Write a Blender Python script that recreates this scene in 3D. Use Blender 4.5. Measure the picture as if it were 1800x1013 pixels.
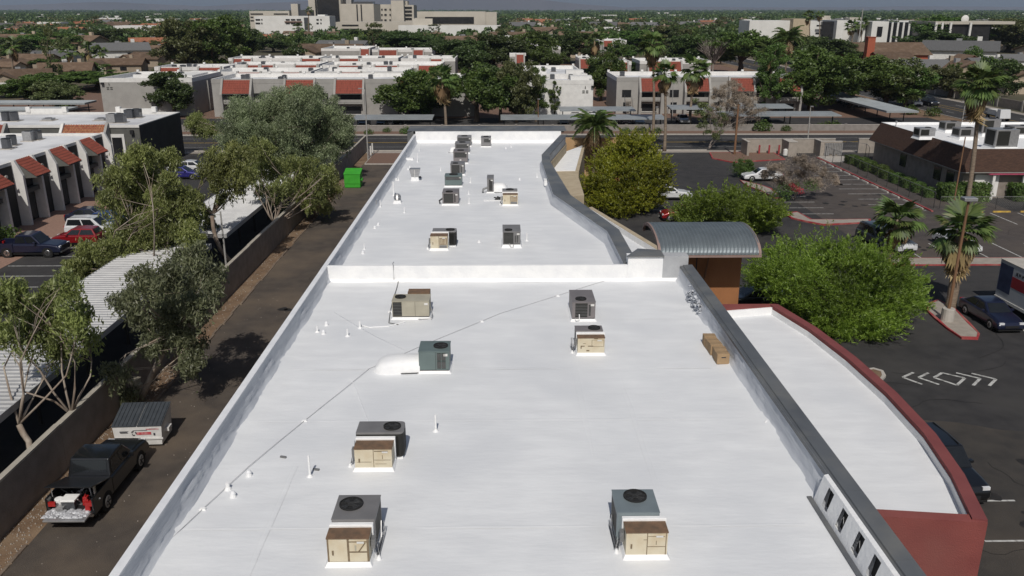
import bpy, math, random
import numpy as np
from mathutils import Vector, Matrix
R = math.radians
for o in list(bpy.data.objects): bpy.data.objects.remove(o, do_unlink=True)
scn = bpy.context.scene
COL = scn.collection

# ------------------------------------------------------------------ camera, sky, sun, exposure
F = 1500.0; PIT = math.atan(489.5 / F); TH = math.atan(20 / F); CH = 19.5
cam = bpy.data.cameras.new('camera'); cam.sensor_width = 36; cam.lens = 36 * F / 1800
cam.clip_start = 0.5; cam.clip_end = 60000
camo = bpy.data.objects.new('camera', cam); COL.objects.link(camo)
camo.location = (0, 0, CH); camo.rotation_euler = (R(90) - PIT, 0, -TH)
scn.camera = camo
SUN_EL, SUN_AZ = 48.0, 2.5           # sun behind the camera; shadows run away from it (+Y)
w = bpy.data.worlds.new('World'); scn.world = w; w.use_nodes = True
nt = w.node_tree; nt.nodes.clear()
sky = nt.nodes.new('ShaderNodeTexSky'); sky.sky_type = 'NISHITA'; sky.sun_disc = False
sky.sun_elevation = R(SUN_EL); sky.sun_rotation = R(180 + SUN_AZ); sky.air_density = 1.0; sky.dust_density = 2.2
bg = nt.nodes.new('ShaderNodeBackground'); bg.inputs[1].default_value = 0.055
wo = nt.nodes.new('ShaderNodeOutputWorld')
nt.links.new(sky.outputs[0], bg.inputs[0]); nt.links.new(bg.outputs[0], wo.inputs[0])
sl = bpy.data.lights.new('sun', 'SUN'); sl.energy = 3.1; sl.angle = R(0.53); sl.color = (1.0, 0.955, 0.89)
so = bpy.data.objects.new('sun', sl); COL.objects.link(so); so.location = (0, -50, 80)
so.rotation_euler = (R(90 - SUN_EL), 0, R(-SUN_AZ))
vs = scn.view_settings; vs.view_transform = 'Standard'; vs.look = 'None'; vs.gamma = 1; vs.exposure = -0.03
vs.use_curve_mapping = False
scn.render.engine = 'CYCLES'
scn.cycles.max_bounces = 6; scn.cycles.transparent_max_bounces = 12

# ------------------------------------------------------------------ places measured on the photograph
def P(u, v, z=0.0):
    "where the sight line of a picture point meets the level z"
    xd = (u - 900) / F; yd = (v - 506.5) / F
    dn = math.sin(PIT) + yd * math.cos(PIT); fw = math.cos(PIT) - yd * math.sin(PIT)
    k = (CH - z) / dn
    return (xd * k * math.cos(TH) + fw * k * math.sin(TH), fw * k * math.cos(TH) - xd * k * math.sin(TH))
def A(u, v, y):
    "the point of that sight line at the distance y"
    xd = (u - 900) / F; yd = (v - 506.5) / F
    dn = math.sin(PIT) + yd * math.cos(PIT); fw = math.cos(PIT) - yd * math.sin(PIT)
    k = y / (fw * math.cos(TH) - xd * math.sin(TH))
    return Vector((xd * k * math.cos(TH) + fw * k * math.sin(TH), y, CH - dn * k))

# ------------------------------------------------------------------ mesh helpers
class MB:
    def __init__(s): s.v = []; s.f = []; s.m = []
    def add(s, vs, fs, mi=0):
        b = len(s.v); s.v += [tuple(p) for p in vs]
        for f in fs: s.f.append([b + i for i in f]); s.m.append(mi)
        return s
    def box(s, x0, x1, y0, y1, z0, z1, mi=0, top=None):
        tx, ty = (0, 0) if top is None else top
        vs = [(x0, y0, z0), (x1, y0, z0), (x1, y1, z0), (x0, y1, z0),
              (x0 + tx, y0 + ty, z1), (x1 - tx, y0 + ty, z1), (x1 - tx, y1 - ty, z1), (x0 + tx, y1 - ty, z1)]
        return s.add(vs, [(3, 2, 1, 0), (4, 5, 6, 7), (0, 1, 5, 4), (1, 2, 6, 5), (2, 3, 7, 6), (3, 0, 4, 7)], mi)
    def poly(s, pts, mi=0): return s.add(pts, [list(range(len(pts)))], mi)
    def prism(s, pts, z0, z1, mi=0):
        n = len(pts)
        a = sum(pts[i][0] * pts[(i + 1) % n][1] - pts[(i + 1) % n][0] * pts[i][1] for i in range(n))
        if a < 0: pts = pts[::-1]
        vs = [(p[0], p[1], z0) for p in pts] + [(p[0], p[1], z1) for p in pts]
        fs = [list(range(n))[::-1], list(range(n, 2 * n))] + [(i, (i + 1) % n, n + (i + 1) % n, n + i) for i in range(n)]
        return s.add(vs, fs, mi)
    def xprism(s, pts, x0, x1, mi=0):
        "outline in (y, z) swept along x"
        n = len(pts)
        a = sum(pts[i][0] * pts[(i + 1) % n][1] - pts[(i + 1) % n][0] * pts[i][1] for i in range(n))
        if a < 0: pts = pts[::-1]
        vs = [(x0, p[0], p[1]) for p in pts] + [(x1, p[0], p[1]) for p in pts]
        fs = [list(range(n))[::-1], list(range(n, 2 * n))] + [(i, (i + 1) % n, n + (i + 1) % n, n + i) for i in range(n)]
        return s.add(vs, fs, mi)
    def yprism(s, pts, y0, y1, mi=0):
        "outline in (x, z) swept along y"
        n = len(pts)
        a = sum(pts[i][0] * pts[(i + 1) % n][1] - pts[(i + 1) % n][0] * pts[i][1] for i in range(n))
        if a > 0: pts = pts[::-1]
        vs = [(p[0], y0, p[1]) for p in pts] + [(p[0], y1, p[1]) for p in pts]
        fs = [list(range(n))[::-1], list(range(n, 2 * n))] + [(i, (i + 1) % n, n + (i + 1) % n, n + i) for i in range(n)]
        return s.add(vs, fs, mi)
    def tube(s, pts, rs, n=8, mi=0, cap=True):
        pts = [Vector(p) for p in pts]; b = len(s.v); k = len(pts)
        if not hasattr(rs, '__len__'): rs = [rs] * k
        for i, p in enumerate(pts):
            d = (pts[min(i + 1, k - 1)] - pts[max(i - 1, 0)]).normalized()
            a = d.cross(Vector((0, 0, 1)))
            if a.length < 1e-3: a = Vector((1, 0, 0))
            a.normalize(); c = d.cross(a)
            for j in range(n):
                t = 2 * math.pi * j / n
                s.v.append(tuple(p + (a * math.cos(t) + c * math.sin(t)) * rs[i]))
        for i in range(k - 1):
            for j in range(n):
                s.f.append([b + i * n + j, b + i * n + (j + 1) % n, b + (i + 1) * n + (j + 1) % n, b + (i + 1) * n + j]); s.m.append(mi)
        if cap:
            s.f.append([b + j for j in range(n)][::-1]); s.m.append(mi)
            s.f.append([b + (k - 1) * n + j for j in range(n)]); s.m.append(mi)
        return s
    def cyl(s, x, y, z0, z1, r, n=12, r2=None, mi=0):
        return s.tube([(x, y, z0), (x, y, z1)], [r, r if r2 is None else r2], n, mi)
    def ring(s, x, y, z0, z1, ro, ri, n=20, mi=0):
        b = len(s.v)
        for r, z in ((ro, z0), (ro, z1), (ri, z1), (ri, z0)):
            for j in range(n):
                t = 2 * math.pi * j / n; s.v.append((x + r * math.cos(t), y + r * math.sin(t), z))
        for q in range(4):
            for j in range(n):
                s.f.append([b + q * n + j, b + q * n + (j + 1) % n, b + ((q + 1) % 4) * n + (j + 1) % n, b + ((q + 1) % 4) * n + j]); s.m.append(mi)
        return s
    def mesh(s, name, mats, smooth=False):
        me = bpy.data.meshes.new(name); me.from_pydata(s.v, [], s.f)
        for m in (mats if isinstance(mats, (list, tuple)) else [mats]): me.materials.append(m)
        me.polygons.foreach_set('material_index', s.m)
        if smooth: me.polygons.foreach_set('use_smooth', [True] * len(s.f))
        me.validate(); me.update()
        return me
    def build(s, name, mats, parent=None, smooth=False, bevel=0, loc=None, rz=0, **kw):
        return obj(name, s.mesh(name, mats, smooth), parent, loc, rz, bevel, **kw)
def obj(name, me, parent=None, loc=None, rz=0, bevel=0, **kw):
    o = bpy.data.objects.new(name, me); COL.objects.link(o)
    if parent is not None: o.parent = parent; KIDS.setdefault(parent.name, []).append(o)
    if loc is not None: o.location = loc
    if rz: o.rotation_euler[2] = rz
    if bevel:
        b = o.modifiers.new('bevel', 'BEVEL'); b.width = bevel; b.segments = 2; b.limit_method = 'ANGLE'
    for k, v in kw.items():
        if v is not None: o[{'cat': 'category'}.get(k, k)] = v
    return o
def thing(name, label, cat, loc=(0, 0, 0), rz=0, group=None):
    o = bpy.data.objects.new(name, None); COL.objects.link(o); o.empty_display_size = 0.3
    o.location = loc; o.rotation_euler[2] = rz; o['label'] = label; o['category'] = cat
    if group: o['group'] = group
    return o
def copy_tree(src, parent=None):
    c = src.copy(); COL.objects.link(c); c.parent = parent
    for ch in KIDS.get(src.name, ()): copy_tree(ch, c)
    return c
KIDS = {}
def dup(src, loc, rz=0, sc=None, label=None, group=None):
    c = copy_tree(src); c.location = loc; c.rotation_euler[2] = rz
    if sc is not None: c.scale = (sc, sc, sc) if not hasattr(sc, '__len__') else sc
    if label: c['label'] = label
    if group: c['group'] = group
    return c
def struct(name, mb, mats, parent=None, **kw):
    return mb.build(name, mats, parent, kind='structure', **kw)

# ------------------------------------------------------------------ materials
MT = {}
def mat(name, c1, c2=None, scale=3.0, rough=0.85, bump=0.0, bscale=None, stretch=(1, 1, 1), metal=0.0, detail=6, lo=0.35, hi=0.65, spec=0.3, c3=None, s3=0.15, rnd=0.0):
    m = bpy.data.materials.new(name); m.use_nodes = True; MT[name] = m
    t = m.node_tree; N = t.nodes; L = t.links; b = N['Principled BSDF']
    b.inputs['Roughness'].default_value = rough; b.inputs['Metallic'].default_value = metal
    b.inputs['Specular IOR Level'].default_value = spec
    if c2 is None: c2 = tuple(x * 0.82 for x in c1)
    tc = N.new('ShaderNodeTexCoord'); mp = N.new('ShaderNodeMapping'); mp.inputs['Scale'].default_value = stretch
    L.new(tc.outputs['Object'], mp.inputs['Vector'])
    n1 = N.new('ShaderNodeTexNoise'); n1.inputs['Scale'].default_value = scale; n1.inputs['Detail'].default_value = detail
    L.new(mp.outputs[0], n1.inputs['Vector'])
    r = N.new('ShaderNodeMapRange'); r.inputs[1].default_value = lo; r.inputs[2].default_value = hi
    L.new(n1.outputs['Fac'], r.inputs[0])
    mx = N.new('ShaderNodeMix'); mx.data_type = 'RGBA'
    mx.inputs[6].default_value = (*c1, 1); mx.inputs[7].default_value = (*c2, 1)
    L.new(r.outputs[0], mx.inputs[0]); out = mx.outputs[2]
    if c3 is not None:
        n3 = N.new('ShaderNodeTexNoise'); n3.inputs['Scale'].default_value = s3; n3.inputs['Detail'].default_value = 4
        L.new(tc.outputs['Object'], n3.inputs['Vector'])
        r3 = N.new('ShaderNodeMapRange'); r3.inputs[1].default_value = 0.45; r3.inputs[2].default_value = 0.7
        L.new(n3.outputs['Fac'], r3.inputs[0])
        m3 = N.new('ShaderNodeMix'); m3.data_type = 'RGBA'; m3.inputs[7].default_value = (*c3, 1)
        L.new(r3.outputs[0], m3.inputs[0]); L.new(out, m3.inputs[6]); out = m3.outputs[2]
    if rnd:
        oi = N.new('ShaderNodeObjectInfo'); hs = N.new('ShaderNodeHueSaturation')
        rr = N.new('ShaderNodeMapRange'); rr.inputs[3].default_value = 1 - rnd; rr.inputs[4].default_value = 1 + rnd
        L.new(oi.outputs['Random'], rr.inputs[0]); L.new(rr.outputs[0], hs.inputs['Value']); L.new(out, hs.inputs['Color']); out = hs.outputs[0]
    L.new(out, b.inputs['Base Color'])
    if bump:
        n2 = N.new('ShaderNodeTexNoise'); n2.inputs['Scale'].default_value = bscale or scale * 4; n2.inputs['Detail'].default_value = 5
        L.new(mp.outputs[0], n2.inputs['Vector'])
        bp = N.new('ShaderNodeBump'); bp.inputs['Strength'].default_value = bump; bp.inputs['Distance'].default_value = 0.05
        L.new(n2.outputs['Fac'], bp.inputs['Height']); L.new(bp.outputs[0], b.inputs['Normal'])
    return m
def leafmat(name, c1, c2, c3=None, trans=0.3):
    m = bpy.data.materials.new(name); m.use_nodes = True; MT[name] = m
    t = m.node_tree; N = t.nodes; L = t.links; N.clear()
    g = N.new('ShaderNodeNewGeometry'); cr = N.new('ShaderNodeValToRGB')
    e = cr.color_ramp.elements; e[0].color = (*c1, 1); e[1].color = (*c2, 1)
    if c3 is not None:
        q = e.new(0.93); q.color = (*c2, 1); e[-1].color = (*c3, 1)
    L.new(g.outputs['Random Per Island'], cr.inputs[0])
    oi = N.new('ShaderNodeObjectInfo'); hs = N.new('ShaderNodeHueSaturation')
    r1 = N.new('ShaderNodeMapRange'); r1.inputs[3].default_value = 0.78; r1.inputs[4].default_value = 1.2
    r2 = N.new('ShaderNodeMapRange'); r2.inputs[3].default_value = 0.48; r2.inputs[4].default_value = 0.515
    L.new(oi.outputs['Random'], r1.inputs[0]); L.new(oi.outputs['Random'], r2.inputs[0])
    tcn = N.new('ShaderNodeTexCoord'); nz = N.new('ShaderNodeTexNoise'); nz.inputs['Scale'].default_value = .35; nz.inputs['Detail'].default_value = 2; L.new(tcn.outputs['Object'], nz.inputs['Vector'])
    r4 = N.new('ShaderNodeMapRange'); r4.inputs[1].default_value = .3; r4.inputs[2].default_value = .7; r4.inputs[3].default_value = .62; r4.inputs[4].default_value = 1.42; L.new(nz.outputs['Fac'], r4.inputs[0])
    ml = N.new('ShaderNodeMath'); ml.operation = 'MULTIPLY'; L.new(r1.outputs[0], ml.inputs[0]); L.new(r4.outputs[0], ml.inputs[1])
    L.new(ml.outputs[0], hs.inputs['Value']); L.new(r2.outputs[0], hs.inputs['Hue']); L.new(cr.outputs[0], hs.inputs['Color'])
    d = N.new('ShaderNodeBsdfDiffuse'); tr = N.new('ShaderNodeBsdfTranslucent'); gl = N.new('ShaderNodeBsdfGlossy')
    gl.inputs['Roughness'].default_value = 0.5; gl.inputs[0].default_value = (1, 1, 1, 1)
    L.new(hs.outputs[0], d.inputs[0]); L.new(hs.outputs[0], tr.inputs[0])
    m1 = N.new('ShaderNodeMixShader'); m1.inputs[0].default_value = trans
    m2 = N.new('ShaderNodeMixShader'); m2.inputs[0].default_value = 0.03
    L.new(d.outputs[0], m1.inputs[1]); L.new(tr.outputs[0], m1.inputs[2]); L.new(m1.outputs[0], m2.inputs[1]); L.new(gl.outputs[0], m2.inputs[2])
    o = N.new('ShaderNodeOutputMaterial'); L.new(m2.outputs[0], o.inputs[0])
    return m
def paint(name, c, rough=0.25, metal=0.0, coat=0.6):
    m = mat(name, c, tuple(x * 0.9 for x in c), 2.0, rough, metal=metal, spec=0.5)
    m.node_tree.nodes['Principled BSDF'].inputs['Coat Weight'].default_value = coat
    m.node_tree.nodes['Principled BSDF'].inputs['Coat Roughness'].default_value = 0.05
    return m
mat('roof_white', (.765, .777, .785), (.68, .692, .705), 1.7, 0.6, 0.18, 6.0, (0.34, 1.0, 1), c3=(.655, .67, .688), s3=0.3, lo=.3, hi=.72, detail=12)
mat('coat_white', (.84, .84, .83), (.76, .765, .77), 1.5, 0.6, 0.35, 7.0)
mat('cap_white', (.76, .77, .78), (.68, .69, .71), 2.0, 0.6, 0.15, 9)
mat('par_grey', (.60, .62, .65), (.46, .48, .52), 1.3, 0.6, 0.5, 5.0, (1, .25, 2.2))
mat('cap_grey', (.155, .165, .175), (.11, .118, .128), 0.8, 0.5, 0.12, 6, (1, .3, 1), metal=0.25, c3=(.20, .20, .19), s3=0.5)
mat('grey_stucco', (.42, .43, .44), (.36, .37, .385), 2, 0.9, 0.3, 20)
mat('red_stucco', (.245, .070, .062), (.205, .058, .053), 1.2, 0.9, 0.35, 25, c3=(.225, .080, .070), s3=0.4)
mat('red_cap', (.205, .060, .058), (.175, .050, .050), 1.2, 0.85, 0.2, 25)
mat('beige_stucco', (.45, .38, .27), (.39, .32, .225), 1.2, 0.9, 0.25, 25)
mat('tan_stucco', (.50, .33, .18), (.44, .285, .15), 1.2, 0.9, 0.25, 25)
mat('orange_wall', (.35, .155, .066), (.29, .128, .054), 1.5, 0.85, 0.2, 12, (1, 1, .4))
mat('barrel', (.20, .23, .245), (.165, .19, .205), 1.0, 0.5, 0.05, 8, metal=0.45)
mat('pink_trim', (.29, .205, .18), None, 2, 0.7)
mat('asphalt', (.092, .076, .062), (.066, .055, .047), 1.0, 0.92, 0.6, 40, c3=(.135, .105, .078), s3=0.2)
mat('asphalt_mid', (.058, .052, .046), (.040, .037, .035), 1.0, 0.92, 0.6, 40, c3=(.078, .066, .054), s3=0.2)
mat('asphalt_new', (.046, .044, .044), (.031, .030, .031), 0.9, 0.9, 0.5, 40, c3=(.058, .055, .052), s3=0.14)
mat('asphalt_old', (.084, .072, .066), (.060, .052, .049), 1.0, 0.92, 0.5, 40, c3=(.095, .078, .066), s3=0.11)
mat('dirt', (.20, .130, .080), (.135, .088, .055), 1.6, 0.95, 0.7, 14, c3=(.24, .17, .11), s3=0.5)
mat('gravel_pink', (.20, .125, .092), (.15, .095, .070), 6, 0.95, 0.6, 30)
mat('concrete', (.34, .30, .26), (.28, .25, .215), 2, 0.9, 0.3, 20)
mat('concrete_lt', (.44, .41, .37), (.37, .345, .31), 2, 0.9, 0.3, 20)
mat('kerb_red', (.34, .045, .05), (.26, .037, .042), 3, 0.75, 0.2, 20, c3=(.36, .14, .12), s3=1.0)
mat('line_white', (.50, .50, .48), (.22, .215, .205), 4, 0.85, lo=.45, hi=.70)
mat('line_yellow', (.55, .36, .06), (.36, .24, .06), 4, 0.8)
mat('brick_walk', (.30, .19, .145), (.24, .15, .115), 5, 0.9, 0.4, 18)
mat('block_wall', (.27, .235, .205), (.215, .185, .16), 1.4, 0.92, 0.4, 16)
mat('block_cap', (.40, .37, .31), (.34, .31, .26), 2, 0.9, 0.3, 18)
mat('ground', (.085, .078, .048), (.13, .10, .070), 0.02, 0.95, c3=(.055, .062, .035), s3=0.006)
mat('ac_grey', (.24, .235, .235), (.205, .20, .20), 1.5, 0.5, metal=0.2, rnd=0.12)
mat('ac_mauve', (.225, .205, .205), (.19, .175, .175), 1.5, 0.5, metal=0.2)
mat('ac_blue', (.215, .255, .27), (.185, .22, .235), 1.5, 0.45, metal=0.2)
mat('ac_green', (.155, .20, .195), (.135, .172, .168), 1.5, 0.45, metal=0.2)
mat('ac_tan', (.42, .39, .31), (.36, .335, .265), 2.0, 0.6, metal=0.1)
mat('ac_dark', (.018, .018, .018), (.03, .03, .03), 40, 0.7)
mat('coil', (.045, .045, .040), (.025, .025, .023), 60, 0.6, metal=0.4)
mat('plenum', (.60, .545, .42), (.55, .485, .36), 2.2, 0.75, 0.1, 6, c3=(.45, .335, .19), s3=0.9)
mat('plenum_seam', (.22, .17, .11), (.15, .11, .07), 6, 0.85)
mat('rust_top', (.19, .115, .070), (.12, .082, .055), 4, 0.8, 0.2, 12)
mat('galv', (.45, .45, .45), (.36, .36, .365), 4, 0.4, metal=0.6)
mat('pipe_grey', (.22, .22, .22), None, 4, 0.55, metal=0.3)
mat('fan_blade', (.075, .075, .075), None, 4, 0.5, metal=0.3)
mat('conduit_pale', (.46, .46, .465), None, 4, 0.6)
mat('kerb_brown', (.20, .155, .115), (.14, .105, .080), 1.5, .95, .5, 8)
mat('wall_grey', (.255, .238, .22), (.21, .195, .18), 1.4, .92, .3, 16)
mat('oil', (.018, .017, .016), (.03, .027, .025), 4, .7)
mat('plastic_clear', (.50, .51, .53), (.36, .37, .39), 9, .25, .4, 20, spec=.6)
mat('overspray', (.80, .81, .815), (.765, .775, .785), 2, .6, .12, 6)
mat('rubber', (.014, .014, .014), None, 4, 0.8)
mat('cardboard', (.36, .25, .145), (.31, .21, .12), 4, 0.9)
mat('tape', (.24, .17, .10), None, 4, 0.6)
mat('glass', (.012, .014, .016), (.016, .018, .02), 1, 0.06, spec=0.6)
mat('chrome', (.62, .62, .63), None, 1, 0.18, metal=1.0)
mat('lamp_lens', (.75, .76, .78), None, 1, 0.15, spec=0.6)
mat('tail_red', (.40, .02, .02), None, 1, 0.25, spec=0.6)
mat('plastic_black', (.022, .022, .024), None, 2, 0.55)
mat('tile_red', (.265, .070, .047), (.20, .055, .038), 3.0, 0.85, 0.5, 3.5, (2.0, .4, .4), rnd=0.10)
mat('tile_mix', (.36, .18, .09), (.24, .070, .047), 2.2, 0.85, 0.4, 6, (2, 1, 1))
mat('stucco_white', (.70, .69, .665), (.62, .61, .59), 1.5, 0.85, 0.15, 20, rnd=0.05)
mat('stucco_grey', (.335, .325, .305), (.295, .285, .268), 0.8, 0.9, 0.2, 15, rnd=0.07)
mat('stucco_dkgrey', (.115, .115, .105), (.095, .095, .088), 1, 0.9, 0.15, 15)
mat('wall_shade_dark', (.045, .043, .040), (.036, .035, .033), 1, 0.9)  # office walls facing +X: their shade is put into the colour
mat('apt_roof', (.74, .745, .75), (.62, .625, .635), 0.4, 0.7, 0.2, 3, c3=(.44, .445, .46), s3=0.15)
mat('carport_white', (.47, .47, .465), (.39, .39, .39), 0.9, 0.45, metal=0.15)
mat('carport_grey', (.33, .355, .365), (.27, .29, .30), 0.5, 0.5, metal=0.2)
mat('steel_dark', (.05, .05, .05), None, 3, 0.6, metal=0.3)
mat('shingle_brown', (.150, .100, .066), (.105, .070, .047), 5, 0.95, 0.4, 20, c3=(.175, .122, .085), s3=0.6, rnd=0.22)
mat('shingle_mansard', (.075, .042, .030), (.048, .028, .021), 5, 0.95, 0.6, 16, (.5, .5, 2.2))
mat('shingle_grey', (.145, .145, .145), (.105, .105, .105), 5, 0.95, 0.4, 20, rnd=0.2)
mat('house_wall', (.40, .33, .25), (.34, .28, .21), 1, 0.9, rnd=0.22)
mat('trim_white', (.68, .67, .64), None, 2, 0.8)
mat('hosp', (.47, .435, .375), (.42, .39, .335), 0.15, 0.85)
mat('hosp_white', (.66, .655, .63), (.59, .585, .56), 0.2, 0.85)
mat('win_dark', (.016, .017, .019), (.028, .028, .03), 0.6, 0.12, spec=0.5)
mat('church_red', (.36, .10, .055), (.30, .085, .05), 1, 0.9)
mat('wood_pole', (.21, .115, .065), (.16, .09, .05), 3, 0.9, 0.3, 10, (1, 1, .1))
mat('pole_grey', (.42, .41, .39), None, 3, 0.6, metal=0.2)
mat('bark_euc', (.38, .33, .275), (.20, .15, .115), 2.2, 0.9, 0.5, 8, (1, 1, .35))
mat('bark', (.125, .095, .070), (.080, .060, .046), 3, 0.95, 0.6, 8, (1, 1, .3))
mat('bark_grey', (.27, .235, .21), (.20, .17, .155), 3, 0.95, 0.4, 8, (1, 1, .3))
mat('palm_trunk', (.26, .205, .155), (.175, .135, .10), 4, 0.95, 0.6, 6, (.6, .6, 2.5))
mat('bin_green', (.055, .36, .035), (.045, .30, .03), 2, 0.5)
mat('bin_white', (.66, .65, .63), (.56, .55, .53), 3, 0.6)
mat('bin_lid', (.055, .062, .070), (.042, .048, .055), 3, 0.5)
mat('cab_beige', (.42, .385, .30), None, 3, 0.6)
mat('pink_metal', (.42, .07, .13), None, 3, 0.6)
mat('vinyl_red', (.33, .035, .045), None, 2, 0.5)
mat('print_red', (.45, .05, .06), (.55, .30, .30), 6, 0.6)
mat('print_dark', (.05, .05, .06), None, 6, 0.6)
mat('truck_white', (.48, .50, .53), (.43, .45, .48), 1, 0.45)
mat('print_navy', (.03, .038, .085), (.045, .06, .12), 2, 0.5)
mat('hill', (.13, .115, .115), (.10, .09, .09), 0.0015, 1.0)
leafmat('leaf_euc', (.17, .205, .060), (.30, .335, .115), (.38, .37, .20), 0.44)
leafmat('leaf_euc_grey', (.155, .19, .095), (.275, .31, .175), (.35, .36, .25), 0.42)
leafmat('leaf_green', (.058, .108, .022), (.130, .20, .044), None, 0.36)
leafmat('leaf_dark', (.042, .072, .020), (.095, .138, .040), None, 0.34)
leafmat('leaf_olive', (.084, .104, .035), (.16, .18, .068), None, 0.34)
leafmat('leaf_mesquite', (.13, .225, .026), (.27, .40, .055), None, 0.48)
leafmat('leaf_paloverde', (.19, .255, .02), (.36, .41, .034), (.48, .47, .045), 0.48)
leafmat('leaf_palm', (.055, .105, .026), (.15, .215, .060), (.27, .25, .11), 0.36)
leafmat('leaf_dead', (.20, .135, .065), (.36, .255, .13), None, 0.25)
leafmat('twig_grey', (.20, .155, .125), (.33, .265, .215), None, 0.2)
leafmat('bloom_red', (.42, .03, .04), (.50, .06, .06), None, 0.3)
leafmat('bloom_white', (.32, .34, .26), (.55, .55, .46), None, 0.3)
ORD = ['first', 'second', 'third', 'fourth', 'fifth', 'sixth', 'seventh', 'eighth', 'ninth', 'tenth', 'eleventh', 'twelfth', 'thirteenth', 'fourteenth', 'fifteenth', 'sixteenth', 'seventeenth', 'eighteenth', 'nineteenth', 'twentieth'] + ['twenty-' + q for q in ('first', 'second', 'third', 'fourth', 'fifth', 'sixth', 'seventh', 'eighth', 'ninth')] + ['thirtieth'] + [p_ + '-' + q for p_ in ('thirty', 'forty', 'fifty') for q in ('first', 'second', 'third', 'fourth', 'fifth', 'sixth', 'seventh', 'eighth', 'ninth')]
# ================================================================== the ground, streets and lots
def sheet(name, x0, x1, y0, y1, z, m, n=1):
    mb = MB(); mb.poly([(x0, y0, z), (x1, y0, z), (x1, y1, z), (x0, y1, z)])
    return struct(name, mb, MT[m])
sheet('ground', -14000, 14000, -400, 20000, 0, 'ground')
sheet('alley', -18.15, -9.0, 4, 122, .012, 'asphalt')
sheet('dirt_strip', -19.6, -18.0, 4, 123.8, .006, 'dirt')
sheet('front_street', -260, 84.5, 124, 140, .016, 'asphalt_new')
sheet('pavement_near', -260, 84.5, 122, 124, .014, 'concrete')
sheet('verge_far', -260, 84.5, 140, 145.2, .010, 'gravel_pink')
sheet('pavement_far', -260, 84.5, 140.3, 141.7, .020, 'concrete')
sheet('apartment_drive', -110, 84.5, 146, 163, .010, 'asphalt_new')
sheet('apartment_grounds', -110, 84.5, 163, 330, .008, 'gravel_pink')
sheet('west_car_park', -44.6, -19.8, 20, 121.5, .008, 'asphalt_new')
sheet('west_walk', -46, -39.6, 58, 100, .020, 'brick_walk')
sheet('east_car_park', 9.5, 120, 4, 122, .008, 'asphalt_new')
sheet('east_stalls', 31.5, 52, 67, 118.5, .014, 'asphalt_old')
sheet('south_stalls', 33, 120, 67, 84, .018, 'asphalt_old')
rj = random.Random(4)
ns = MB(); ns.poly([(16.2, 6, .014), (60, 6, .014), (60, 37, .014)] + [(60 - k * 1.7, 37.6 + rj.uniform(-1.3, 1.3), .014) for k in range(1, 25)] + [(16.2, 38, .014)]); struct('near_stalls', ns, MT['asphalt_mid'])
sheet('avenue', 86, 101, 60, 900, .020, 'asphalt_new')
sheet('avenue_pavement', 101.2, 103.4, 60, 900, .018, 'concrete')
sheet('avenue_verge', 81, 86, 124, 420, .022, 'dirt')
# street markings
mk = MB()
def line(x0, x1, y0, y1, z=.026, mi=0): mk.poly([(x0, y0, z), (x1, y0, z), (x1, y1, z), (x0, y1, z)], mi)
line(-260, 84, 131.9, 132.03, .022, 1); line(-260, 84, 132.2, 132.33, .022, 1)
line(-260, 84, 136.3, 136.4, .022); line(-260, 84, 127.6, 127.7, .022)
for x in (92.6, 94.4): line(x, x + .15, 60, 700, .026, 1)
for k in range(40): line(89.6, 89.75, 110 + k * 12, 113 + k * 12); line(97.6, 97.75, 110 + k * 12, 113 + k * 12)
# west car park stalls
for k in range(12): line(-39.4, -34.2, 57.6 + k * 2.75, 57.72 + k * 2.75, .014)
# east car park: stalls by the brown building, the middle island, the long rows
for k in range(11): line(38.6, 43.4, 84.6 + k * 2.75, 84.72 + k * 2.75, .020)
for k in range(5): line(27.6, 33.4, 83.2 + k * 2.75, 83.32 + k * 2.75, .020)
for k in range(4): line(15.6, 20.2, 76.8 + k * 2.8, 76.95 + k * 2.8, .020)
for k in range(22): line(34.6 + k * 2.8, 34.72 + k * 2.8, 67.2, 71.8, .024)
for k in range(14): line(46.4 + k * 2.8, 46.52 + k * 2.8, 78.6, 83.4, .024)
for (xa, xb, yy) in ((18.6, 22.6, 27.95), (18.9, 21.4, 30.77), (19.0, 20.4, 33.6), (17.6, 18.6, 39.2), (18.4, 22.8, 25.1)): line(xa, xb, yy, yy + .11, .020)
for k in range(3): line(33.3 + k * 3.1, 33.42 + k * 3.1, 47.2, 52.4, .020)
# the hump marking: two chevrons, a box, two chevrons
def stroke(a, b, wd=.16):
    a, b = Vector((*P(*a), .022)), Vector((*P(*b), .022)); d = (b - a).normalized(); n = Vector((-d.y, d.x, 0)) * wd / 2
    mk.poly([a - n, b - n, b + n, a + n])
zz = lambda x, y: (1300 + x / 3.6, 450 + y / 3.6)
for a, b, c in [((1100, 740), (1032, 770), (1155, 815)), ((1195, 742), (1133, 772), (1262, 816)),
                ((1370, 742), (1522, 778), (1478, 822)), ((1467, 745), (1622, 782), (1580, 824))]:
    stroke(zz(*a), zz(*b)); stroke(zz(*b), zz(*c))
q = [(1282, 742), (1425, 775), (1375, 820), (1230, 772)]
for i in range(4): stroke(zz(*q[i]), zz(*q[(i + 1) % 4]))
mk.build('road_markings', [MT['line_white'], MT['line_yellow']], kind='structure')
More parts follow.
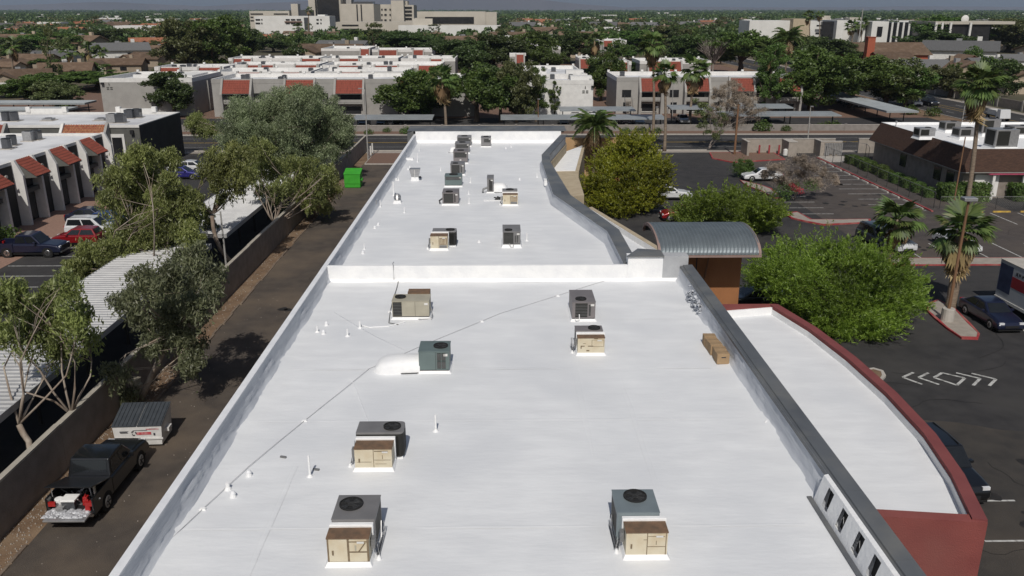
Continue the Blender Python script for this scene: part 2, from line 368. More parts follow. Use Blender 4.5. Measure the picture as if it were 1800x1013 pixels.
# cracks sealed with tar on the near stalls
rnd = random.Random(5)
ck = MB()
for (x, y, a, n) in [(19, 36.5, .1, 26), (22, 34, -1.1, 22), (24, 31, -.8, 18), (17, 29.3, .05, 20), (-14, 60, 1.5, 40), (-12, 30, .3, 14), (-15, 90, 1.4, 30), (25, 40, 2.7, 16)]:
    p = Vector((x, y, .024))
    for _ in range(n):
        a += rnd.uniform(-.7, .7); a *= .93; qv = p + Vector((math.cos(a), math.sin(a), 0)) * .45
        nn = Vector((-math.sin(a), math.cos(a), 0)) * .011
        ck.poly([p - nn, qv - nn, qv + nn, p + nn]); p = qv
for (x, y, n_) in [(21, 29.5, 5), (20.5, 26.4, 4), (23, 33, 4), (-13, 40, 5), (-14.5, 55, 4), (36, 88, 5), (40.5, 92, 5), (41, 98, 5), (36, 70, 5), (50, 70, 4), (-37, 62, 4), (26, 60, 4)]:
    for _ in range(n_):
        cx_, cy_, r_ = x + rnd.gauss(0, .9), y + rnd.gauss(0, .7), rnd.uniform(.12, .42); ck.poly([(cx_ + r_ * rnd.uniform(.7, 1.2) * math.cos(q), cy_ + r_ * rnd.uniform(.7, 1.2) * math.sin(q), .0225) for q in [k * .628 for k in range(10)]], 1)
for (x, y, a, n) in [(38, 100, -1.3, 30), (36, 86, .4, 24), (45, 74, .1, 30), (26, 70, 1.2, 30), (24, 90, 1.5, 30), (-32, 60, 1.4, 30), (28, 46, .6, 24), (22, 44, -.5, 16)]:
    p = Vector((x, y, .027))
    for _ in range(n):
        a += rnd.uniform(-.3, .3); qv = p + Vector((math.cos(a), math.sin(a), 0)) * .5
        nn = Vector((-math.sin(a), math.cos(a), 0)) * .012
        ck.poly([p - nn, qv - nn, qv + nn, p + nn]); p = qv
ck.build('tar_seams', [MT['rubber'], MT['oil']], kind='structure')

def kerb(name, pts, m='kerb_red', fill='concrete', h=.14, wd=.16, closed=True):
    "a raised island: kerb ring and its fill; pts in world x, y"
    n = len(pts); cx = sum(p[0] for p in pts) / n; cy = sum(p[1] for p in pts) / n
    inn = []
    for (x, y) in pts:
        d = math.hypot(x - cx, y - cy); k = max(.2, 1 - wd * 1.35 / d); inn.append((cx + (x - cx) * k, cy + (y - cy) * k))
    mb = MB(); b = []
    for i in range(n):
        a, c = pts[i], pts[(i + 1) % n]; e, f = inn[(i + 1) % n], inn[i]
        mb.prism([a, c, e, f], 0, h)
    r = struct(name, mb, MT[m])
    mf = MB(); mf.poly([(x, y, h - .02) for (x, y) in inn]); struct('island_fill', mf, MT[fill], r)
    return r
kerb('lamp_island', [P(*q) for q in [(1628, 548), (1630, 537), (1648, 529), (1676, 543), (1705, 571), (1722, 590), (1719, 598), (1690, 597), (1664, 580), (1642, 562)]])
kerb('long_island', [(31.2, 65.5), (31.8, 65.0), (75, 65.0), (75, 66.9), (31.8, 66.9)], fill='concrete')
kerb('stall_island', [P(*q) for q in [(1378, 377), (1400, 374), (1424, 388), (1480, 388), (1530, 387), (1531, 393), (1448, 397), (1415, 391), (1390, 385)]])
kerb('corner_island', [P(*q) for q in [(1300, 318), (1338, 327), (1356, 333), (1374, 350), (1360, 349), (1340, 338), (1310, 327)]], fill='concrete')
kerb('street_corner_island', [(29.0, 116.5), (31, 113.2), (38.8, 115.5), (39, 121.6), (29.8, 121.6)], fill='gravel_pink')
kerb('driveway_island', [(-18.0, 112.5), (-13.6, 112.5), (-13.0, 121.6), (-18.0, 121.6)], m='concrete_lt', fill='gravel_pink')
kerb('planter_kerb', [P(*q) for q in [(1535, 650), (1552, 655), (1557, 664), (1548, 674), (1520, 672), (1500, 655)]], m='concrete_lt', fill='dirt')
mbk = MB(); yk = 4.0
while yk < 112:
    ln = rnd.uniform(1.2, 3.2)
    if rnd.random() < .8: e = rnd.uniform(-.07, .07); mbk.box(-18.25 + e, -18.06 + e, yk, yk + ln * .97, -.02, rnd.uniform(.05, .12), top=(.03, .02))
    yk += ln
struct('alley_kerb', mbk, MT['kerb_brown'])
mbk = MB(); mbk.box(-260, -9, 123.85, 124.05, 0, .13); mbk.box(14, 30, 123.85, 124.05, 0, .13)
mbk.box(-260, 84, 139.9, 140.1, 0, .13); mbk.box(85.8, 86.0, 141, 420, 0, .13); mbk.box(101, 101.2, 60, 600, 0, .13)
struct('kerb', mbk, MT['concrete_lt'])
mbk = MB(); mbk.box(43.6, 43.8, 84, 117, 0, .13); struct('red_kerb', mbk, MT['kerb_red'])
# gravel strewn along the dirt strip
gr = MB()
for _ in range(1300):
    x = rnd.uniform(-19.4, -18.3); y = rnd.uniform(24, 110) if rnd.random() < .5 else rnd.uniform(24, 50); s = rnd.uniform(.015, .05)
    gr.box(x, x + s * 1.4, y, y + s, .0, .01 + s, top=(s * .3, s * .2))
for _ in range(260):
    x = rnd.uniform(-17.9, -10); y = rnd.uniform(22, 60); s = rnd.uniform(.015, .05)
    gr.box(x, x + s, y, y + s, .0, .02 + s * .5, top=(s * .3, s * .3))
gr.build('gravel', MT['concrete'], kind='stuff', label='loose pale stones along the dirt strip by the block wall', category='gravel')

# ================================================================== hills on the horizon
def hill(name, label_u, dist, prof):
    mb = MB(); pts = [A(u, v, dist) for u, v in prof]
    n = len(pts)
    vs = [(p.x, p.y, -5) for p in pts] + [(p.x, p.y, p.z) for p in pts] + [(p.x * 1.12, p.y * 1.12, max(-4, p.z * .3)) for p in pts]
    fs = [(i, i + 1, n + i + 1, n + i) for i in range(n - 1)] + [(n + i, n + i + 1, 2 * n + i + 1, 2 * n + i) for i in range(n - 1)]
    mb.add(vs, fs); struct(name, mb, MT['hill'])
rr = random.Random(3)
def ridge(u0, u1, ctrl, n=60):
    out = []
    for i in range(n + 1):
        u = u0 + (u1 - u0) * i / n
        for (a, va), (b, vb) in zip(ctrl, ctrl[1:]):
            if a <= u <= b: v = va + (vb - va) * (u - a) / (b - a)
        out.append((u, v + rr.uniform(-.5, .5)))
    return out
hill('far_hills', 0, 12500, ridge(-700, 1110, [(-700, 12), (-200, 11), (40, 9), (130, 5), (190, 3), (260, 7), (360, 11), (500, 4), (620, -4), (760, -9), (870, -8), (960, 1), (1020, 7), (1085, 12), (1110, 16)]))
hill('low_hills', 0, 13500, ridge(1040, 2400, [(1040, 15), (1150, 12), (1400, 13.5), (1600, 11.5), (1800, 12.5), (2400, 9)]))
# ================================================================== the white-roofed shop building
ZR, ZP = 6.0, 6.85
shop = thing('shop_building', 'long single-storey shop building with freshly coated white flat roof and grey-capped parapets', 'building')
XL, XR = -9.03, 9.33
inner = [(6.5, 42.9), (6.46, 49.9), (3.84, 60.9), (3.66, 74.2), (3.80, 78.0), (6.42, 91.2)]          # stepped right side of the far half
roofpts = [(XL, 8), (XR, 8), (XR, 42.6)] + inner + [(XL, 91.2)]
# roof membrane: a fine grid so that it can sag and swell a little
def roof_grid(name, pts, ny, nx):
    r1 = random.Random(8); mb = MB(); rows = []
    def xr(y):
        q = [(XR, 8), (XR, 42.6)] + inner
        if y <= 42.6: return XR
        for (xa, ya), (xb, yb) in zip(inner, inner[1:]):
            if ya <= y <= yb: return xa + (xb - xa) * (y - ya) / (yb - ya)
        return inner[0][0] if y < inner[0][1] else inner[-1][0]
    ys = sorted(set([8 + (42.6 - 8) * i / ny for i in range(ny + 1)] + [42.61 + (91.2 - 42.61) * i / ny for i in range(ny + 1)] + [p[1] for p in inner]))
    vs, fs = [], []
    for j, y in enumerate(ys):
        x1 = xr(y)
        for i in range(nx + 1):
            t = i / nx; x = XL + (x1 - XL) * t
            e = min(t, 1 - t) * (x1 - XL)
            z = ZR + .014 * math.sin(x * .9 + y * .23) * math.sin(y * .31 + 1) + .10 * math.exp(-e / .10) + r1.uniform(-.002, .002)
            vs.append((x, y, z))
    w = nx + 1
    for j in range(len(ys) - 1):
        for i in range(nx): fs.append((j * w + i, j * w + i + 1, (j + 1) * w + i + 1, (j + 1) * w + i))
    mb.add(vs, fs)
    return mb.build(name, MT['roof_white'], shop, smooth=True)
roof_grid('roof_membrane', roofpts, 90, 60)
for k, (xs_, ya, yb, wv) in enumerate([(2.9, 17, 33, .10), (4.6, 22, 42.3, .08), (-6.4, 14, 24, .07)]):
    mb = MB(); rz_ = random.Random(k); yy = ya; vs = []
    while yy < yb: e = rz_.uniform(-.02, .02); vs += [(xs_ - wv + e, yy, ZR + .003), (xs_ - wv * .3 + e, yy, ZR + .011), (xs_ + wv * .3 + e, yy, ZR + .011), (xs_ + wv + e, yy, ZR + .003)]; yy += .8
    n_ = len(vs) // 4; mb.add(vs, [(i * 4 + j, i * 4 + j + 1, i * 4 + j + 5, i * 4 + j + 4) for i in range(n_ - 1) for j in range(3)]); mb.build('roof_seam', MT['roof_white'], shop, smooth=True)
for k in range(5):
    mb = MB(); rz_ = random.Random(50 + k); yy = 15.6 + k * 5.1 + rz_.uniform(-.9, .9); xx = XL + .3 + rz_.choice((0, 0, 5, 8)); vs = []; wv = rz_.uniform(.05, .09)
    while xx < 9.1: e = rz_.uniform(-.015, .015); vs += [(xx, yy - wv + e, ZR + .004), (xx, yy + e, ZR + .012), (xx, yy + wv + e, ZR + .004)]; xx += .9
    n_ = len(vs) // 3; mb.add(vs, [(i * 3 + j, i * 3 + j + 3, i * 3 + j + 4, i * 3 + j + 1) for i in range(n_ - 1) for j in range(2)]); mb.build('roof_seam', MT['roof_white'], shop, smooth=True)
mb = MB(); mb.prism([(XL - .2, 8), (9.75, 8), (9.75, 42.7), (7.1, 42.8)] + [(x + .62, y) for x, y in inner] + [(7.05, 93.4), (XL - .2, 93.4)], 0, ZR - .12)
mb.build('wall', MT['beige_stucco'], shop)
# left parapet with white cap, lumpy coated cant at its foot
rl = random.Random(4)
def lumpy(name, x, sgn, y0, y1, n, m):
    "coated upstand: wavy flashing skirt at the foot of a parapet, facing sgn"
    mb = MB(); vs, fs = [], []
    prof = [(0.0, .83), (0.012, .50), (.03, .40), (.035, .22), (.09, .10), (.24, .0)]
    for i in range(n + 1):
        y = y0 + (y1 - y0) * i / n; wv = .06 * math.sin(y * 2.1) + .05 * math.sin(y * .83 + 2) + rl.uniform(-.03, .03)
        for k, (dx, dz) in enumerate(prof):
            kk = (0, .2, 1.0, 1.0, .8, .0)[k]
            vs.append((x + sgn * (dx + (rl.uniform(0, .03) if 0 < k < 5 else 0) + (.35 * abs(wv) if k in (2, 3, 4) else 0)), y, ZR + .008 + dz + wv * kk * .8))
    w = len(prof)
    for i in range(n):
        for k in range(w - 1):
            f = (i * w + k, i * w + k + 1, (i + 1) * w + k + 1, (i + 1) * w + k)
            fs.append(f if sgn > 0 else f[::-1])
    mb.add(vs, fs)
    return mb.build(name, MT[m], shop, smooth=True)
mb = MB(); mb.box(-9.2, -9.035, 8, 93.2, ZR - .3, ZP - .03); mb.build('parapet', MT['par_grey'], shop)
lumpy('parapet_flashing', -9.03, 1, 8, 42.5, 150, 'par_grey'); lumpy('parapet_flashing', -9.03, 1, 42.8, 91.2, 150, 'par_grey')
mb = MB()
for k in range(28):
    y0 = 8 + k * 3.04; mb.box(-9.24, -9.0, y0, y0 + 3.03, ZP - .03, ZP + .02 + (.003 if k % 2 else 0))
mb.build('parapet_cap', MT['cap_white'], shop)
# right parapet of the near half, wide dark metal cap with joints
mb = MB(); mb.box(9.34, 9.74, 8, 42.5, ZR - .3, ZP - .06); mb.build('parapet', MT['par_grey'], shop)
lumpy('parapet_flashing', 9.335, -1, 8, 42.5, 150, 'par_grey')
for k in range(11):
    y0 = 8 + k * 3.13; y1 = min(y0 + 3.12, 42.45)
    mb = MB(); mb.yprism([(9.30, ZP - .12), (9.30, ZP - .02), (9.44, ZP - .015), (9.46, ZP + .03), (9.93, ZP + .05), (9.93, ZP - .16), (9.88, ZP - .16), (9.88, ZP - .05), (9.36, ZP - .06), (9.34, ZP - .12)], y0, y1)
    mb.build('parapet_cap', MT['cap_grey'], shop)
# dividing wall, coated white
mb = MB(); mb.box(XL, 6.6, 42.5, 42.74, ZR - .1, ZP); mb.build('dividing_wall', MT['coat_white'], shop, bevel=.02)
mb = MB(); mb.xprism([(42.36, ZR + .0), (42.5, ZR + .16), (42.5, ZR)], XL + .1, 9.3); mb.build('wall_cant', MT['coat_white'], shop)
mb = MB(); mb.box(6.6, 8.42, 42.498, 43.2, ZR - .1, 7.30); mb.build('raised_wall', MT['coat_white'], shop)
mb = MB(); mb.box(8.423, 9.74, 42.502, 43.2, ZR - .1, 7.34); mb.build('raised_wall', MT['grey_stucco'], shop)
mb = MB(); mb.prism([(6.5, 42.4), (8.46, 42.4), (8.46, 43.6), (7.3, 43.9)], 7.31, 7.37); mb.build('wall_cap', MT['cap_grey'], shop)
# stepped right parapet of the far half
def off(pts, d):
    out = []
    for i, p in enumerate(pts):
        a = Vector(pts[max(i - 1, 0)]); b = Vector(pts[min(i + 1, len(pts) - 1)]); t = (b - a).normalized()
        out.append((p[0] + t.y * d, p[1] - t.x * d))
    return out
def strip(name, pin, pout, z0, z1, m):
    for i in range(len(pin) - 1):
        mb = MB(); mb.prism([pin[i], pout[i], pout[i + 1], pin[i + 1]], z0, z1); mb.build(name, MT[m], shop)
strip('parapet', inner, off(inner, .5), ZR - .2, ZP - .05, 'par_grey')
capo = off(inner, .68); capo[2] = (5.0, 60.2)
strip('parapet_cap', off(inner, -.05), capo, ZP - .05, ZP + .02, 'cap_grey')
mb = MB(); vs = []; fs = []
ii = inner
for i, (p, q) in enumerate(zip(ii, off(ii, -.22))):
    vs += [(p[0], p[1], ZR + .5), (p[0] - .05, p[1], ZR + .3), (q[0], q[1], ZR + .02)]
for i in range(len(ii) - 1):
    for k in range(2): fs.append((i * 3 + k, (i + 1) * 3 + k, (i + 1) * 3 + k + 1, i * 3 + k + 1))
mb.add(vs, fs); mb.build('parapet_flashing', MT['par_grey'], shop, smooth=True)
# far end wall with its broad grey metal coping
mb = MB(); mb.box(XL, 6.42, 91.2, 91.5, ZR - .1, 7.20); mb.build('end_wall', MT['coat_white'], shop)
mb = MB(); mb.xprism([(90.9, ZR), (91.2, ZR + .3), (91.2, ZR)], XL, 6.3); mb.build('wall_cant', MT['coat_white'], shop)
for k in range(6):
    x0 = -9.9 + k * 2.82; mb = MB(); mb.xprism([(91.42, 7.203), (91.42, 7.26), (94.6, 7.36), (95.0, 7.0), (94.9, 6.6), (94.8, 7.0), (94.5, 7.28)], x0, x0 + 2.80)
    mb.build('coping', MT['cap_grey'], shop)
mb = MB(); mb.yprism([(-9.9, 5.9), (-9.9, 7.0), (-9.25, 7.24), (-9.25, 5.9)], 91.3, 94.6); mb.build('coping_return', MT['cap_grey'], shop)
# lower ledges beyond the stepped parapet
mb = MB(); mb.prism([(6.8, 52.4), (10.15, 52.0), (6.9, 64.2), (4.5, 64.2), (5.0, 60.5)], 3.6, 4.6); mb.build('ledge_roof', MT['roof_white'], shop)
mb = MB(); mb.prism([(10.0, 51.9), (10.35, 52.1), (7.05, 64.6), (6.75, 64.4)], 0, 5.0); mb.build('ledge_parapet', MT['beige_stucco'], shop)
mb = MB(); mb.prism([(9.98, 51.9), (10.0, 51.9), (6.74, 64.4), (6.70, 64.4)], 4.6, 4.98); mb.build('ledge_parapet', MT['coat_white'], shop)
mb = MB(); mb.prism([(4.4, 68), (6.9, 69.5), (7.2, 80), (4.5, 79.8)], 0, 4.9); mb.build('front_block', MT['beige_stucco'], shop)
mb = MB(); mb.prism([(4.5, 80.0), (7.4, 80.2), (9.6, 97.0), (7.1, 92.5)], 0, 4.9); mb.build('front_block', MT['beige_stucco'], shop)
mb = MB(); mb.prism([(4.6, 80.3), (7.1, 80.5), (9.2, 96.2), (7.1, 92.0)], 4.9, 4.96); mb.build('ledge_roof', MT['coat_white'], shop)
mb = MB(); mb.box(7.3, 14.2, 97.3, 98.0, 0, 5.6); mb.build('front_screen', MT['tan_stucco'], shop)
mb = MB(); mb.box(12.2, 15.4, 95.0, 97.2, 0, 4.2); mb.build('front_screen', MT['orange_wall'], shop)
# curved red-walled canopy on the right
arc = [(14.10, 41.0), (14.9, 37.6), (15.33, 34.0), (15.5, 30.4), (15.38, 27.0), (14.95, 24.2), (14.28, 21.6)]
ain = off(arc, .36)
mb = MB(); mb.prism([(9.75, 41.2), *[p for p in ain], (9.75, 22.3)], 4.2, 4.72); mb.build('canopy_roof', MT['roof_white'], shop)
for i in range(len(arc) - 1):
    mb = MB(); mb.prism([arc[i], ain[i], ain[i + 1], arc[i + 1]], 0, 5.12); mb.build('canopy_wall', MT['red_stucco'], shop)
    a2 = off(arc, -.03); b2 = off(arc, .39)
    mb = MB(); mb.prism([a2[i], b2[i], b2[i + 1], a2[i + 1]], 5.12, 5.2); mb.build('canopy_coping', MT['red_cap'], shop)
    i2 = off(arc, .363); i3 = off(arc, .385)
    mb = MB(); mb.prism([i2[i], i3[i], i3[i + 1], i2[i + 1]], 4.72, 5.0); mb.build('canopy_flashing', MT['coat_white'], shop)
mb = MB(); mb.prism([(9.75, 22.1), (14.3, 21.55), (14.25, 21.95), (9.75, 22.5)], 0, 5.14); mb.build('canopy_wall', MT['red_stucco'], shop)
mb = MB(); mb.prism([(9.75, 40.0), (14.1, 40.9), (14.1, 41.2), (9.75, 41.2)], 0, 5.14); mb.build('canopy_wall', MT['red_stucco'], shop)
mb = MB(); mb.prism([(9.75, 39.9), (13.9, 40.78), (13.9, 40.9), (9.75, 40.0)], 4.7, 5.1); mb.build('canopy_flashing', MT['coat_white'], shop)
mb = MB(); mb.box(14.55, 14.66, 22.3, 22.6, 3.6, 4.2); mb.build('wall_lamp', MT['rust_top'], shop)
# boxed vent panel with four openings against the right parapet
vp = MB()
hy = [17.68, 18.65, 19.73, 20.75]
def pt(y, t): return (9.0 + .22 * t, y, 6.03 + .80 * t)
ycut = [16.2]
for y in hy: ycut += [y - .19, y + .19]
ycut += [21.45]
for i in range(len(ycut) - 1):
    a, b = ycut[i], ycut[i + 1]; hole = i % 2 == 1
    for t0, t1 in (((0, .18), (.88, 1)) if hole else ((0, 1),)):
        vp.add([pt(a, t0), pt(b, t0), pt(b, t1), pt(a, t1)], [(0, 3, 2, 1)])
vp.add([pt(21.45, 0), pt(21.45, 1), (9.34, 21.45, 6.83), (9.34, 21.45, 6.0)], [(0, 1, 2, 3)])
vp.add([pt(16.2, 1), pt(21.45, 1), (9.34, 21.45, 6.86), (9.34, 16.2, 6.86)], [(0, 3, 2, 1)])
pan = vp.build('vent_panel', MT['coat_white'], shop)
for y in hy:
    mb = MB(); mb.add([(9.20, y - .24, 6.1), (9.20, y + .24, 6.1), (9.31, y + .24, 6.82), (9.31, y - .24, 6.82)], [(0, 3, 2, 1)])
    mb.build('opening', MT['ac_dark'], pan)
    if y in hy[1:3]: mb = MB(); mb.tube([(9.13, y - .12, 6.3), (9.17, y + .02, 6.55), (9.14, y + .1, 6.4)], .007, 6); mb.build('cable', MT['galv'], pan)
mb = MB(); mb.xprism([(16.0, 6.02), (16.0, 6.05), (21.6, 6.05), (21.6, 6.02)], 8.86, 9.0); mb.build('vent_skirt', MT['cap_grey'], shop)

# ================================================================== barrel-roofed entrance next to the roof
bar = thing('barrel_canopy', 'entrance porch with curved grey corrugated metal roof and orange walls', 'canopy', (11.2, 46.6, 0))
def barrel_pt(x, t, rr=0):
    a = math.pi * (1 - t); return (x, -(2.75 + rr) * math.cos(math.pi - a) * 1.0, 6.55 + (1.62 + rr) * math.sin(a) ** .9)
mb = MB(); n = 26; xs = []
x = -2.75
while x < 2.70: xs += [(x, 0), (x + .075, .045), (x + .135, .045), (x + .20, 0)]; x += .205
vs = []; fs = []
for (x, h) in xs:
    for j in range(n + 1):
        t = j / n * math.pi; vs.append((x, -2.7 * math.cos(t), 6.98 + (.90 + h) * math.sin(t) + h * .5))
w_ = n + 1
for i in range(len(xs) - 1):
    for j in range(n): fs.append((i * w_ + j, (i + 1) * w_ + j, (i + 1) * w_ + j + 1, i * w_ + j + 1))
mb.add(vs, fs); mb.build('roof_sheet', MT['barrel'], bar)
for sx in (-2.78, 2.62):
    mb = MB(); vs = []; fs = []
    for j in range(n + 1):
        t = j / n * math.pi
        for (dx, dr) in ((0, .05), (.14, .05), (.14, -.14), (0, -.14)): vs.append((sx + dx, -(2.7 + dr) * math.cos(t), 6.98 + (.90 + dr) * math.sin(t)))
    for j in range(n):
        for k in range(4): fs.append((j * 4 + k, j * 4 + (k + 1) % 4, (j + 1) * 4 + (k + 1) % 4, (j + 1) * 4 + k))
    mb.add(vs, fs); mb.build('rim', MT['pink_trim'], bar)
mb = MB(); mb.box(-2.8, 2.78, -2.76, -2.66, 6.86, 6.97); mb.build('eave', MT['pink_trim'], bar)
mb = MB(); mb.box(-1.3, 2.35, -.6, 1.6, 0, 7.4); mb.build('wall', MT['orange_wall'], bar)
mb = MB(); mb.box(-.22, -.16, -.64, -.61, 0, 7.1); mb.build('wall_joint', MT['steel_dark'], bar)
mb = MB(); mb.tube([(.05, -.68, 4.3), (.25, -.9, 5.2), (.35, -1.2, 6.6)], .05, 6); mb.build('downpipe', MT['wood_pole'], bar)
# ================================================================== rooftop air conditioners
def fan(root, x, y, z, r, ring='ac_dark'):
    mb = MB(); mb.cyl(x, y, z + .002, z + .012, r, 28); w = mb.build('fan_well', MT['ac_dark'], root)
    mb = MB(); mb.ring(x, y, z + .004, z + .05, r * 1.06, r * .98, 28); mb.build('fan_ring', MT[ring], w)
    mb = MB(); mb.cyl(x, y, z + .014, z + .035, r * .3, 12)
    for k in range(4):
        a = k * math.pi / 2 + .4; c, s = math.cos(a), math.sin(a); c2, s2 = math.cos(a + .75), math.sin(a + .75)
        mb.add([(x + c * r * .25, y + s * r * .25, z + .018), (x + c * r * .9, y + s * r * .9, z + .018), (x + c2 * r * .9, y + s2 * r * .9, z + .036), (x + c2 * r * .3, y + s2 * r * .3, z + .036)], [(0, 1, 2, 3)])
    mb.build('fan_blades', MT['fan_blade'], w)
    mb = MB()
    for k in range(1, 4): mb.ring(x, y, z + .046, z + .052, r * k / 4 + .006, r * k / 4, 24)
    for k in range(8):
        a = k * math.pi / 4; mb.tube([(x, y, z + .049), (x + r * math.cos(a), y + r * math.sin(a), z + .049)], .004, 4)
    mb.build('fan_guard', MT['steel_dark'], w)
def coil(root, x0, x1, y, z0, z1, n=9, m='coil'):
    mb = MB(); mb.box(x0, x1, y - .012, y + .01, z0, z1); c = mb.build('coil_grille', MT[m], root)
    mb = MB()
    for k in range(1, n): zz_ = z0 + (z1 - z0) * k / n; mb.box(x0, x1, y - .022, y - .013, zz_ - .008, zz_ + .004)
    mb.build('grille_bars', MT['pipe_grey'], c)
def curb(root, x0, x1, y0, y1, h=.12):
    mb = MB(); mb.box(x0 - .14, x1 + .14, y0 - .16, y1 + .12, -.03, h, top=(.12, .13)); mb.build('base_curb', MT['coat_white'], root, bevel=.015)
def conduit(root, pts, r=.02, m='pipe_grey'):
    mb = MB(); mb.tube(pts, r, 6); mb.build('conduit', MT[m], root)
def pack(label, x0, x1, y0, y1, h, m, fans=(), coils=(), seams=(), curbh=.12, extra=None, group='packaged rooftop air conditioners'):
    cx = (x0 + x1) / 2; t = thing('rooftop_air_conditioner', label, 'air conditioner', (cx, y0, ZR), 0, group)
    w = (x1 - x0) / 2; d = y1 - y0
    curb(t, -w + .03, w - .03, .06, d - .05, curbh)
    mb = MB(); mb.box(-w + .02, w - .02, .02, d - .02, curbh - .05, curbh + .03); mb.build('base_rail', MT['steel_dark'], t)
    mb = MB(); mb.box(-w, w, 0, d, curbh + .03, h - .025); mb.build('cabinet', MT[m], t, bevel=.012)
    mb = MB(); mb.box(-w - .015, w + .015, -.015, d + .015, h - .025, h); mb.build('lid', MT[m], t, bevel=.008)
    for (fx, fy, r) in fans: fan(t, -w + fx * 2 * w, fy * d, h, r)
    for (a, b, c, e) in coils: coil(t, -w + a * 2 * w, -w + b * 2 * w, -.002, curbh + .05 + (h - curbh - .1) * c, curbh + .05 + (h - curbh - .1) * e)
    for s in seams:
        mb = MB(); mb.box(-w + s * 2 * w - .006, -w + s * 2 * w + .006, -.005, .01, curbh + .05, h - .04); mb.build('panel_seam', MT['steel_dark'], t)
    for sy in (.33, .66):
        mb = MB(); mb.box(w - .004, w + .004, d * sy - .006, d * sy + .006, curbh + .05, h - .04); mb.build('panel_seam', MT['steel_dark'], t)
    MB().box(w - .22, w - .06, -.024, -.018, h - .20, h - .10).build('rating_label', MT['trim_white'], t)
    if extra: extra(t, w, d, h)
    return t
def elbow(t, w, d, h, side=-1, L=1.25, z0=.0, r=.42):
    "low coated duct bending down into the roof: a rounded hump against the cabinet"
    mb = MB(); n = 12; m_ = 8; vs = []; fs = []; H_ = h * .60
    for k in range(n + 1):
        q = k / n; x = w - .03 + (L + .1) * q; hh = H_ * (1 - .04 * q) if q < .45 else H_ * max(0, 1 - ((q - .45) / .55) ** 2.2) ** .5 * .98
        wd = r * (1.0 + .25 * q) * (1 if q < .7 else max(.35, 1 - ((q - .7) / .3) ** 2 * .6))
        for j in range(m_ + 1):
            a = math.pi * j / m_; ca = math.copysign(abs(math.cos(a)) ** .6, math.cos(a)); sa = math.sin(a) ** .55
            vs.append((side * x, d * .45 - wd * ca, -.01 + hh * sa))
    for k in range(n):
        for j in range(m_):
            f = (k * (m_ + 1) + j, k * (m_ + 1) + j + 1, (k + 1) * (m_ + 1) + j + 1, (k + 1) * (m_ + 1) + j); fs.append(f if side > 0 else f[::-1])
    mb.add(vs, fs); mb.build('duct_elbow', MT['coat_white'], t, smooth=True)
    mb = MB(); mb.tube([(side * (w + .02), d * .45 - r * 1.05, .05), (side * (w + .3), d * .45 - r * 1.12, .055), (side * (w + .7), d * .45 - r * 1.15, .05)], .018, 6); mb.build('conduit', MT['steel_dark'], t)
def plen(t, x0, x1, y0, y1, z0, z1, style):
    p = None
    mb = MB(); mb.box(x0, x1, y0, y1, z0, z1 - .03); p = mb.build('plenum_box', MT['plenum'], t, bevel=.006)
    mb = MB(); mb.box(x0 - .015, x1 + .015, y0 - .015, y1 + .01, z1 - .03, z1); mb.build('plenum_lid', MT['rust_top'], t)
    W = x1 - x0; H = z1 - z0
    def seam(a, b, c, d, m='plenum_seam', e=.006):
        mb = MB(); mb.box(x0 + a * W, x0 + b * W, y0 - e, y0 + .003, z0 + c * H, z0 + d * H); mb.build('panel_seam', MT[m], p)
    if style == 0:
        for s in ((0, .04, 0, .96), (.48, .53, 0, .96), (.95, 1, 0, .96)): seam(*s)
        for s in ((.53, .95, .40, .45), (.53, .95, .82, .86), (.04, .48, .0, .03), (.53, .95, 0, .03)): seam(*s)
        mb = MB(); mb.add([(x0 + .74 * W, y0 - .009, z0 + .46 * H), (x0 + .78 * W, y0 - .009, z0 + .46 * H), (x0 + .93 * W, y0 - .009, z0 + .80 * H), (x0 + .90 * W, y0 - .009, z0 + .80 * H)], [(0, 1, 2, 3)]); mb.build('tear', MT['plenum_seam'], p)
        seam(.66, .70, .48, .70, 'ac_tan')
    elif style == 1:
        seam(.50, .52, 0, .96); seam(.52, .95, .36, .38); seam(.52, .93, .80, .815); seam(.72, .735, .45, .62); seam(.42, .50, .66, .675); seam(.95, .97, 0, .96)
    elif style == 2:
        seam(.50, .515, 0, .96, e=.005); seam(.52, .97, .40, .415); seam(.74, .755, .46, .66); seam(.53, .9, .84, .88); seam(.05, .45, .30, .315); seam(.55, .85, .20, .215)
    elif style == 3:
        for s in ((.52, .535, .42, .84), (.52, .97, .42, .435), (.52, .97, .83, .845), (.965, .98, .42, .84)): seam(*s)
        for q in ((.12, .26, .42, .48), (.38, .58, .42, .48), (.2, .3, .6, .63), (.33, .44, .12, .2), (.6, .75, .9, .95)): seam(*q, 'plenum_seam', .004)
    else:
        seam(.52, .96, .30, .80, 'rust_top'); seam(.52, .96, .04, .26, 'pipe_grey')
        for k in range(5): seam(.55 + k * .08, .59 + k * .08, .34, .76, 'plenum', .010)
        seam(.48, .50, 0, .96)
    return p
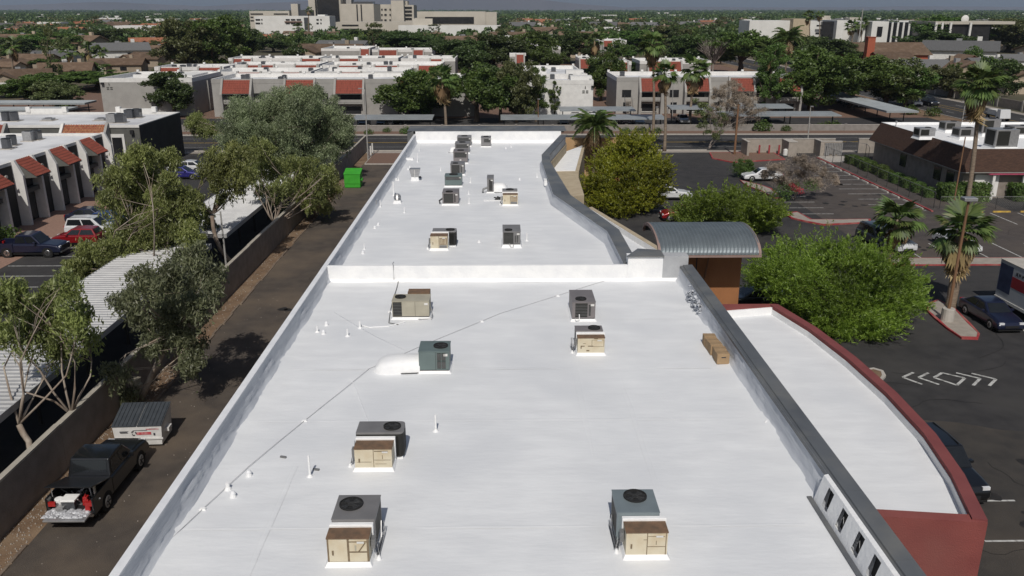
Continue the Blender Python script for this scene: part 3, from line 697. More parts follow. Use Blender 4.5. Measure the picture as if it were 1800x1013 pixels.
def combo(label, px0, px1, y0, py1, ph, style, cx0, cx1, cy1, chh, m, fan_at, pipes=1, rounded=False):
    ox = (px0 + px1) / 2; t = thing('rooftop_air_conditioner', label, 'air conditioner', (ox, y0, ZR), 0, 'condensers with beige plenum boxes')
    a, b = px0 - ox, px1 - ox; c, e = cx0 - ox, cx1 - ox; d1 = py1 - y0; d2 = cy1 - y0
    mb = MB(); mb.box(a - .10, b + .10, -.12, d1 + .2, -.03, .12, top=(.09, .11)); mb.build('base_curb', MT['coat_white'], t, bevel=.015)
    plen(t, a, b, 0, d1, .10, ph, style)
    mb = MB(); mb.box(max(a, c) - .04, b + .05, d1 + .012, d1 + .16, .05, ph + .07); mb.build('transition', MT['coat_white'], t, bevel=.02)
    f0 = d1 + .165
    mb = MB(); mb.box(c + .05, e - .05, f0 + .05, d2 - .05, -.02, .10); mb.build('stand', MT['coat_white'], t)
    if rounded:
        cxm = (c + e) / 2; rr_ = .16; pts = []
        for (qx, qy, a0) in ((e - rr_, f0 + rr_, -90), (e - rr_, d2 - rr_, 0), (c + .03, d2 - .03, 90), (c + .03, f0 + .03, 180)):
            r_ = rr_ if qx > cxm else .03
            for k in range(5): aa = R(a0 + k * 22.5); pts.append((qx + r_ * math.cos(aa), qy + r_ * math.sin(aa)))
        mb = MB(); mb.prism(pts, .10, chh - .07); body = mb.build('condenser', MT['coil'], t)
        mb = MB()
        for k in range(14): mb.prism([((x - cxm) * 1.006 + cxm, y) for x, y in pts], .16 + k * (chh - .3) / 14, .18 + k * (chh - .3) / 14)
        mb.build('louvres', MT['plastic_black'], body)
        mb = MB(); mb.prism(pts, chh - .07, chh); mb.build('condenser_lid', MT[m], t, bevel=.01)
    else:
        mb = MB(); mb.box(c, e, f0, d2, .10, chh - .02); mb.build('condenser', MT[m], t, bevel=.02)
        mb = MB(); mb.box(c - .012, e + .012, f0 - .004, d2 + .012, chh - .02, chh); mb.build('condenser_lid', MT[m], t, bevel=.008)
        for sx in (c - .004, e):
            mb = MB(); mb.box(sx, sx + .004, f0 + .1, d2 - .1, .2, chh - .14); mb.build('side_grille', MT['coil'], t)
    fan(t, c + fan_at[0] * (e - c), f0 + fan_at[1] * (d2 - f0), chh, fan_at[2])
    s = 1 if pipes > 0 else -1; ex = b if s > 0 else a
    MB().box(b - .30, b - .12, -.012, -.007, ph * .80, ph * .87).build('rating_label', MT['trim_white'], t)
    MB().box(a + .12, a + .16, -.03, -.006, ph * .4, ph * .55).build('panel_handle', MT['plenum_seam'], t)
    mb = MB(); mb.box(min(ex + s * .02, ex + s * .12), max(ex + s * .02, ex + s * .12), .22, .42, .35, .62); mb.build('disconnect_box', MT['pipe_grey'], t)
    for k in range(abs(pipes)):
        q = ex + s * (.08 + .035 * k); conduit(t, [(q, .3 + .05 * k, .36), (q + s * .06, .28, .12), (q + s * .05, .5, .06), (q + s * .07, d2 * .6 + .1 * k, .10), (q + s * .05, d2 * .75, .45)], .011, 'steel_dark' if k % 2 else 'galv')
    mb = MB(); mb.cyl(ex + s * .20, .25, -.02, .12, .08, 10, .03); mb.build('pipe_boot', MT['coat_white'], t)
    return t
combo('dark grey condenser with fan and large beige plenum box nearest the lower left corner', -4.44, -3.38, 18.57, 19.02, .82, 0, -4.42, -3.30, 20.35, .96, 'ac_grey', (.36, .60, .30), 3)
combo('blue-grey condenser with black fan and rust-streaked beige plenum in the right foreground', 3.18, 4.25, 18.77, 19.25, .79, 1, 3.02, 4.14, 20.55, .95, 'ac_blue', (.52, .68, .30), -4)
combo('beige plenum box before a rounded black louvred condenser, left row', -4.51, -3.37, 23.28, 23.80, .77, 2, -4.56, -3.08, 24.75, .95, 'ac_grey', (.74, .5, .26), -2, True)
combo('weathered cream plenum box and grey condenser close before a mauve unit', 3.12, 4.22, 32.41, 32.75, .78, 3, 3.08, 4.20, 33.55, .88, 'ac_mauve', (.70, .5, .24), -3)
combo('beige plenum with orange louvre and condenser behind it just past the dividing wall', -4.15, -3.15, 48.62, 49.2, .88, 4, -4.1, -2.66, 50.2, .95, 'ac_grey', (.74, .45, .25), -2, True)
combo('beige plenum with yellow louvre and white band beside the white duct elbow', .15, 1.22, 60.54, 61.0, .84, 4, .12, 1.2, 62.0, .98, 'ac_grey', (.5, .5, .27), -2)
pack('green-grey packaged unit joined to a big white duct elbow', -3.21, -2.03, 30.65, 31.75, .93, 'ac_green', [(.70, .5, .27)], [(.60, .73, .06, .48), (.75, .88, .06, .48), (.60, .73, .53, .96), (.75, .88, .53, .96)], [.55], extra=lambda t, w, d, h: elbow(t, w, d, h, -1, 1.75, r=.52))
def tan_extra(t, w, d, h):
    mb = MB(); mb.box(-w + .62, w - .05, d + .02, d + .62, .1, h + .06); mb.build('rear_plenum', MT['rust_top'], t)
    conduit(t, [(w + .05, .3, .5), (w + .12, .2, .2), (w + .1, -.05, .05), (w - .5, -.12, .08)], .025, 'galv')
pack('cream packaged unit with dark coil on its left and brown box behind', -4.98, -3.29, 36.78, 37.76, .90, 'ac_tan', [(.20, .55, .24)], [(.02, .26, .02, .98)], [.62], extra=tan_extra)
pack('mauve-grey packaged unit standing right behind the weathered cream plenum', 3.21, 4.27, 36.44, 38.2, .93, 'ac_mauve', [(.40, .22, .24)], [(.14, .66, .05, .97), (.72, .80, .15, .85)], extra=lambda t, w, d, h: conduit(t, [(-.2, -.04, .35), (-.2, -.1, .1), (-.35, -.12, .08), (-.38, -.1, .16)], .022, 'coat_white'))
pack('grey packaged unit with black base alone at right past the dividing wall', .11, 1.16, 49.07, 50.8, 1.0, 'ac_grey', [(.32, .2, .22)], [(.05, .60, .03, .97), (.68, .74, .1, .7), (.80, .86, .1, .7)], curbh=.22, extra=lambda t, w, d, h: conduit(t, [(-.15, -.06, .3), (-.05, -.1, .08), (.08, -.1, .06), (.12, -.06, .25)], .02, 'galv'))
pack('grey unit with brown coil, nearest of the tight row in the far half', -4.23, -3.07, 60.79, 62.4, .92, 'ac_mauve', [(.42, .2, .25)], [(.08, .68, .04, .96), (.74, .82, .1, .9)], extra=lambda t, w, d, h: conduit(t, [(-w - .02, .5, .4), (-w - .25, .4, .25), (-w - .2, .3, .08)], .06, 'steel_dark'))
pack('wide grey-green unit with black slot, second of the tight far row', -4.47, -3.11, 67.48, 68.7, .90, 'ac_green', [(.5, .5, .33)], [(.05, .93, .60, .95)], [])
pack('small grey unit with coil grille, third of the tight far row', -4.3, -3.11, 72.6, 74.2, .95, 'ac_grey', [(.35, .25, .22)], [(.08, .66, .05, .95), (.74, .82, .1, .9)])
pack('tall mauve-brown unit with white sticker, fourth of the tight far row', -4.35, -3.04, 78.34, 80.0, 1.12, 'ac_mauve', [(.5, .4, .3)], [(.08, .92, .45, .96)], extra=lambda t, w, d, h: MB().box(-.08, .08, -.03, -.02, .28, .40).build('sticker', MT['trim_white'], t))
pack('grey unit with black slot and white duct elbow, fifth of the far row', -4.49, -3.09, 84.2, 85.9, .98, 'ac_grey', [(.5, .5, .3)], [(.08, .92, .50, .95)], extra=lambda t, w, d, h: elbow(t, w, d, h, -1, .55, r=.5))
pack('grey unit with wide black slot close before the far end wall', -4.49, -3.05, 88.6, 90.3, .98, 'ac_grey', [(.5, .5, .3)], [(.06, .94, .48, .95)])
pack('small grey unit alone by the far end wall', -2.01, -1.0, 88.2, 89.7, .98, 'ac_grey', [(.5, .5, .25)], [(.30, .92, .45, .92)])
t = pack('slim grey unit feeding a large white duct elbow beside loose black debris', -1.05, -.55, 65.0, 66.6, 1.15, 'ac_grey', [], [(.3, .8, .05, .95)], extra=lambda t, w, d, h: (elbow(t, w, d, h, 1, 1.1, r=.62), conduit(t, [(-w, .2, .4), (-w - .3, .1, .3), (-w - .35, 0, .05)], .07, 'pipe_grey')))
mb = MB(); mb.box(-.9, .35, 0, .55, -.03, .05); mb.build('roof_pad', MT['coat_white'], loc=(-.35, 62.1, ZR), label='white coated slab beside the beige unit in the far half', cat='slab')
mb = MB()
rd = random.Random(2)
for k in range(9): mb.tube([(rd.uniform(-.3, .3), rd.uniform(-.1, .1), .05), (rd.uniform(-.4, .4), rd.uniform(-.15, .15), rd.uniform(.08, .22))], .05, 6)
mb.build('scrap_pile', MT['plastic_black'], loc=(-.15, 62.4, ZR + .05), label='small heap of black scrap on the white slab', cat='scrap')

# ------------------------------------------------------------------ pipes, vents, flashings on the roof
def vpipe(u, v, h, r=.035, label=None, m='coat_white'):
    x, y = P(u, v, ZR); t = thing('vent_pipe', label or 'thin white vent pipe standing on the white roof', 'vent pipe', (x, y, ZR), 0, 'small vents on the white roof')
    mb = MB(); mb.cyl(0, 0, -.03, h, r, 8); mb.build('pipe', MT[m], t)
    mb = MB(); mb.cyl(0, 0, -.03, .07, .13, 10, r * 1.1); mb.build('boot', MT['coat_white'], t)
def vhat(u, v, label=None, r=.12):
    x, y = P(u, v, ZR); t = thing('roof_vent', label or 'low white hooded vent on the white roof', 'vent', (x, y, ZR), 0, 'small vents on the white roof')
    mb = MB(); mb.cyl(0, 0, -.03, .10, r * .9, 10, r * .6); mb.build('collar', MT['coat_white'], t)
    mb = MB(); mb.cyl(0, 0, .10, .19, r * .75, 10, r * .35); mb.build('hood', MT['cap_white'], t)
vpipe(545, 838, .72, .035, 'tall white vent pipe with long shadow left of the rounded condenser')
vpipe(766, 758, .60, .04, 'lone white vent pipe in the middle of the near roof')
vpipe(558, 584, .30, label='short white vent pipe nearest the left parapet on the near roof')
vpipe(611, 591, .34, label='short white vent pipe between two others left of the cream unit')
vpipe(633, 577, .34, .045, label='short white vent pipe where the thin conduit bends')
vhat(574, 572, 'low white vent hood beside the left parapet, farther of two'); vhat(569, 587, 'low white vent hood beside the left parapet, nearer of two')
vhat(438, 836, 'low white vent hood near the lower left, beside the long conduit')
vhat(410, 873, 'low white vent hood nearest the camera by the long conduit'); vpipe(401, 860, .22, .06, 'stubby white pipe touching the long diagonal conduit')
z3 = lambda x, y: (560 + x / 3.3333, 210 + y / 3.3333)
for (x, y, h, r, lb) in [(590, 186, .95, .03, 'tall thin vent pipe near the far left corner of the roof'), (580, 250, .8, .04, 'white vent pipe in front of the tall thin one, far left'), (715, 303, .35, .035, 'short white pipe left of the tight unit row'),
                         (468, 358, .3, .04, 'short white pipe near the galvanised vent'), (440, 448, 1.1, .06, 'tall white pipe behind the metal turbine vent'), (362, 514, .5, .035, 'white pipe close to the left parapet in the far half'),
                         (503, 548, .4, .035, 'white pipe in front of the turbine vent'), (268, 762, .35, .03, 'thin white pipe behind a vent hood near the dividing wall'), (890, 372, .45, .035, 'white pipe just right of the wide grey-green unit'),
                         (880, 440, .3, .035, 'white pipe between the unit row and the slim unit'), (882, 493, .45, .035, 'white pipe right of the nearest row unit'), (1280, 340, .4, .035, 'white pipe near the bend of the right parapet'),
                         (1220, 712, .5, .04, 'white pipe right of the lone grey unit'), (1128, 165, .3, .035, 'white pipe near the far right corner'), (940, 722, .15, .05, 'tiny white stub between the two foremost far units')]:
    vpipe(*z3(x, y), h, r, lb)
for (x, y, lb) in [(535, 285, 'small white hood far left, rear of a pair'), (525, 296, 'small white hood far left, front of a pair'), (350, 622, 'white mushroom vent near the left parapet, rear of two'), (330, 640, 'white mushroom vent near the left parapet, front of two'),
                   (260, 787, 'white vent hood closest to the dividing wall'), (1178, 356, 'white vent with dark cap in the right part of the far half'), (1097, 173, 'small white hood near the far end wall'), (455, 357, 'flat white hood beside a short pipe, far left')]:
    vhat(*z3(x, y), lb)
x, y = P(*z3(530, 236), ZR); MB().box(-.45, .45, -.3, .3, -.03, .16, top=(.05, .05)).build('roof_hatch', MT['coat_white'], loc=(x, y, ZR), label='low white box hatch near the far left of the roof', cat='hatch')
x, y = P(730, 317, ZR); t = thing('exhaust_vent', 'flared galvanised square exhaust vent on a white curb', 'vent', (x, y, ZR))
MB().box(-.34, .34, -.3, .3, -.03, .32, top=(.06, .06)).build('curb', MT['coat_white'], t); MB().box(-.3, .3, -.26, .26, .32, .98, top=(-.14, -.1)).build('hood', MT['galv'], t)
MB().box(-.02, .02, -.37, -.355, .34, .94).build('rib', MT['trim_white'], t); MB().box(.32, .5, -.1, .1, .2, .32).build('motor_box', MT['plastic_black'], t)
x, y = P(699, 357, ZR); t = thing('turbine_vent', 'metal turbine ventilator with stacked rings near the left parapet', 'vent', (x, y, ZR))
MB().box(-.3, .3, -.3, .3, -.03, .22, top=(.06, .06)).build('curb', MT['coat_white'], t)
mb = MB()
for k, (z, r) in enumerate([(.22, .20), (.32, .27), (.42, .29), (.52, .26), (.60, .18)]): mb.cyl(0, 0, z, z + .07, r, 14, r * .86)
mb.build('turbine', MT['galv'], t); mb = MB(); mb.cyl(0, 0, .2, .64, .14, 10); mb.build('stem', MT['ac_dark'], t)
x, y = P(659, 364, ZR); MB().box(-.16, .16, -.14, .14, -.03, .5, top=(.02, .02)).build('meter_box', MT['galv'], loc=(x, y, ZR), label='small grey metal box against the left parapet in the far half', cat='box')
x, y = P(958, 328, ZR); MB().box(-.14, .1, -.5, .5, .15, .55).build('junction_box', MT['coat_white'], loc=(x + .05, y, ZR), label='white junction box on the inner face of the stepped parapet', cat='box')
def run(name, label, px, r, m, z=.035, step=True):
    pts = []
    for (u, v) in px: x, y = P(u, v, ZR); pts.append((x, y, ZR + z))
    fine = []
    rq = random.Random(len(px))
    for a, b in zip(pts, pts[1:]):
        n = max(1, int(math.dist(a, b) / 1.2))
        for k in range(n): q = k / n; fine.append((a[0] + (b[0] - a[0]) * q + rq.uniform(-.015, .015), a[1] + (b[1] - a[1]) * q + rq.uniform(-.015, .015), a[2]))
    fine.append(pts[-1]); t = thing(name, label, 'conduit', (0, 0, 0))
    mb = MB(); mb.tube(fine, r, 6); mb.build('pipe', MT[m], t)
    if step:
        for i in range(3, len(fine) - 1, 4):
            mb = MB(); x, y, _ = fine[i]; mb.box(x - .10, x + .10, y - .05, y + .05, ZR - .01, ZR + .06, top=(.03, .01)); mb.build('support_block', MT['coat_white'], t)
run('roof_conduit', 'long thin conduit running diagonally across the near white roof', [(262, 985), (290, 962), (311, 940), (400, 856), (437, 822), (535, 741), (600, 690), (648, 650), (690, 632), (735, 612), (880, 552), (1040, 502), (1112, 480)], .009, 'conduit_pale')
run('drain_line', 'grey conduit dropping from the dividing wall to the cream unit', [(701, 492), (697, 508), (690, 530), (683, 569), (700, 572)], .022, 'pipe_grey')
run('condensate_pipe', 'white pipe from the short vent pipe to the cream unit', [(634, 573), (650, 577), (684, 575), (712, 567)], .03, 'coat_white', step=False)
run('faint_cable', 'thin cable in a curve left of the green-grey unit', [(588, 550), (625, 572), (660, 592), (712, 617)], .010, 'cap_white', step=False)
run('coated_cable', 'thin white cable wandering to the rounded condenser', [(617, 665), (628, 690), (640, 722), (648, 744)], .012, 'cap_white', step=False)
mb = MB(); mb.tube([(-5.58, 42.46, 6.05), (-5.58, 42.45, 6.9), (-5.62, 42.55, 6.98), (-5.62, 43.0, 6.92)], .022, 6); mb.build('wall_conduit', MT['galv'], label='short grey conduit climbing over the dividing wall', cat='conduit')
# torn, lumpy flashing high on the right parapet
mb = MB(); rb = random.Random(9)
for k in range(46):
    y = rb.uniform(36.9, 39.6); z = ZR + rb.uniform(.05, .72); x = 9.24 - .25 * max(0, .4 - (z - ZR)) - rb.uniform(0, .08)
    mb.tube([(x, y, z), (x - rb.uniform(0, .12), y + rb.uniform(-.22, .22), z + rb.uniform(-.12, .12)), (x + .03, y + rb.uniform(-.3, .3), z + rb.uniform(-.15, .15))], [.02, .05, .02], 5)
mb.build('torn_flashing', MT['par_grey'], shop, smooth=True)
run('parapet_drain', 'bent white pipe low on the right parapet', [(1345, 744), (1352, 738), (1358, 730)], .022, 'coat_white', step=False)
# cardboard boxes standing in a row
names = ['nearest cardboard box of the short row against the right parapet', 'second cardboard box from the front of the row by the right parapet', 'middle cardboard box in the row by the right parapet', 'fourth cardboard box from the front by the right parapet', 'farthest cardboard box of the row by the right parapet']
for k in range(5):
    t = thing('cardboard_box', names[k], 'box', (8.86 + .02 * (k % 2) - .02 * k, 31.4 + k * .47, ZR), R((2, -3, 1, 4, -2)[k]), 'cardboard boxes on the roof')
    h = (.44, .43, .45, .42, .44)[k]
    MB().box(-.25, .25, 0, .44, .005, h).build('carton', MT['cardboard'], t, bevel=.012); MB().box(-.25, .25, .20, .25, h, h + .003).build('tape', MT['tape'], t)
    MB().box(-.08, .10, -.004, 0, h * .62, h * .72).build('printed_mark', MT['print_dark'], t)
for (u, v, lb) in [(556, 827, 'small dark scrap beside the tall white vent pipe'), (498, 805, 'tiny dark scrap left of the tall vent pipe')]:
    x, y = P(u, v, ZR); MB().box(-.10, .10, -.03, .03, .0, .05).build('roof_scrap', MT['pipe_grey'], loc=(x, y, ZR + .01), rz=R(-15), label=lb, cat='scrap')
# ================================================================== foliage
RNG = np.random.default_rng(11)
def np_mesh(name, verts, nper, mats):
    "verts (n*nper, 3): each run of nper vertices is one face"
    n = len(verts) // nper; me = bpy.data.meshes.new(name)
    me.vertices.add(len(verts)); me.vertices.foreach_set('co', np.asarray(verts, np.float32).ravel())
    me.loops.add(len(verts)); me.loops.foreach_set('vertex_index', np.arange(len(verts), dtype=np.int32))
    me.polygons.add(n); me.polygons.foreach_set('loop_start', np.arange(0, len(verts), nper, dtype=np.int32))
    me.polygons.foreach_set('loop_total', np.full(n, nper, np.int32))
    for m in mats: me.materials.append(m)
    me.update(calc_edges=True); return me
def unit(a): return a / np.maximum(np.linalg.norm(a, axis=1, keepdims=True), 1e-9)
def leaves(cen, L, W, droop=0.0, rng=RNG, up=0.35, bias=None):
    "diamond leaves at the points cen"
    n = len(cen); d = rng.normal(size=(n, 3)); d[:, 2] -= droop
    if bias is not None: d = d * .6 + bias
    d = unit(d)
    nn = rng.normal(size=(n, 3)); nn[:, 2] += up; s = unit(np.cross(d, nn))
    l = (L * rng.uniform(.6, 1.35, (n, 1))); w = (W * rng.uniform(.7, 1.3, (n, 1)))
    v = np.stack([cen - d * l * .5, cen + s * w * .5, cen + d * l * .5, cen - s * w * .5], 1)
    return v.reshape(-1, 3)
def clump_points(clumps, per_m2, rng=RNG, fill=.45, hang=0.0, flat=.8, maxn=None):
    out = []
    for (x, y, z, r) in clumps:
        n = int(per_m2 * r * r) + 6
        u = unit(rng.normal(size=(n, 3))) * (rng.uniform(fill, 1, (n, 1)) ** .6) * r
        u *= 1 + .18 * rng.normal(size=(n, 1))
        u[:, 2] *= flat
        if hang:
            h = rng.exponential(hang * r, n); k = rng.random(n) < .5; u[k, 2] -= h[k]
        out.append(u + np.array((x, y, z)))
    return np.concatenate(out)
def sub_clumps(clumps, k, rr_, rng=RNG, shell=.75, flat=.8):
    "break each big clump into k small ones near its surface"
    out = []
    for (x, y, z, r) in clumps:
        for _ in range(max(3, int(k * r * r))):
            d = rng.normal(size=3); d /= np.linalg.norm(d); q = r * 1.1 * rng.random() ** .45
            out.append((x + d[0] * q, y + d[1] * q, z + d[2] * q * flat, rr_ * rng.uniform(.55, 1.35)))
    return out
def wisp_points(cl, wisps, rng):
    "thin sprays of leaves leaving the clumps: (how many per clump, length, rise, leaves each)"
    n, L_, rise, k = wisps; out = []
    for (x, y, z, r) in cl:
        for _ in range(n):
            d = rng.normal(size=3); d[2] = d[2] * .6 + rise * .5; d /= np.linalg.norm(d); a = np.array((x, y, z)) + d * r * .8; l = L_ * rng.uniform(.5, 1.3); e = d.copy(); e[2] += rise; e /= np.linalg.norm(e)
            t = rng.random((k, 1)); out.append(a + e * l * t + rng.normal(size=(k, 3)) * .05 * (1.2 - t) * (1 + L_))
    return np.concatenate(out)
def limb(mb, a, b, r0, r1, rng, bend=.12, n=5, sides=7):
    a, b = Vector(a), Vector(b); L = (b - a).length; pts = []; off_ = Vector(rng.normal(size=3)) * L * bend; off_.z = abs(off_.z) * .3
    for k in range(n + 1):
        t = k / n; pts.append(a.lerp(b, t) + off_ * math.sin(math.pi * t) * (.8 + .2 * rng.normal()))
    pts[0], pts[-1] = a, b
    mb.tube(pts, [r0 + (r1 - r0) * k / n for k in range(n + 1)], sides)
    return pts
def tree(name, label, base, clumps, leaf, per_m2, L, W, trunk_r, bark='bark', hang=0., droop=0., sub=None, group=None, cat='tree', seed=0, fork=.35, stems=1, lean=None, limbs=None, sub_flat=.8, loose=.35, wisps=None, feather_=0):
    "clumps: (x, y, z, r) in world places; the trunk forks towards them"
    rng = np.random.default_rng(seed + 100); bx, by = base
    t = thing(name, label, cat, (bx, by, 0), 0, group)
    cl = [(x - bx, y - by, z, r) for x, y, z, r in clumps]
    c2 = sub_clumps(cl, sub[0], sub[1], rng, flat=sub_flat) if sub else cl
    pts = clump_points(c2, per_m2 * math.pi * sum(c[3] ** 2 for c in cl) / (L * W * .5) / sum(c[3] ** 2 for c in c2), rng, hang=hang, fill=.25)
    p2 = clump_points([(x, y, z, r * 1.05) for x, y, z, r in cl], per_m2 * math.pi / (L * W * .5) * loose, rng, hang=hang * .5, fill=.0) if loose else pts[:0]
    p3 = wisp_points(cl, wisps, rng) if wisps else pts[:0]
    pts = np.concatenate([pts, p2, p3]); pts = pts[pts[:, 2] > .15]
    bs = unit(pts - np.array((np.mean([c[0] for c in cl]), np.mean([c[1] for c in cl]), min(c[2] for c in cl) * .4))) * feather_ if feather_ else None
    obj('crown', np_mesh('crown', leaves(pts, L, W, droop, rng, bias=bs), 4, [MT[leaf]]), t)
    mb = MB(); cz = np.mean([c[2] for c in cl]); cxm = np.mean([c[0] for c in cl]); cym = np.mean([c[1] for c in cl])
    zlow = min(c[2] - c[3] * .5 for c in cl)
    for s in range(stems):
        f = (cxm * .3 + (rng.normal() * .6 if stems > 1 else 0), cym * .3 + (rng.normal() * .4 if stems > 1 else 0), max(.6, zlow * fork + .5))
        if lean and s == 0: f = lean
        limb(mb, (rng.normal() * .1 * (stems > 1), rng.normal() * .1 * (stems > 1), -.05), f, trunk_r, trunk_r * .78, rng, .06)
        for i, (x, y, z, r) in enumerate(cl):
            if i % stems != s: continue
            p = limb(mb, f, (x, y, z - r * .1), trunk_r * .36, trunk_r * .07, rng, .16)
            for _ in range(limbs or 3):
                k = c2[int(rng.integers(len(c2)))] if not sub else min((c2[int(rng.integers(len(c2)))] for _ in range(12)), key=lambda q: abs(math.dist(q[:3], (x, y, z)) - r * .8))
                limb(mb, p[3], k[:3], trunk_r * .12, trunk_r * .03, rng, .15, 3, 5)
    mb.build('trunk', MT[bark], t, smooth=True)
    return t
def cl_px(lst, Y, spread, seed):
    "clumps seen at picture points (u, v, radius in picture points) at about the distance Y"
    rg = random.Random(seed); out = []
    for (u, v, r) in lst:
        y = Y + rg.uniform(-spread, spread); p = A(u, v, y); out.append((p.x, p.y, p.z, 1.12 * r * math.hypot(y, CH - p.z) / F))
    return out
# ---- eucalyptus along the block wall
G_E = 'eucalyptus trees along the block wall'
def PB(u, v):
    'foot of something rising behind the block wall'
    x, y = P(u, v); k = 20.8 / abs(x); return (-20.8, y * k)
def euc(label, base, lst, Y, spread, seed, grey=False, dens=3.8, r=.15, sub=(15.0, .34), lean=None, stems=1):
    return tree('eucalyptus_tree', label, base, cl_px(lst, Y, spread, seed), 'leaf_euc_grey' if grey else 'leaf_euc', dens, .26, .075, r, 'bark_euc', .45, 1.3, sub, G_E, 'tree', seed, lean=lean, stems=stems, wisps=(16, .75, -1.2, 16))
euc('eucalyptus with pale forked trunk at the left edge, over the white carport', PB(50, 775), [(20, 530, 30), (62, 545, 34), (105, 520, 30), (128, 560, 32), (18, 585, 30), (70, 592, 34), (140, 592, 24), (105, 615, 24), (12, 500, 18), (112, 492, 18)], 36.0, 1.6, 1, stems=2, r=.16)
euc('leaning grey-leaved eucalyptus rising behind the beige cabinet', P(246, 706), [(330, 455, 36), (362, 480, 30), (295, 480, 34), (250, 500, 30), (228, 530, 26), (262, 560, 30), (305, 540, 34), (345, 530, 32), (330, 590, 28), (270, 602, 20), (370, 510, 20), (208, 655, 20), (222, 690, 13), (330, 630, 22), (298, 585, 18)], 40.5, 2.6, 2, True, 4.2, .17, lean=(2.0, .8, 3.7))
euc('tall yellow-green eucalyptus in the middle of the left group', (-27.0, 62.0), [(246, 268, 22), (300, 275, 17), (225, 290, 24), (200, 315, 24), (262, 310, 28), (300, 312, 14), (188, 350, 18), (235, 350, 30), (290, 350, 30), (330, 350, 22), (215, 395, 28), (262, 400, 32), (312, 395, 28), (335, 380, 18), (160, 440, 24), (195, 440, 26), (245, 445, 30), (300, 440, 30), (132, 470, 18), (130, 492, 16), (170, 480, 18), (345, 425, 16), (270, 375, 24), (285, 425, 24), (220, 420, 22), (325, 405, 20), (240, 320, 20)], 61.0, 2.6, 3, dens=6.0, r=.2)
euc('slender eucalyptus with pale curved trunk beside the second carport', PB(416, 446), [(374, 280, 22), (360, 296, 14), (398, 290, 22), (425, 300, 20), (385, 318, 16), (415, 325, 14), (368, 390, 9), (365, 370, 8), (430, 268, 16), (408, 262, 16), (395, 345, 9)], 65.0, 1.8, 4, r=.19, lean=(-1.7, .3, 4.3))
euc('eucalyptus with dark forked trunk hanging over the alley wall', PB(468, 400), [(452, 288, 22), (482, 300, 22), (515, 290, 24), (545, 300, 22), (562, 320, 20), (530, 330, 20), (500, 325, 18), (470, 335, 15), (488, 355, 11), (560, 345, 13), (540, 355, 12), (440, 310, 16), (580, 300, 14), (458, 262, 20)], 77.0, 3.0, 5, dens=4.0, r=.2)
euc('young eucalyptus on the dirt strip leaning over the alley', P(551, 383), [(545, 332, 18), (566, 342, 16), (530, 347, 13), (582, 326, 14), (556, 316, 16), (572, 362, 10), (545, 360, 10)], 81.0, 1.6, 8, dens=3.6, r=.11)
euc('largest broad grey-green eucalyptus at the head of the alley', (-25.5, 104.0), [(500, 180, 26), (468, 190, 26), (430, 195, 26), (410, 215, 22), (540, 182, 26), (572, 195, 26), (598, 220, 22), (560, 230, 30), (520, 225, 32), (480, 230, 32), (440, 235, 30), (405, 245, 20), (600, 250, 18), (570, 262, 22), (535, 265, 26), (490, 268, 26), (450, 268, 26), (555, 160, 14), (415, 180, 14), (612, 232, 12), (400, 275, 14), (520, 155, 10)], 101.0, 3.2, 6, True, 4.6, .26, (8.0, .55))
euc('small drooping green tree beside the street behind the shaded wall', (-33.0, 118.5), [(345, 208, 14), (362, 222, 14), (352, 230, 12), (375, 232, 10), (335, 216, 10)], 118, 1.2, 7, r=.13, lean=(1.6, 0, 2.2))
# ---- desert trees of the east car park
def desert(label, base, lst, Y, spread, seed, leaf='leaf_mesquite', dens=2.5, L=.24, W=.045, r=.11, stems=3, sub=(24, .20), name='mesquite_tree'):
    return tree(name, label, base, cl_px(lst, Y, spread, seed), leaf, dens, L, W, r, 'bark', .12, .15, sub, 'desert trees of the car park', 'tree', seed, stems=stems, sub_flat=.75, loose=.55, wisps=(60, .95, .45, 26), feather_=.9)
c0 = P(1470, 525, 2.2)
desert('widest bright green mesquite between the red-edged roof and the lamp island', c0, [(1350, 470, 34), (1400, 455, 34), (1455, 450, 34), (1510, 455, 34), (1560, 470, 34), (1590, 500, 32), (1570, 535, 36), (1520, 510, 44), (1465, 500, 46), (1410, 500, 44), (1370, 500, 34), (1440, 545, 42), (1500, 555, 44), (1550, 565, 30), (1400, 540, 28), (1470, 580, 30), (1520, 592, 24), (1600, 535, 18), (1335, 492, 18), (1560, 595, 16)], c0[1], 2.3, 21)
c0 = P(1280, 378, 1.8)
desert('low spreading green mesquite behind the barrel-roofed porch', c0, [(1205, 375, 20), (1235, 360, 24), (1270, 355, 24), (1305, 352, 24), (1340, 362, 22), (1360, 375, 16), (1320, 385, 26), (1280, 388, 28), (1240, 388, 24), (1210, 393, 14), (1345, 395, 16), (1300, 408, 16), (1322, 408, 12)], c0[1], 2.0, 22, L=.24, W=.07)
c0 = P(1105, 330, 2.6)
desert('yellow-flowered palo verde beside the stepped grey parapet', c0, [(1080, 270, 20), (1110, 264, 18), (1138, 276, 20), (1160, 296, 16), (1058, 292, 18), (1090, 297, 26), (1128, 305, 28), (1160, 320, 16), (1048, 320, 20), (1080, 330, 28), (1120, 340, 28), (1150, 345, 20), (1060, 352, 22), (1090, 368, 22), (1125, 370, 16), (1040, 345, 14), (1102, 250, 12), (1134, 252, 10)], c0[1], 2.0, 23, 'leaf_paloverde', 3.2, .26, .08, name='palo_verde_tree')
c0 = P(1302, 312)
tree('clipped_shrub', 'round dark green shrub beside the parked silver-white car', c0, [(c0[0], c0[1], 1.3, 1.35), (c0[0] + .3, c0[1], 1.0, 1.3)], 'leaf_green', 4, .12, .06, .05, 'bark', 0, 0, (9, .25), None, 'shrub', 31)
c0 = P(1395, 352)
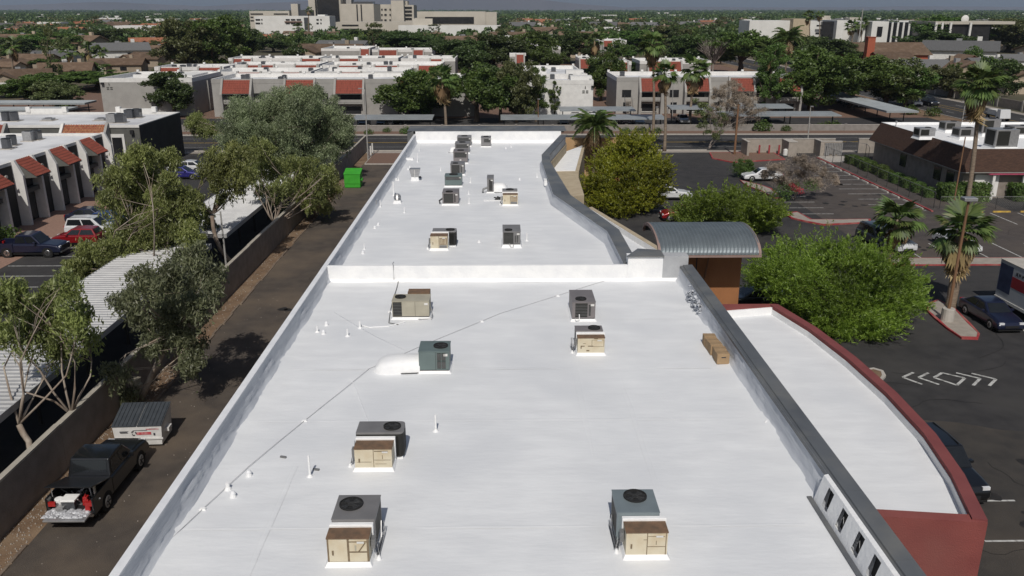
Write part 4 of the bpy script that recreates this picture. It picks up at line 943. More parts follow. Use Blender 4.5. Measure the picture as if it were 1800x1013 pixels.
bt = tree('bare_shrub_tree', 'half-bare grey tree with red blossom in the stall island', c0, cl_px([(1375, 300, 16), (1400, 285, 18), (1430, 290, 18), (1450, 305, 14), (1415, 310, 18), (1385, 320, 16), (1440, 325, 12), (1355, 295, 12), (1345, 308, 9), (1365, 318, 12), (1460, 315, 12)], c0[1], 1.0, 32), 'twig_grey', 1.9, .32, .03, .06, 'bark_grey', 0, .3, (5, .35), None, 'tree', 32, stems=4, limbs=6)
rng = np.random.default_rng(5); q = [(x - c0[0], y - c0[1], z, r) for x, y, z, r in cl_px([(1378, 335, 14), (1395, 330, 12), (1425, 325, 12), (1380, 345, 10)], c0[1] - .6, .5, 8)]
obj('leaf_cluster', np_mesh('leaf_cluster', leaves(clump_points(q, 700, rng), .16, .07, 0, rng), 4, [MT['leaf_green']]), bt)
q = [(x - c0[0], y - c0[1], z, r) for x, y, z, r in cl_px([(1398, 332, 7), (1408, 336, 6), (1392, 326, 5)], c0[1] - 1.3, .2, 9)]
obj('red_blossom', np_mesh('red_blossom', leaves(clump_points(q, 500, rng), .14, .09, 0, rng), 4, [MT['bloom_red']]), bt)
# half dead tree by the street
c0 = P(1245, 262)
dt = tree('street_tree', 'sparse half-dead tree with dry grey branches beside the street', c0, cl_px([(1250, 195, 14), (1280, 185, 18), (1310, 190, 16), (1300, 170, 14), (1270, 210, 14), (1300, 215, 14), (1320, 205, 10), (1285, 160, 14), (1262, 165, 14), (1318, 172, 14), (1335, 195, 12), (1290, 145, 10)], c0[1], 1.4, 33), 'twig_grey', 1.5, .5, .045, .14, 'bark_grey', 0, .2, (3, .5), None, 'tree', 33, stems=2, limbs=7)
q = [(x - c0[0], y - c0[1], z, r) for x, y, z, r in cl_px([(1235, 195, 14), (1240, 215, 16), (1255, 230, 14), (1230, 180, 9), (1265, 200, 12)], c0[1] - .3, .8, 10)]
obj('green_crown', np_mesh('green_crown', leaves(clump_points(sub_clumps(q, 8, .4, rng), 420, rng), .26, .1, .2, rng), 4, [MT['leaf_olive']]), dt)

# ---- fan palms
def frond_mesh(L, n, spread, curl, m, seed):
    rg = np.random.default_rng(seed); vs = []
    st = .45 * L
    vs += [(0, -.03, 0), (st, -.02, -.02 * L), (st, .02, -.02 * L), (0, .03, 0)]
    for k in range(n):
        a = (k / (n - 1) - .5) * 2 * spread; l = L * .62 * (1 - .28 * abs(a) / spread) * rg.uniform(.85, 1.1); c, s = math.cos(a), math.sin(a)
        w = .055 * L; z0 = -.02 * L; z1 = z0 - curl * l * .30 - .02 * rg.random(); z2 = z0 - curl * l * rg.uniform(.9, 1.2)
        m1 = (st + c * l * .55, s * l * .55, z1); t1 = (st + c * l * (1 - .25 * curl), s * l * (1 - .25 * curl), z2)
        vs += [(st, 0, z0), (m1[0] + s * w, m1[1] - c * w, m1[2]), t1, (m1[0] - s * w, m1[1] + c * w, m1[2])]
    return np_mesh('frond', np.array(vs), 4, [MT[m]])
FR = [frond_mesh(1.0, 13, 1.35, .35, 'leaf_palm', 1), frond_mesh(1.0, 13, 1.25, .6, 'leaf_palm', 2), frond_mesh(1.0, 11, 1.2, .5, 'leaf_palm', 3)]
FD = [frond_mesh(1.0, 10, .8, .9, 'leaf_dead', 4), frond_mesh(1.0, 9, .6, 1.0, 'leaf_dead', 5)]
def palm(label, base, htop, R_, r0, r1, nf=26, nd=18, seed=0, lean=(0, 0), parts=True, name='fan_palm', group='fan palms'):
    rg = random.Random(seed); t = thing(name, label, 'palm tree', (base[0], base[1], 0), 0, group)
    n = 12; pts = []; rs = []
    for k in range(n + 1):
        q = k / n; pts.append((lean[0] * q * q, lean[1] * q * q, -.05 + (htop + .05) * q)); rs.append((r0 + (r1 - r0) * q) * (1.25 if k == 0 else 1) * rg.uniform(.95, 1.06))
    mb = MB(); mb.tube(pts, rs, 10); mb.build('trunk', MT['palm_trunk'], t, smooth=True)
    top = pts[-1]
    def put(mesh, nm, el, s, dz=0):
        o = bpy.data.objects.new(nm, mesh); COL.objects.link(o); o.parent = t; az = rg.uniform(0, 6.283)
        o.location = (top[0] + .08 * math.cos(az), top[1] + .08 * math.sin(az), top[2] + dz + rg.uniform(-.25, .05) * min(1, R_)); o.rotation_euler = (rg.uniform(-.3, .3), -R(el), az); o.scale = (s, s, s)
    for k in range(nf): put(FR[k % 3], 'frond', 78 - 112 * (k / nf) ** .9 + rg.uniform(-8, 8), R_ * rg.uniform(.85, 1.1))
    for k in range(nd): put(FD[k % 2], 'dead_frond', -38 - 46 * (k / max(1, nd)) + rg.uniform(-6, 6), R_ * rg.uniform(.75, 1.1), -R_ * .45 * (k / max(1, nd)))
    return t
def palm_px(label, ub, vb, uc, vc, rpx, r0, r1, nf, nd, seed, Yb=None, **kw):
    b = P(ub, vb); c = A(uc, vc, b[1]); return palm(label, b, c.z, rpx * b[1] / F * 1.05, r0, r1, nf, nd, seed, (c.x - b[0], 0), **kw)
palm_px('stout fan palm with shaggy skirt behind the wooden lamp pole', 1671, 541, 1690, 405, 60, .36, .30, 34, 40, 41)
palm_px('stout green fan palm growing in front of a parked white vehicle', 1572, 446, 1578, 385, 48, .32, .26, 36, 18, 42)
palm_px('tall slim fan palm in front of the brown mansard building', 1700, 357, 1722, 148, 44, .26, .17, 34, 32, 43)
palm_px('tallest thin palm on the verge across the street, right of centre', 1148, 236, 1146, 78, 28, .24, .16, 26, 18, 44)
palm_px('thin palm of middle height beside the apartment stairs', 1168, 266, 1168, 130, 26, .24, .16, 26, 16, 45)
palm_px('full-headed palm before the red-awninged apartments', 1212, 218, 1222, 122, 29, .26, .18, 28, 22, 46)
palm_px('lone fan palm with brown skirt beyond the far end of the roof', 784, 224, 777, 140, 28, .26, .18, 24, 26, 47)
# feather palm beside the far parapet
c0 = P(1042, 335)
def feather_mesh(L, n, m, seed):
    rg = np.random.default_rng(seed); vs = []
    def p(t): return np.array((L * t * (1 - .18 * t), 0, L * (.42 * t - .75 * t * t)))
    for k in range(14):
        a, b = p(k / 14), p((k + 1) / 14); w = .03 * (1 - k / 16); vs += [a + (0, -w, 0), b + (0, -w, 0), b + (0, w, 0), a + (0, w, 0)]
    for k in range(n):
        t = .12 + .88 * k / n; q = p(t); l = L * .30 * math.sin(math.pi * min(1, .15 + t * .8)) * rg.uniform(.8, 1.1)
        for s in (-1, 1):
            e = q + np.array((l * .55, s * l * .75, -l * rg.uniform(.3, .6))); w = .02 * L
            vs += [q, q * .5 + e * .5 + (w, 0, .02), e, q * .5 + e * .5 - (w, 0, 0)]
    return np_mesh('frond', np.array(vs), 4, [MT[m]])
FF = [feather_mesh(1.0, 26, 'leaf_palm', 7), feather_mesh(1.0, 24, 'leaf_palm', 8)]; FFD = [feather_mesh(1.0, 20, 'leaf_dead', 9)]
def feather(label, base, ztop, R_, seed, r=.22, nf=24, nd=10):
    rg = random.Random(seed); t = thing('feather_palm', label, 'palm tree', (base[0], base[1], 0), 0, 'feather palms')
    mb = MB(); mb.tube([(0, 0, -.05), (.05, 0, ztop * .5), (0, 0, ztop)], [r * 1.2, r, r * .9], 10); mb.build('trunk', MT['palm_trunk'], t, smooth=True)
    for k in range(nf + nd):
        dead = k >= nf; o = bpy.data.objects.new('dead_frond' if dead else 'frond', FFD[0] if dead else FF[k % 2]); COL.objects.link(o); o.parent = t; s = R_ * rg.uniform(.85, 1.12)
        el = (-50 - rg.uniform(0, 25)) if dead else 62 - 75 * k / nf; o.location = (0, 0, ztop - .1); o.rotation_euler = (rg.uniform(-.2, .2), -R(el), k * 2.4 + rg.uniform(-.3, .3)); o.scale = (s, s, s)
feather('green feather palm with brown skirt between roof and palo verde', c0, A(1042, 222, c0[1]).z, 3.1, 51, nf=32, nd=22)
feather('wide grey-green date palm behind the end apartments', P(1378, 150), A(1376, 80, 190).z, 5.2, 52, nf=34)
feather('second date palm right of the wide one', (66.0, 215.0), 9.0, 5.0, 53, nf=32)
# ================================================================== vehicles
for nm, c, mt in [('car_black', (.010, .011, .013), .2), ('car_navy', (.012, .016, .042), .3), ('car_blue', (.012, .05, .20), .3), ('car_deepblue', (.03, .028, .19), .3), ('car_red', (.24, .010, .014), .2),
                  ('car_white', (.62, .63, .64), 0), ('car_silver', (.38, .39, .40), .5), ('car_grey', (.085, .09, .10), .4), ('car_gold', (.30, .27, .22), .4), ('car_maroon', (.08, .010, .016), .3)]:
    paint(nm, c, .3, mt)
KINDC = {  # side profile of the lower body, cabin foot (x0, x1), cabin top (x0, x1), belt z, roof z, half width, wheel x, wheel radius
 'sedan': ([(-2.35, .30), (-2.36, .62), (-2.28, .92), (-1.75, 1.0), (.95, .97), (1.7, .88), (2.2, .74), (2.36, .55), (2.34, .30)], (-2.0, 1.05), (-1.05, .25), .95, 1.45, .90, (-1.42, 1.42), .33),
 'hatch': ([(-2.05, .30), (-2.06, .70), (-2.0, 1.0), (.85, .98), (1.5, .88), (1.95, .72), (2.06, .52), (2.04, .30)], (-2.0, .95), (-1.65, .15), .97, 1.50, .88, (-1.25, 1.28), .32),
 'suv': ([(-2.3, .36), (-2.32, .8), (-2.26, 1.10), (.95, 1.08), (1.7, 1.02), (2.2, .92), (2.34, .68), (2.32, .36)], (-2.24, 1.0), (-1.95, .25), 1.07, 1.74, .95, (-1.40, 1.40), .38),
 'van': ([(-2.5, .34), (-2.52, .8), (-2.48, 1.12), (1.3, 1.10), (2.0, .98), (2.42, .80), (2.5, .60), (2.48, .34)], (-2.46, 1.6), (-2.35, .7), 1.10, 1.85, .98, (-1.5, 1.5), .36)}
def soft(o, w):
    "rounded edges with smooth shading"
    b = o.modifiers.new('bevel', 'BEVEL'); b.width = w; b.segments = 4; b.limit_method = 'ANGLE'; b.angle_limit = R(12); b.harden_normals = True
    o.data.polygons.foreach_set('use_smooth', [True] * len(o.data.polygons)); return o
def quadmix(q, u0, u1, v0, v1, n):
    a, b, c, d = [Vector(p) for p in q]
    f = lambda u, v: (a.lerp(b, u)).lerp(d.lerp(c, u), v) + n
    return [f(u0, v0), f(u1, v0), f(u1, v1), f(u0, v1)]
def pane(root, name, q, u0, u1, v0, v1, m='glass', e=.012):
    a, b, c, d = [Vector(p) for p in q]; n = (b - a).cross(d - a).normalized() * e
    MB().add(quadmix(q, u0, u1, v0, v1, n), [(0, 1, 2, 3)]).build(name, MT[m], root)
def wheels(t, xs, hw, r, m='galv'):
    for x in xs:
        for s in (-1, 1):
            mb = MB(); mb.tube([(x, s * (hw - .20), r), (x, s * (hw + .015), r)], r, 18); wl = mb.build('wheel', MT['rubber'], t)
            mb = MB(); mb.tube([(x, s * (hw + .012), r), (x, s * (hw + .03), r)], [r * .66, r * .58], 14); mb.build('rim', MT[m], wl)
            mb = MB()
            for k in range(5):
                a = k * 1.2566; mb.tube([(x, s * (hw + .031), r), (x + r * .5 * math.cos(a), s * (hw + .031), r + r * .5 * math.sin(a))], .03, 5)
            mb.build('spokes', MT['steel_dark'], wl)
            mb = MB(); mb.tube([(x, s * (hw - .23), r), (x, s * (hw + .004), r)], r * 1.13, 18); mb.build('wheel_arch', MT['rubber'], t)
def cabin(t, foot, top, zb, zr, hw, m, side=(.04, .46, .50, .94), ht=.70):
    a, b = hw * .94, hw * ht; F_ = [(foot[0], -a, zb), (foot[1], -a, zb), (foot[1], a, zb), (foot[0], a, zb)]; T_ = [(top[0], -b, zr), (top[1], -b, zr), (top[1], b, zr), (top[0], b, zr)]
    xm = top[0] * .45 + top[1] * .55; M_ = [(xm, -b * .99, zr + .045), (xm, b * .99, zr + .045)]
    mb = MB(); mb.add(F_ + T_ + M_, [(3, 2, 1, 0), (4, 8, 9, 7), (8, 5, 6, 9), (0, 1, 5, 8, 4), (1, 2, 6, 5), (2, 3, 7, 9, 6), (3, 0, 4, 7)]); soft(mb.build('cabin', MT[m], t), .06)
    pane(t, 'windscreen', [F_[1], F_[2], T_[2], T_[1]], .07, .93, .08, .90)
    pane(t, 'rear_window', [F_[3], F_[0], T_[0], T_[3]], .08, .92, .25, .90)
    for q in ([F_[0], F_[1], T_[1], T_[0]], [F_[2], F_[3], T_[3], T_[2]]):
        fl = q[0] is F_[2]
        for (u0, u1) in ((side[0], side[1]), (side[2], side[3])):
            if fl: u0, u1 = 1 - u1, 1 - u0
            pane(t, 'side_window', q, u0, u1, .14, .86)
def lights(t, xf, xr, hw, zf, zr):
    for s in (-1, 1):
        MB().box(xf - .10, xf + .012, s * hw * .72 - .16, s * hw * .72 + .16, zf - .07, zf + .07).build('headlight', MT['lamp_lens'], t)
        MB().box(xr - .012, xr + .08, s * hw * .76 - .14, s * hw * .76 + .14, zr - .09, zr + .09).build('tail_light', MT['tail_red'], t)
def car(label, kind, m, loc, ang, group='parked cars', name=None, detail=True):
    prof, foot, top, zb, zr, hw, wx, wr = KINDC[kind]
    t = thing(name or {'sedan': 'sedan_car', 'hatch': 'hatchback_car', 'suv': 'sport_utility_car', 'van': 'minivan'}[kind], label, 'car', (loc[0], loc[1], .02), R(ang), group)
    mb = MB(); mb.xprism([(0, 0)], 0, 0) if False else None
    n = len(prof); vs = []; fs = []
    lay = [(-1, .93), (-.98, 1.0)]
    ring = [(-hw * .93, 0), (-hw, .25), (-hw, .75), (-hw * .94, 1)]
    for sgn in (-1, 1):
        pass
    # loft across the width: outer skins drawn in a little at sill and shoulder
    ws = [-1.0, -.86, .86, 1.0]
    for w in ws:
        sh = 1.0 if abs(w) < .9 else 0
        for (x, z) in prof:
            zz_ = z if sh else (z - .07 if z > .5 else z + .02); xx = x if sh else x * .975
            vs.append((xx, w * hw, zz_))
    for i in range(3):
        for k in range(n): fs.append((i * n + k, (i + 1) * n + k, (i + 1) * n + (k + 1) % n, i * n + (k + 1) % n))
    fs.append(list(range(n))); fs.append(list(range(3 * n, 4 * n))[::-1])
    mb = MB(); mb.add(vs, fs); soft(mb.build('body', MT[m], t), .09)
    cabin(t, foot, top, zb - .03, zr, hw, m, (.10 if kind == 'sedan' else .05, .50, .54, .90), .74 if kind in ('sedan', 'hatch') else .80)
    wheels(t, wx, hw, wr)
    xs = [p[0] for p in prof]; lights(t, max(xs) - .06, min(xs) + .03, hw, .66 if kind in ('sedan', 'hatch') else .84, .82 if kind in ('sedan', 'hatch') else 1.0)
    MB().box(max(xs) - .06, max(xs) + .02, -.45, .45, .40, .56).build('grille', MT['plastic_black'], t)
    for s in (-1, 1): MB().box(foot[1] - .55, foot[1] - .35, s * hw * 1.0 - .02 if s > 0 else -hw - .16, s * hw + .16 if s > 0 else -hw + .02, zb + .02, zb + .14).build('mirror', MT[m], t, bevel=.02)
    MB().box(min(xs) + .1, max(xs) - .1, -hw + .1, hw - .1, .18, .34).build('underbody', MT['rubber'], t)
    if kind in ('suv', 'van'):
        for s in (-1, 1): MB().box(top[0] + .1, top[1] - .1, s * hw * .66 - .02, s * hw * .66 + .02, zr + .01, zr + .05).build('roof_rail', MT['plastic_black'], t)
    return t
def pickup(label, m, loc, ang, open_bed=False, L=5.6, hw=.96):
    t = thing('pickup_truck', label, 'pickup truck', (loc[0], loc[1], .02), R(ang), 'pickup trucks')
    xf, xr = L / 2, -L / 2; bed0, bed1 = xr, xr + 1.75
    front = [(bed1, .42), (bed1, 1.18), (1.05, 1.16), (1.9, 1.12), (2.55, 1.02), (xf, .80), (xf, .42)]
    vs = []; fs = []; n = len(front)
    for w in (-1, -.88, .88, 1):
        for (x, z) in front: vs.append((x, w * hw, z if abs(w) < .9 else (z - .09 if z > .6 else z + .03)))
    for i in range(3):
        for k in range(n): fs.append((i * n + k, (i + 1) * n + k, (i + 1) * n + (k + 1) % n, i * n + (k + 1) % n))
    fs.append(list(range(n))); fs.append(list(range(3 * n, 4 * n))[::-1])
    soft(MB().add(vs, fs).build('body', MT[m], t), .08)
    for s in (-1, 1):
        y0, y1 = (s * hw - .10, s * hw) if s > 0 else (-hw, -hw + .10)
        MB().box(bed0 + .05, bed1 - .003, y0, y1, .45, 1.20).build('bed_side', MT[m], t, bevel=.03)
    MB().box(bed0 + .05, bed1, -hw + .1, hw - .1, .50, .60).build('bed_floor', MT['plastic_black'], t)
    cabin(t, (bed1 + .05, 1.25), (bed1 + .30, .55), 1.14, 1.86, hw, m, (.05, .47, .52, .92), .84)
    wheels(t, (-1.62, 1.72), hw, .40, 'galv' if open_bed else 'chrome'); lights(t, xf - .05, xr + .08, hw, .88, .92)
    MB().box(xf - .05, xf + .015, -.6, .6, .55, .95).build('grille', MT['plastic_black'], t); MB().box(xf - .03, xf + .07, -hw + .05, hw - .05, .42, .56).build('bumper', MT['plastic_black' if open_bed else 'chrome'], t)
    MB().box(xr - .06, xr + .04, -hw + .05, hw - .05, .44, .56).build('bumper', MT['chrome'], t)
    MB().box(xr + .3, xf - .2, -hw + .12, hw - .12, .25, .45).build('underbody', MT['rubber'], t)
    for s in (-1, 1): MB().box(.72, .92, hw if s > 0 else -hw - .2, hw + .2 if s > 0 else -hw, 1.16, 1.36).build('mirror', MT[m], t, bevel=.03)
    if not open_bed: MB().box(xr + .0, xr + .07, -hw + .10, hw - .10, .55, 1.12).build('tailgate', MT[m], t)
    return t
# black pickup in the alley: tailgate down, hard bed cover propped open, bed full of gear
px, py = (P(187, 895)[0] + P(85, 920)[0]) / 2 + .15, 33.0
pk = pickup('black pickup in the alley with raised bed cover and open tailgate full of gear', 'car_black', (px, 32.25), 90 - .2, True, 5.5, .95)
mb = MB(); mb.add([(-1.02, -.93, 1.14), (-1.02, .93, 1.14), (-2.62, .93, 1.62), (-2.62, -.93, 1.62), (-1.02, -.93, 1.19), (-1.02, .93, 1.19), (-2.62, .93, 1.68), (-2.62, -.93, 1.68)], [(0, 1, 2, 3), (7, 6, 5, 4), (0, 4, 5, 1), (3, 2, 6, 7), (0, 3, 7, 4), (1, 5, 6, 2)])
mb.build('bed_cover', MT['car_black'], pk, bevel=.02)
for s in (-1, 1): MB().tube([(-2.3, s * .84, 1.05), (-2.35, s * .84, 1.58)], .015, 6).build('gas_strut', MT['galv'], pk)
MB().box(-3.32, -2.74, -.82, .82, .52, .60).build('tailgate', MT['galv'], pk, bevel=.02)
rk = random.Random(6)
mb = MB()
for _ in range(75):
    x, y, s = rk.uniform(-3.2, -2.65), rk.uniform(-.78, .78), rk.uniform(.04, .12); mb.box(x, x + s * 2.4, y, y + s * 2.0, .605, .615 + s * .4, top=(s * .6, s * .5))
mb.build('plastic_sheeting', MT['plastic_clear'], loc=(px, 32.25, .02), rz=R(89.8), label='crumpled clear plastic sheeting on the open tailgate', cat='sheeting')
def bed_item(name, label, cat, mb, m):
    return mb.build(name, MT[m], loc=(px, 32.25, .02), rz=R(89.8), label=label, cat=cat, bevel=.02)
t = thing('cooler_box', 'grey and white cooler in the back of the black pickup', 'cooler', (px, 32.25, .02), R(89.8)); MB().box(-2.55, -2.05, -.10, .42, .61, .93).build('tub', MT['car_grey'], t, bevel=.02); MB().box(-2.58, -2.02, -.13, .45, .951, 1.03).build('lid', MT['coat_white'], t, bevel=.02)
for k, (x, y, lb) in enumerate([(-2.15, -.38, 'red fuel can beside the cooler in the pickup bed'), (-2.55, -.66, 'red canister by the right tail light in the pickup bed')]):
    t = thing('fuel_can', lb, 'fuel can', (px, 32.25, .02), R(89.8), 'red cans in the pickup'); MB().box(x - .14, x + .14, y - .11, y + .11, .61, .98, top=(.03, .02)).build('can', MT['tail_red'], t, bevel=.03); MB().tube([(x - .08, y, .98), (x, y, 1.06), (x + .08, y, .98)], .02, 6).build('handle', MT['tail_red'], t)
bed_item('paint_bucket', 'white bucket at the left of the pickup bed', 'bucket', MB().cyl(-2.3, .62, .61, .98, .14, 12, .16), 'coat_white')
bed_item('tool_crate', 'pale crate of tools beside the cooler', 'crate', MB().box(-2.72, -2.45, .30, .60, .61, .78), 'galv')
mb = MB()
for _ in range(26): x, y = rk.uniform(-2.2, -1.3), rk.uniform(-.75, .75); mb.tube([(x, y, .62), (x + rk.uniform(-.3, .3), y + rk.uniform(-.3, .3), rk.uniform(.7, 1.05))], .03, 5)
mb.build('roofing_tools', MT['galv'], loc=(px, 32.25, .02), rz=R(89.8), label='jumble of metal roofing tools deep in the pickup bed', cat='tools', kind='stuff')
bed_item('wooden_stake', 'short wooden stake propping the pickup bed cover', 'stake', MB().box(-2.12, -2.05, -.80, -.72, .98, 1.42), 'ac_tan')
# west car park
pickup('dark blue-black pickup parked side-on at the left edge', 'car_navy', (P(58, 452)[0] - .3, 69.2), 0)
car('red hatchback between the dark pickup and the white crossover', 'hatch', 'car_red', (-36.9, 72.6), 180)
car('white crossover parked beside the red hatchback', 'suv', 'car_white', (-36.8, 75.6), 0)
car('blue sedan parked behind the white crossover', 'sedan', 'car_blue', (-36.9, 79.0), 0)
car('silver-white sedan last in the row by the fin-walled office', 'sedan', 'car_silver', (-36.2, 82.0), 180)
car('navy sedan in the row between blue and silver cars', 'sedan', 'car_navy', (-39.2, 80.6), 0)
car('bright blue sedan near the shaded end wall', 'sedan', 'car_deepblue', P(322, 314), 0)
car('white sedan just behind the bright blue one', 'sedan', 'car_white', P(330, 303), 180)
# east car park
car('white sedan half hidden under the palo verde', 'sedan', 'car_white', P(1176, 350), 0)
car('small red car with its lamp glinting beside the low mesquite', 'hatch', 'car_red', (17.6, 81.0), 180)
car('silver-white sedan beside the round shrub', 'sedan', 'car_white', (P(1334, 318)[0] + .4, 101.0), 180)
car('white and blue-grey sport utility car behind the first stout palm', 'suv', 'car_white', (P(1590, 445)[0] - .6, 70.3), -78)
car('blue-grey car parked left of the white vehicle behind the palm', 'suv', 'car_grey', (P(1548, 435)[0], 71.2), -82)
car('white car glimpsed behind the shaggy-skirted palm', 'sedan', 'car_white', (P(1699, 447)[0], 70.2), -85)
car('dark blue sedan parked beside the lamp island', 'sedan', 'car_navy', ((P(1690, 548)[0] + P(1770, 580)[0]) / 2 + .25, 52.2), -88)
car('black sport utility car tucked along the curved red wall', 'suv', 'car_black', (18.98, 32.6), -86)
car('dark sedan under the mesquite behind the red parapet', 'sedan', 'car_black', P(1345, 532, .3), 5)
# box truck
bx_, by_ = P(1800, 580)
tk = thing('box_truck', 'white box truck with red band and dark picture panel at the right edge', 'truck', (35.45, 53.0, .02), R(-88))
MB().box(-2.6, 2.4, -1.2, 1.2, .75, 3.3).build('cargo_box', MT['truck_white'], tk, bevel=.03)
MB().box(-2.62, 2.42, -1.22, 1.22, 3.3, 3.34).build('box_roof', MT['concrete_lt'], tk)
for s in (-1, 1):
    pn = MB().box(-2.3, 2.2, s * 1.2 + (.002 if s > 0 else -.010), s * 1.2 + (.010 if s > 0 else -.002), 1.75, 2.5).build('red_band', MT['vinyl_red'], tk)
    MB().box(-2.5, -1.1, s * 1.2 + (.012 if s > 0 else -.018), s * 1.2 + (.018 if s > 0 else -.012), 1.2, 3.1).build('picture_panel', MT['print_navy'], tk)
    MB().box(-2.6, 2.4, s * 1.2 + (.0 if s > 0 else -.05), s * 1.2 + (.05 if s > 0 else 0), .55, .75).build('side_skirt', MT['trim_white'], tk)
MB().add([(2.42, -1.05, .6), (4.1, -1.05, .6), (4.1, 1.05, .6), (2.42, 1.05, .6), (2.42, -1.0, 2.1), (3.1, -.95, 2.1), (3.1, .95, 2.1), (2.42, 1.0, 2.1), (3.55, -1.0, 1.25), (4.05, -1.0, 1.15), (4.05, 1.0, 1.15), (3.55, 1.0, 1.25)], [(0, 1, 9, 8, 5, 4), (2, 3, 7, 6, 11, 10), (4, 5, 6, 7), (5, 8, 11, 6), (8, 9, 10, 11), (1, 2, 10, 9), (0, 4, 7, 3), (3, 2, 1, 0)]).build('cab', MT['car_white'], tk, bevel=.03)
pane(tk, 'windscreen', [(3.55, -1.0, 1.25), (3.55, 1.0, 1.25), (3.1, .95, 2.1), (3.1, -.95, 2.1)], .06, .94, .08, .92)
wheels(tk, (-1.4, 3.2), 1.1, .42)
MB().box(-2.5, 4.0, -.8, .8, .35, .6).build('chassis', MT['rubber'], tk)
def text(name, body, size, parent, loc, rot, m, ext=.002):
    cu = bpy.data.curves.new(name, 'FONT'); cu.body = body; cu.size = size; cu.extrude = ext; cu.align_x = 'CENTER'; cu.align_y = 'CENTER'
    o = bpy.data.objects.new(name, cu); COL.objects.link(o); dg = bpy.context.evaluated_depsgraph_get(); dg.update()
    me = bpy.data.meshes.new_from_object(o.evaluated_get(dg)); bpy.data.objects.remove(o, do_unlink=True); me.materials.clear(); me.materials.append(MT[m])
    q = bpy.data.objects.new(name, me); COL.objects.link(q); q.parent = parent; q.location = loc; q.rotation_euler = rot; return q
mb = MB(); rl_ = random.Random(3); x_ = -.75
for k in range(7):
    w_ = rl_.uniform(.18, .26)
    for q in range(3): mb.box(x_ + q * w_ / 3, x_ + q * w_ / 3 + .05, -1.214, -1.204, 2.62 + rl_.uniform(0, .1), 2.92 - rl_.uniform(0, .1))
    mb.box(x_, x_ + w_ * .9, -1.213, -1.203, 2.74, 2.79); x_ += w_ + .10
mb.build('side_lettering', MT['print_dark'], tk)
# traffic on the avenue and the street
G_T = 'cars driving on the avenue'
car('white sport utility car driving on the avenue', 'suv', 'car_white', P(1605, 186), -90, G_T)
car('black sport utility car right of the white one on the avenue', 'suv', 'car_black', P(1634, 186), -90, G_T)
car('white car farther up the avenue under the trees', 'sedan', 'car_white', P(1484, 162), -90, G_T)
t = thing('flatbed_truck', 'white work truck with racks behind the brown building roof', 'truck', (*P(1752, 212), .02), R(-90), G_T)
MB().box(-2.6, 1.0, -1.05, 1.05, .8, 1.0).build('bed', MT['plastic_black'], t); MB().box(1.0, 2.6, -1.0, 1.0, .6, 2.2, top=(.25, .1)).build('cab', MT['car_white'], t, bevel=.05)
MB().box(-2.2, .8, -.8, .8, 1.0, 1.9).build('load', MT['trim_white'], t); wheels(t, (-1.6, 1.8), 1.0, .42)
# ================================================================== the west side: wall, carports, offices, bins
wl = thing('block_wall', 'long tan block wall with pale coping along the alley', 'wall', (-19.5, 4, 0))
for k in range(20):
    y0 = k * 6.0; h = 2.1 + (.03 if k % 3 == 1 else 0)
    MB().box(-.1, .1, y0, y0 + 5.99, -.1, h).build('wall_panel', MT['block_wall'], wl); MB().box(-.13, .13, y0, y0 + 5.99, h, h + .10).build('coping', MT['block_cap'], wl)
    MB().box(-.06, -.16, y0 - .18, y0 + .18, -.1, h - .05).build('pier', MT['block_wall'], wl)
def ribbed(x0, x1, y0, y1, z, m, pitch=.42, rib=.055, slope=0.0):
    mb = MB(); y = y0; vs = []; fs = []
    rows = []
    while y < y1: rows += [(y, 0), (y + pitch * .62, 0), (y + pitch * .70, rib), (y + pitch * .92, rib)]; y += pitch
    for (yy, h) in rows: vs += [(x0, yy, z + h), (x1, yy, z + h + slope)]
    for i in range(len(rows) - 1): fs.append((2 * i, 2 * i + 1, 2 * i + 3, 2 * i + 2))
    mb.add(vs, fs); mb.box(x0 + .05, x1 - .05, y0 + .05, rows[-1][0] - .05, z - .10, z - .012)
    return mb
def carport(label, x0, x1, y0, y1, z, m, ny=6, along='y', pitch=.42, group='carports'):
    t = thing('carport', label, 'carport', (0, 0, 0), 0, group)
    ribbed(x0, x1, y0, y1, z, m, pitch).build('roof_sheet', MT[m], t)
    for x in (x0 - .05, x1): MB().box(x, x + .05, y0, y1, z - .28, z + .05).build('fascia', MT[m], t)
    for y in (y0 - .05, y1): MB().box(x0, x1, y, y + .05, z - .28, z + .05).build('fascia', MT[m], t)
    for k in range(ny):
        y = y0 + (y1 - y0) * (k + .5) / ny
        for x in ([(x0 + x1) / 2 + 1.6] if along == 'y' else [x0 + .5 + (x1 - x0 - 1) * q / 7 for q in range(8)]): MB().box(x - .07, x + .07, y - .07, y + .07, 0, z - .1).build('post', MT['steel_dark'], t)
    return t
carport('white ribbed carport roof nearest the camera beyond the block wall', -27.1, -21.7, 20, 62, 2.8, 'carport_white', 8)
carport('second white ribbed carport roof farther along the block wall', -27.0, -21.5, 65, 93, 2.8, 'carport_white', 6)
carport('grey carport behind the offices at the far left', -125, -82, 128.5, 133, 2.6, 'carport_grey', 1, 'x', .6)
carport('pale carport left of the blank grey apartment wall', -100, -79, 166, 171, 2.6, 'carport_grey', 1, 'x', .6)
carport('smaller pale carport in front of the blank grey apartments', -94, -78.5, 157, 162, 2.3, 'carport_grey', 1, 'x', .6)
# small lamp on a pole between the carports
b = PB(397, 461); zt = A(389, 372, b[1]).z
t = thing('carport_lamp', 'slim pole lamp with short arm between the carports', 'lamp post', (*b, 0)); MB().tube([(0, 0, 0), (0, 0, zt)], [.08, .06], 8).build('pole', MT['pole_grey'], t); MB().tube([(0, 0, zt - .25), (-.55, 0, zt - .2)], .03, 6).build('arm', MT['pole_grey'], t); MB().box(-.8, -.5, -.1, .1, zt - .3, zt - .2).build('lamp_head', MT['plastic_black'], t)
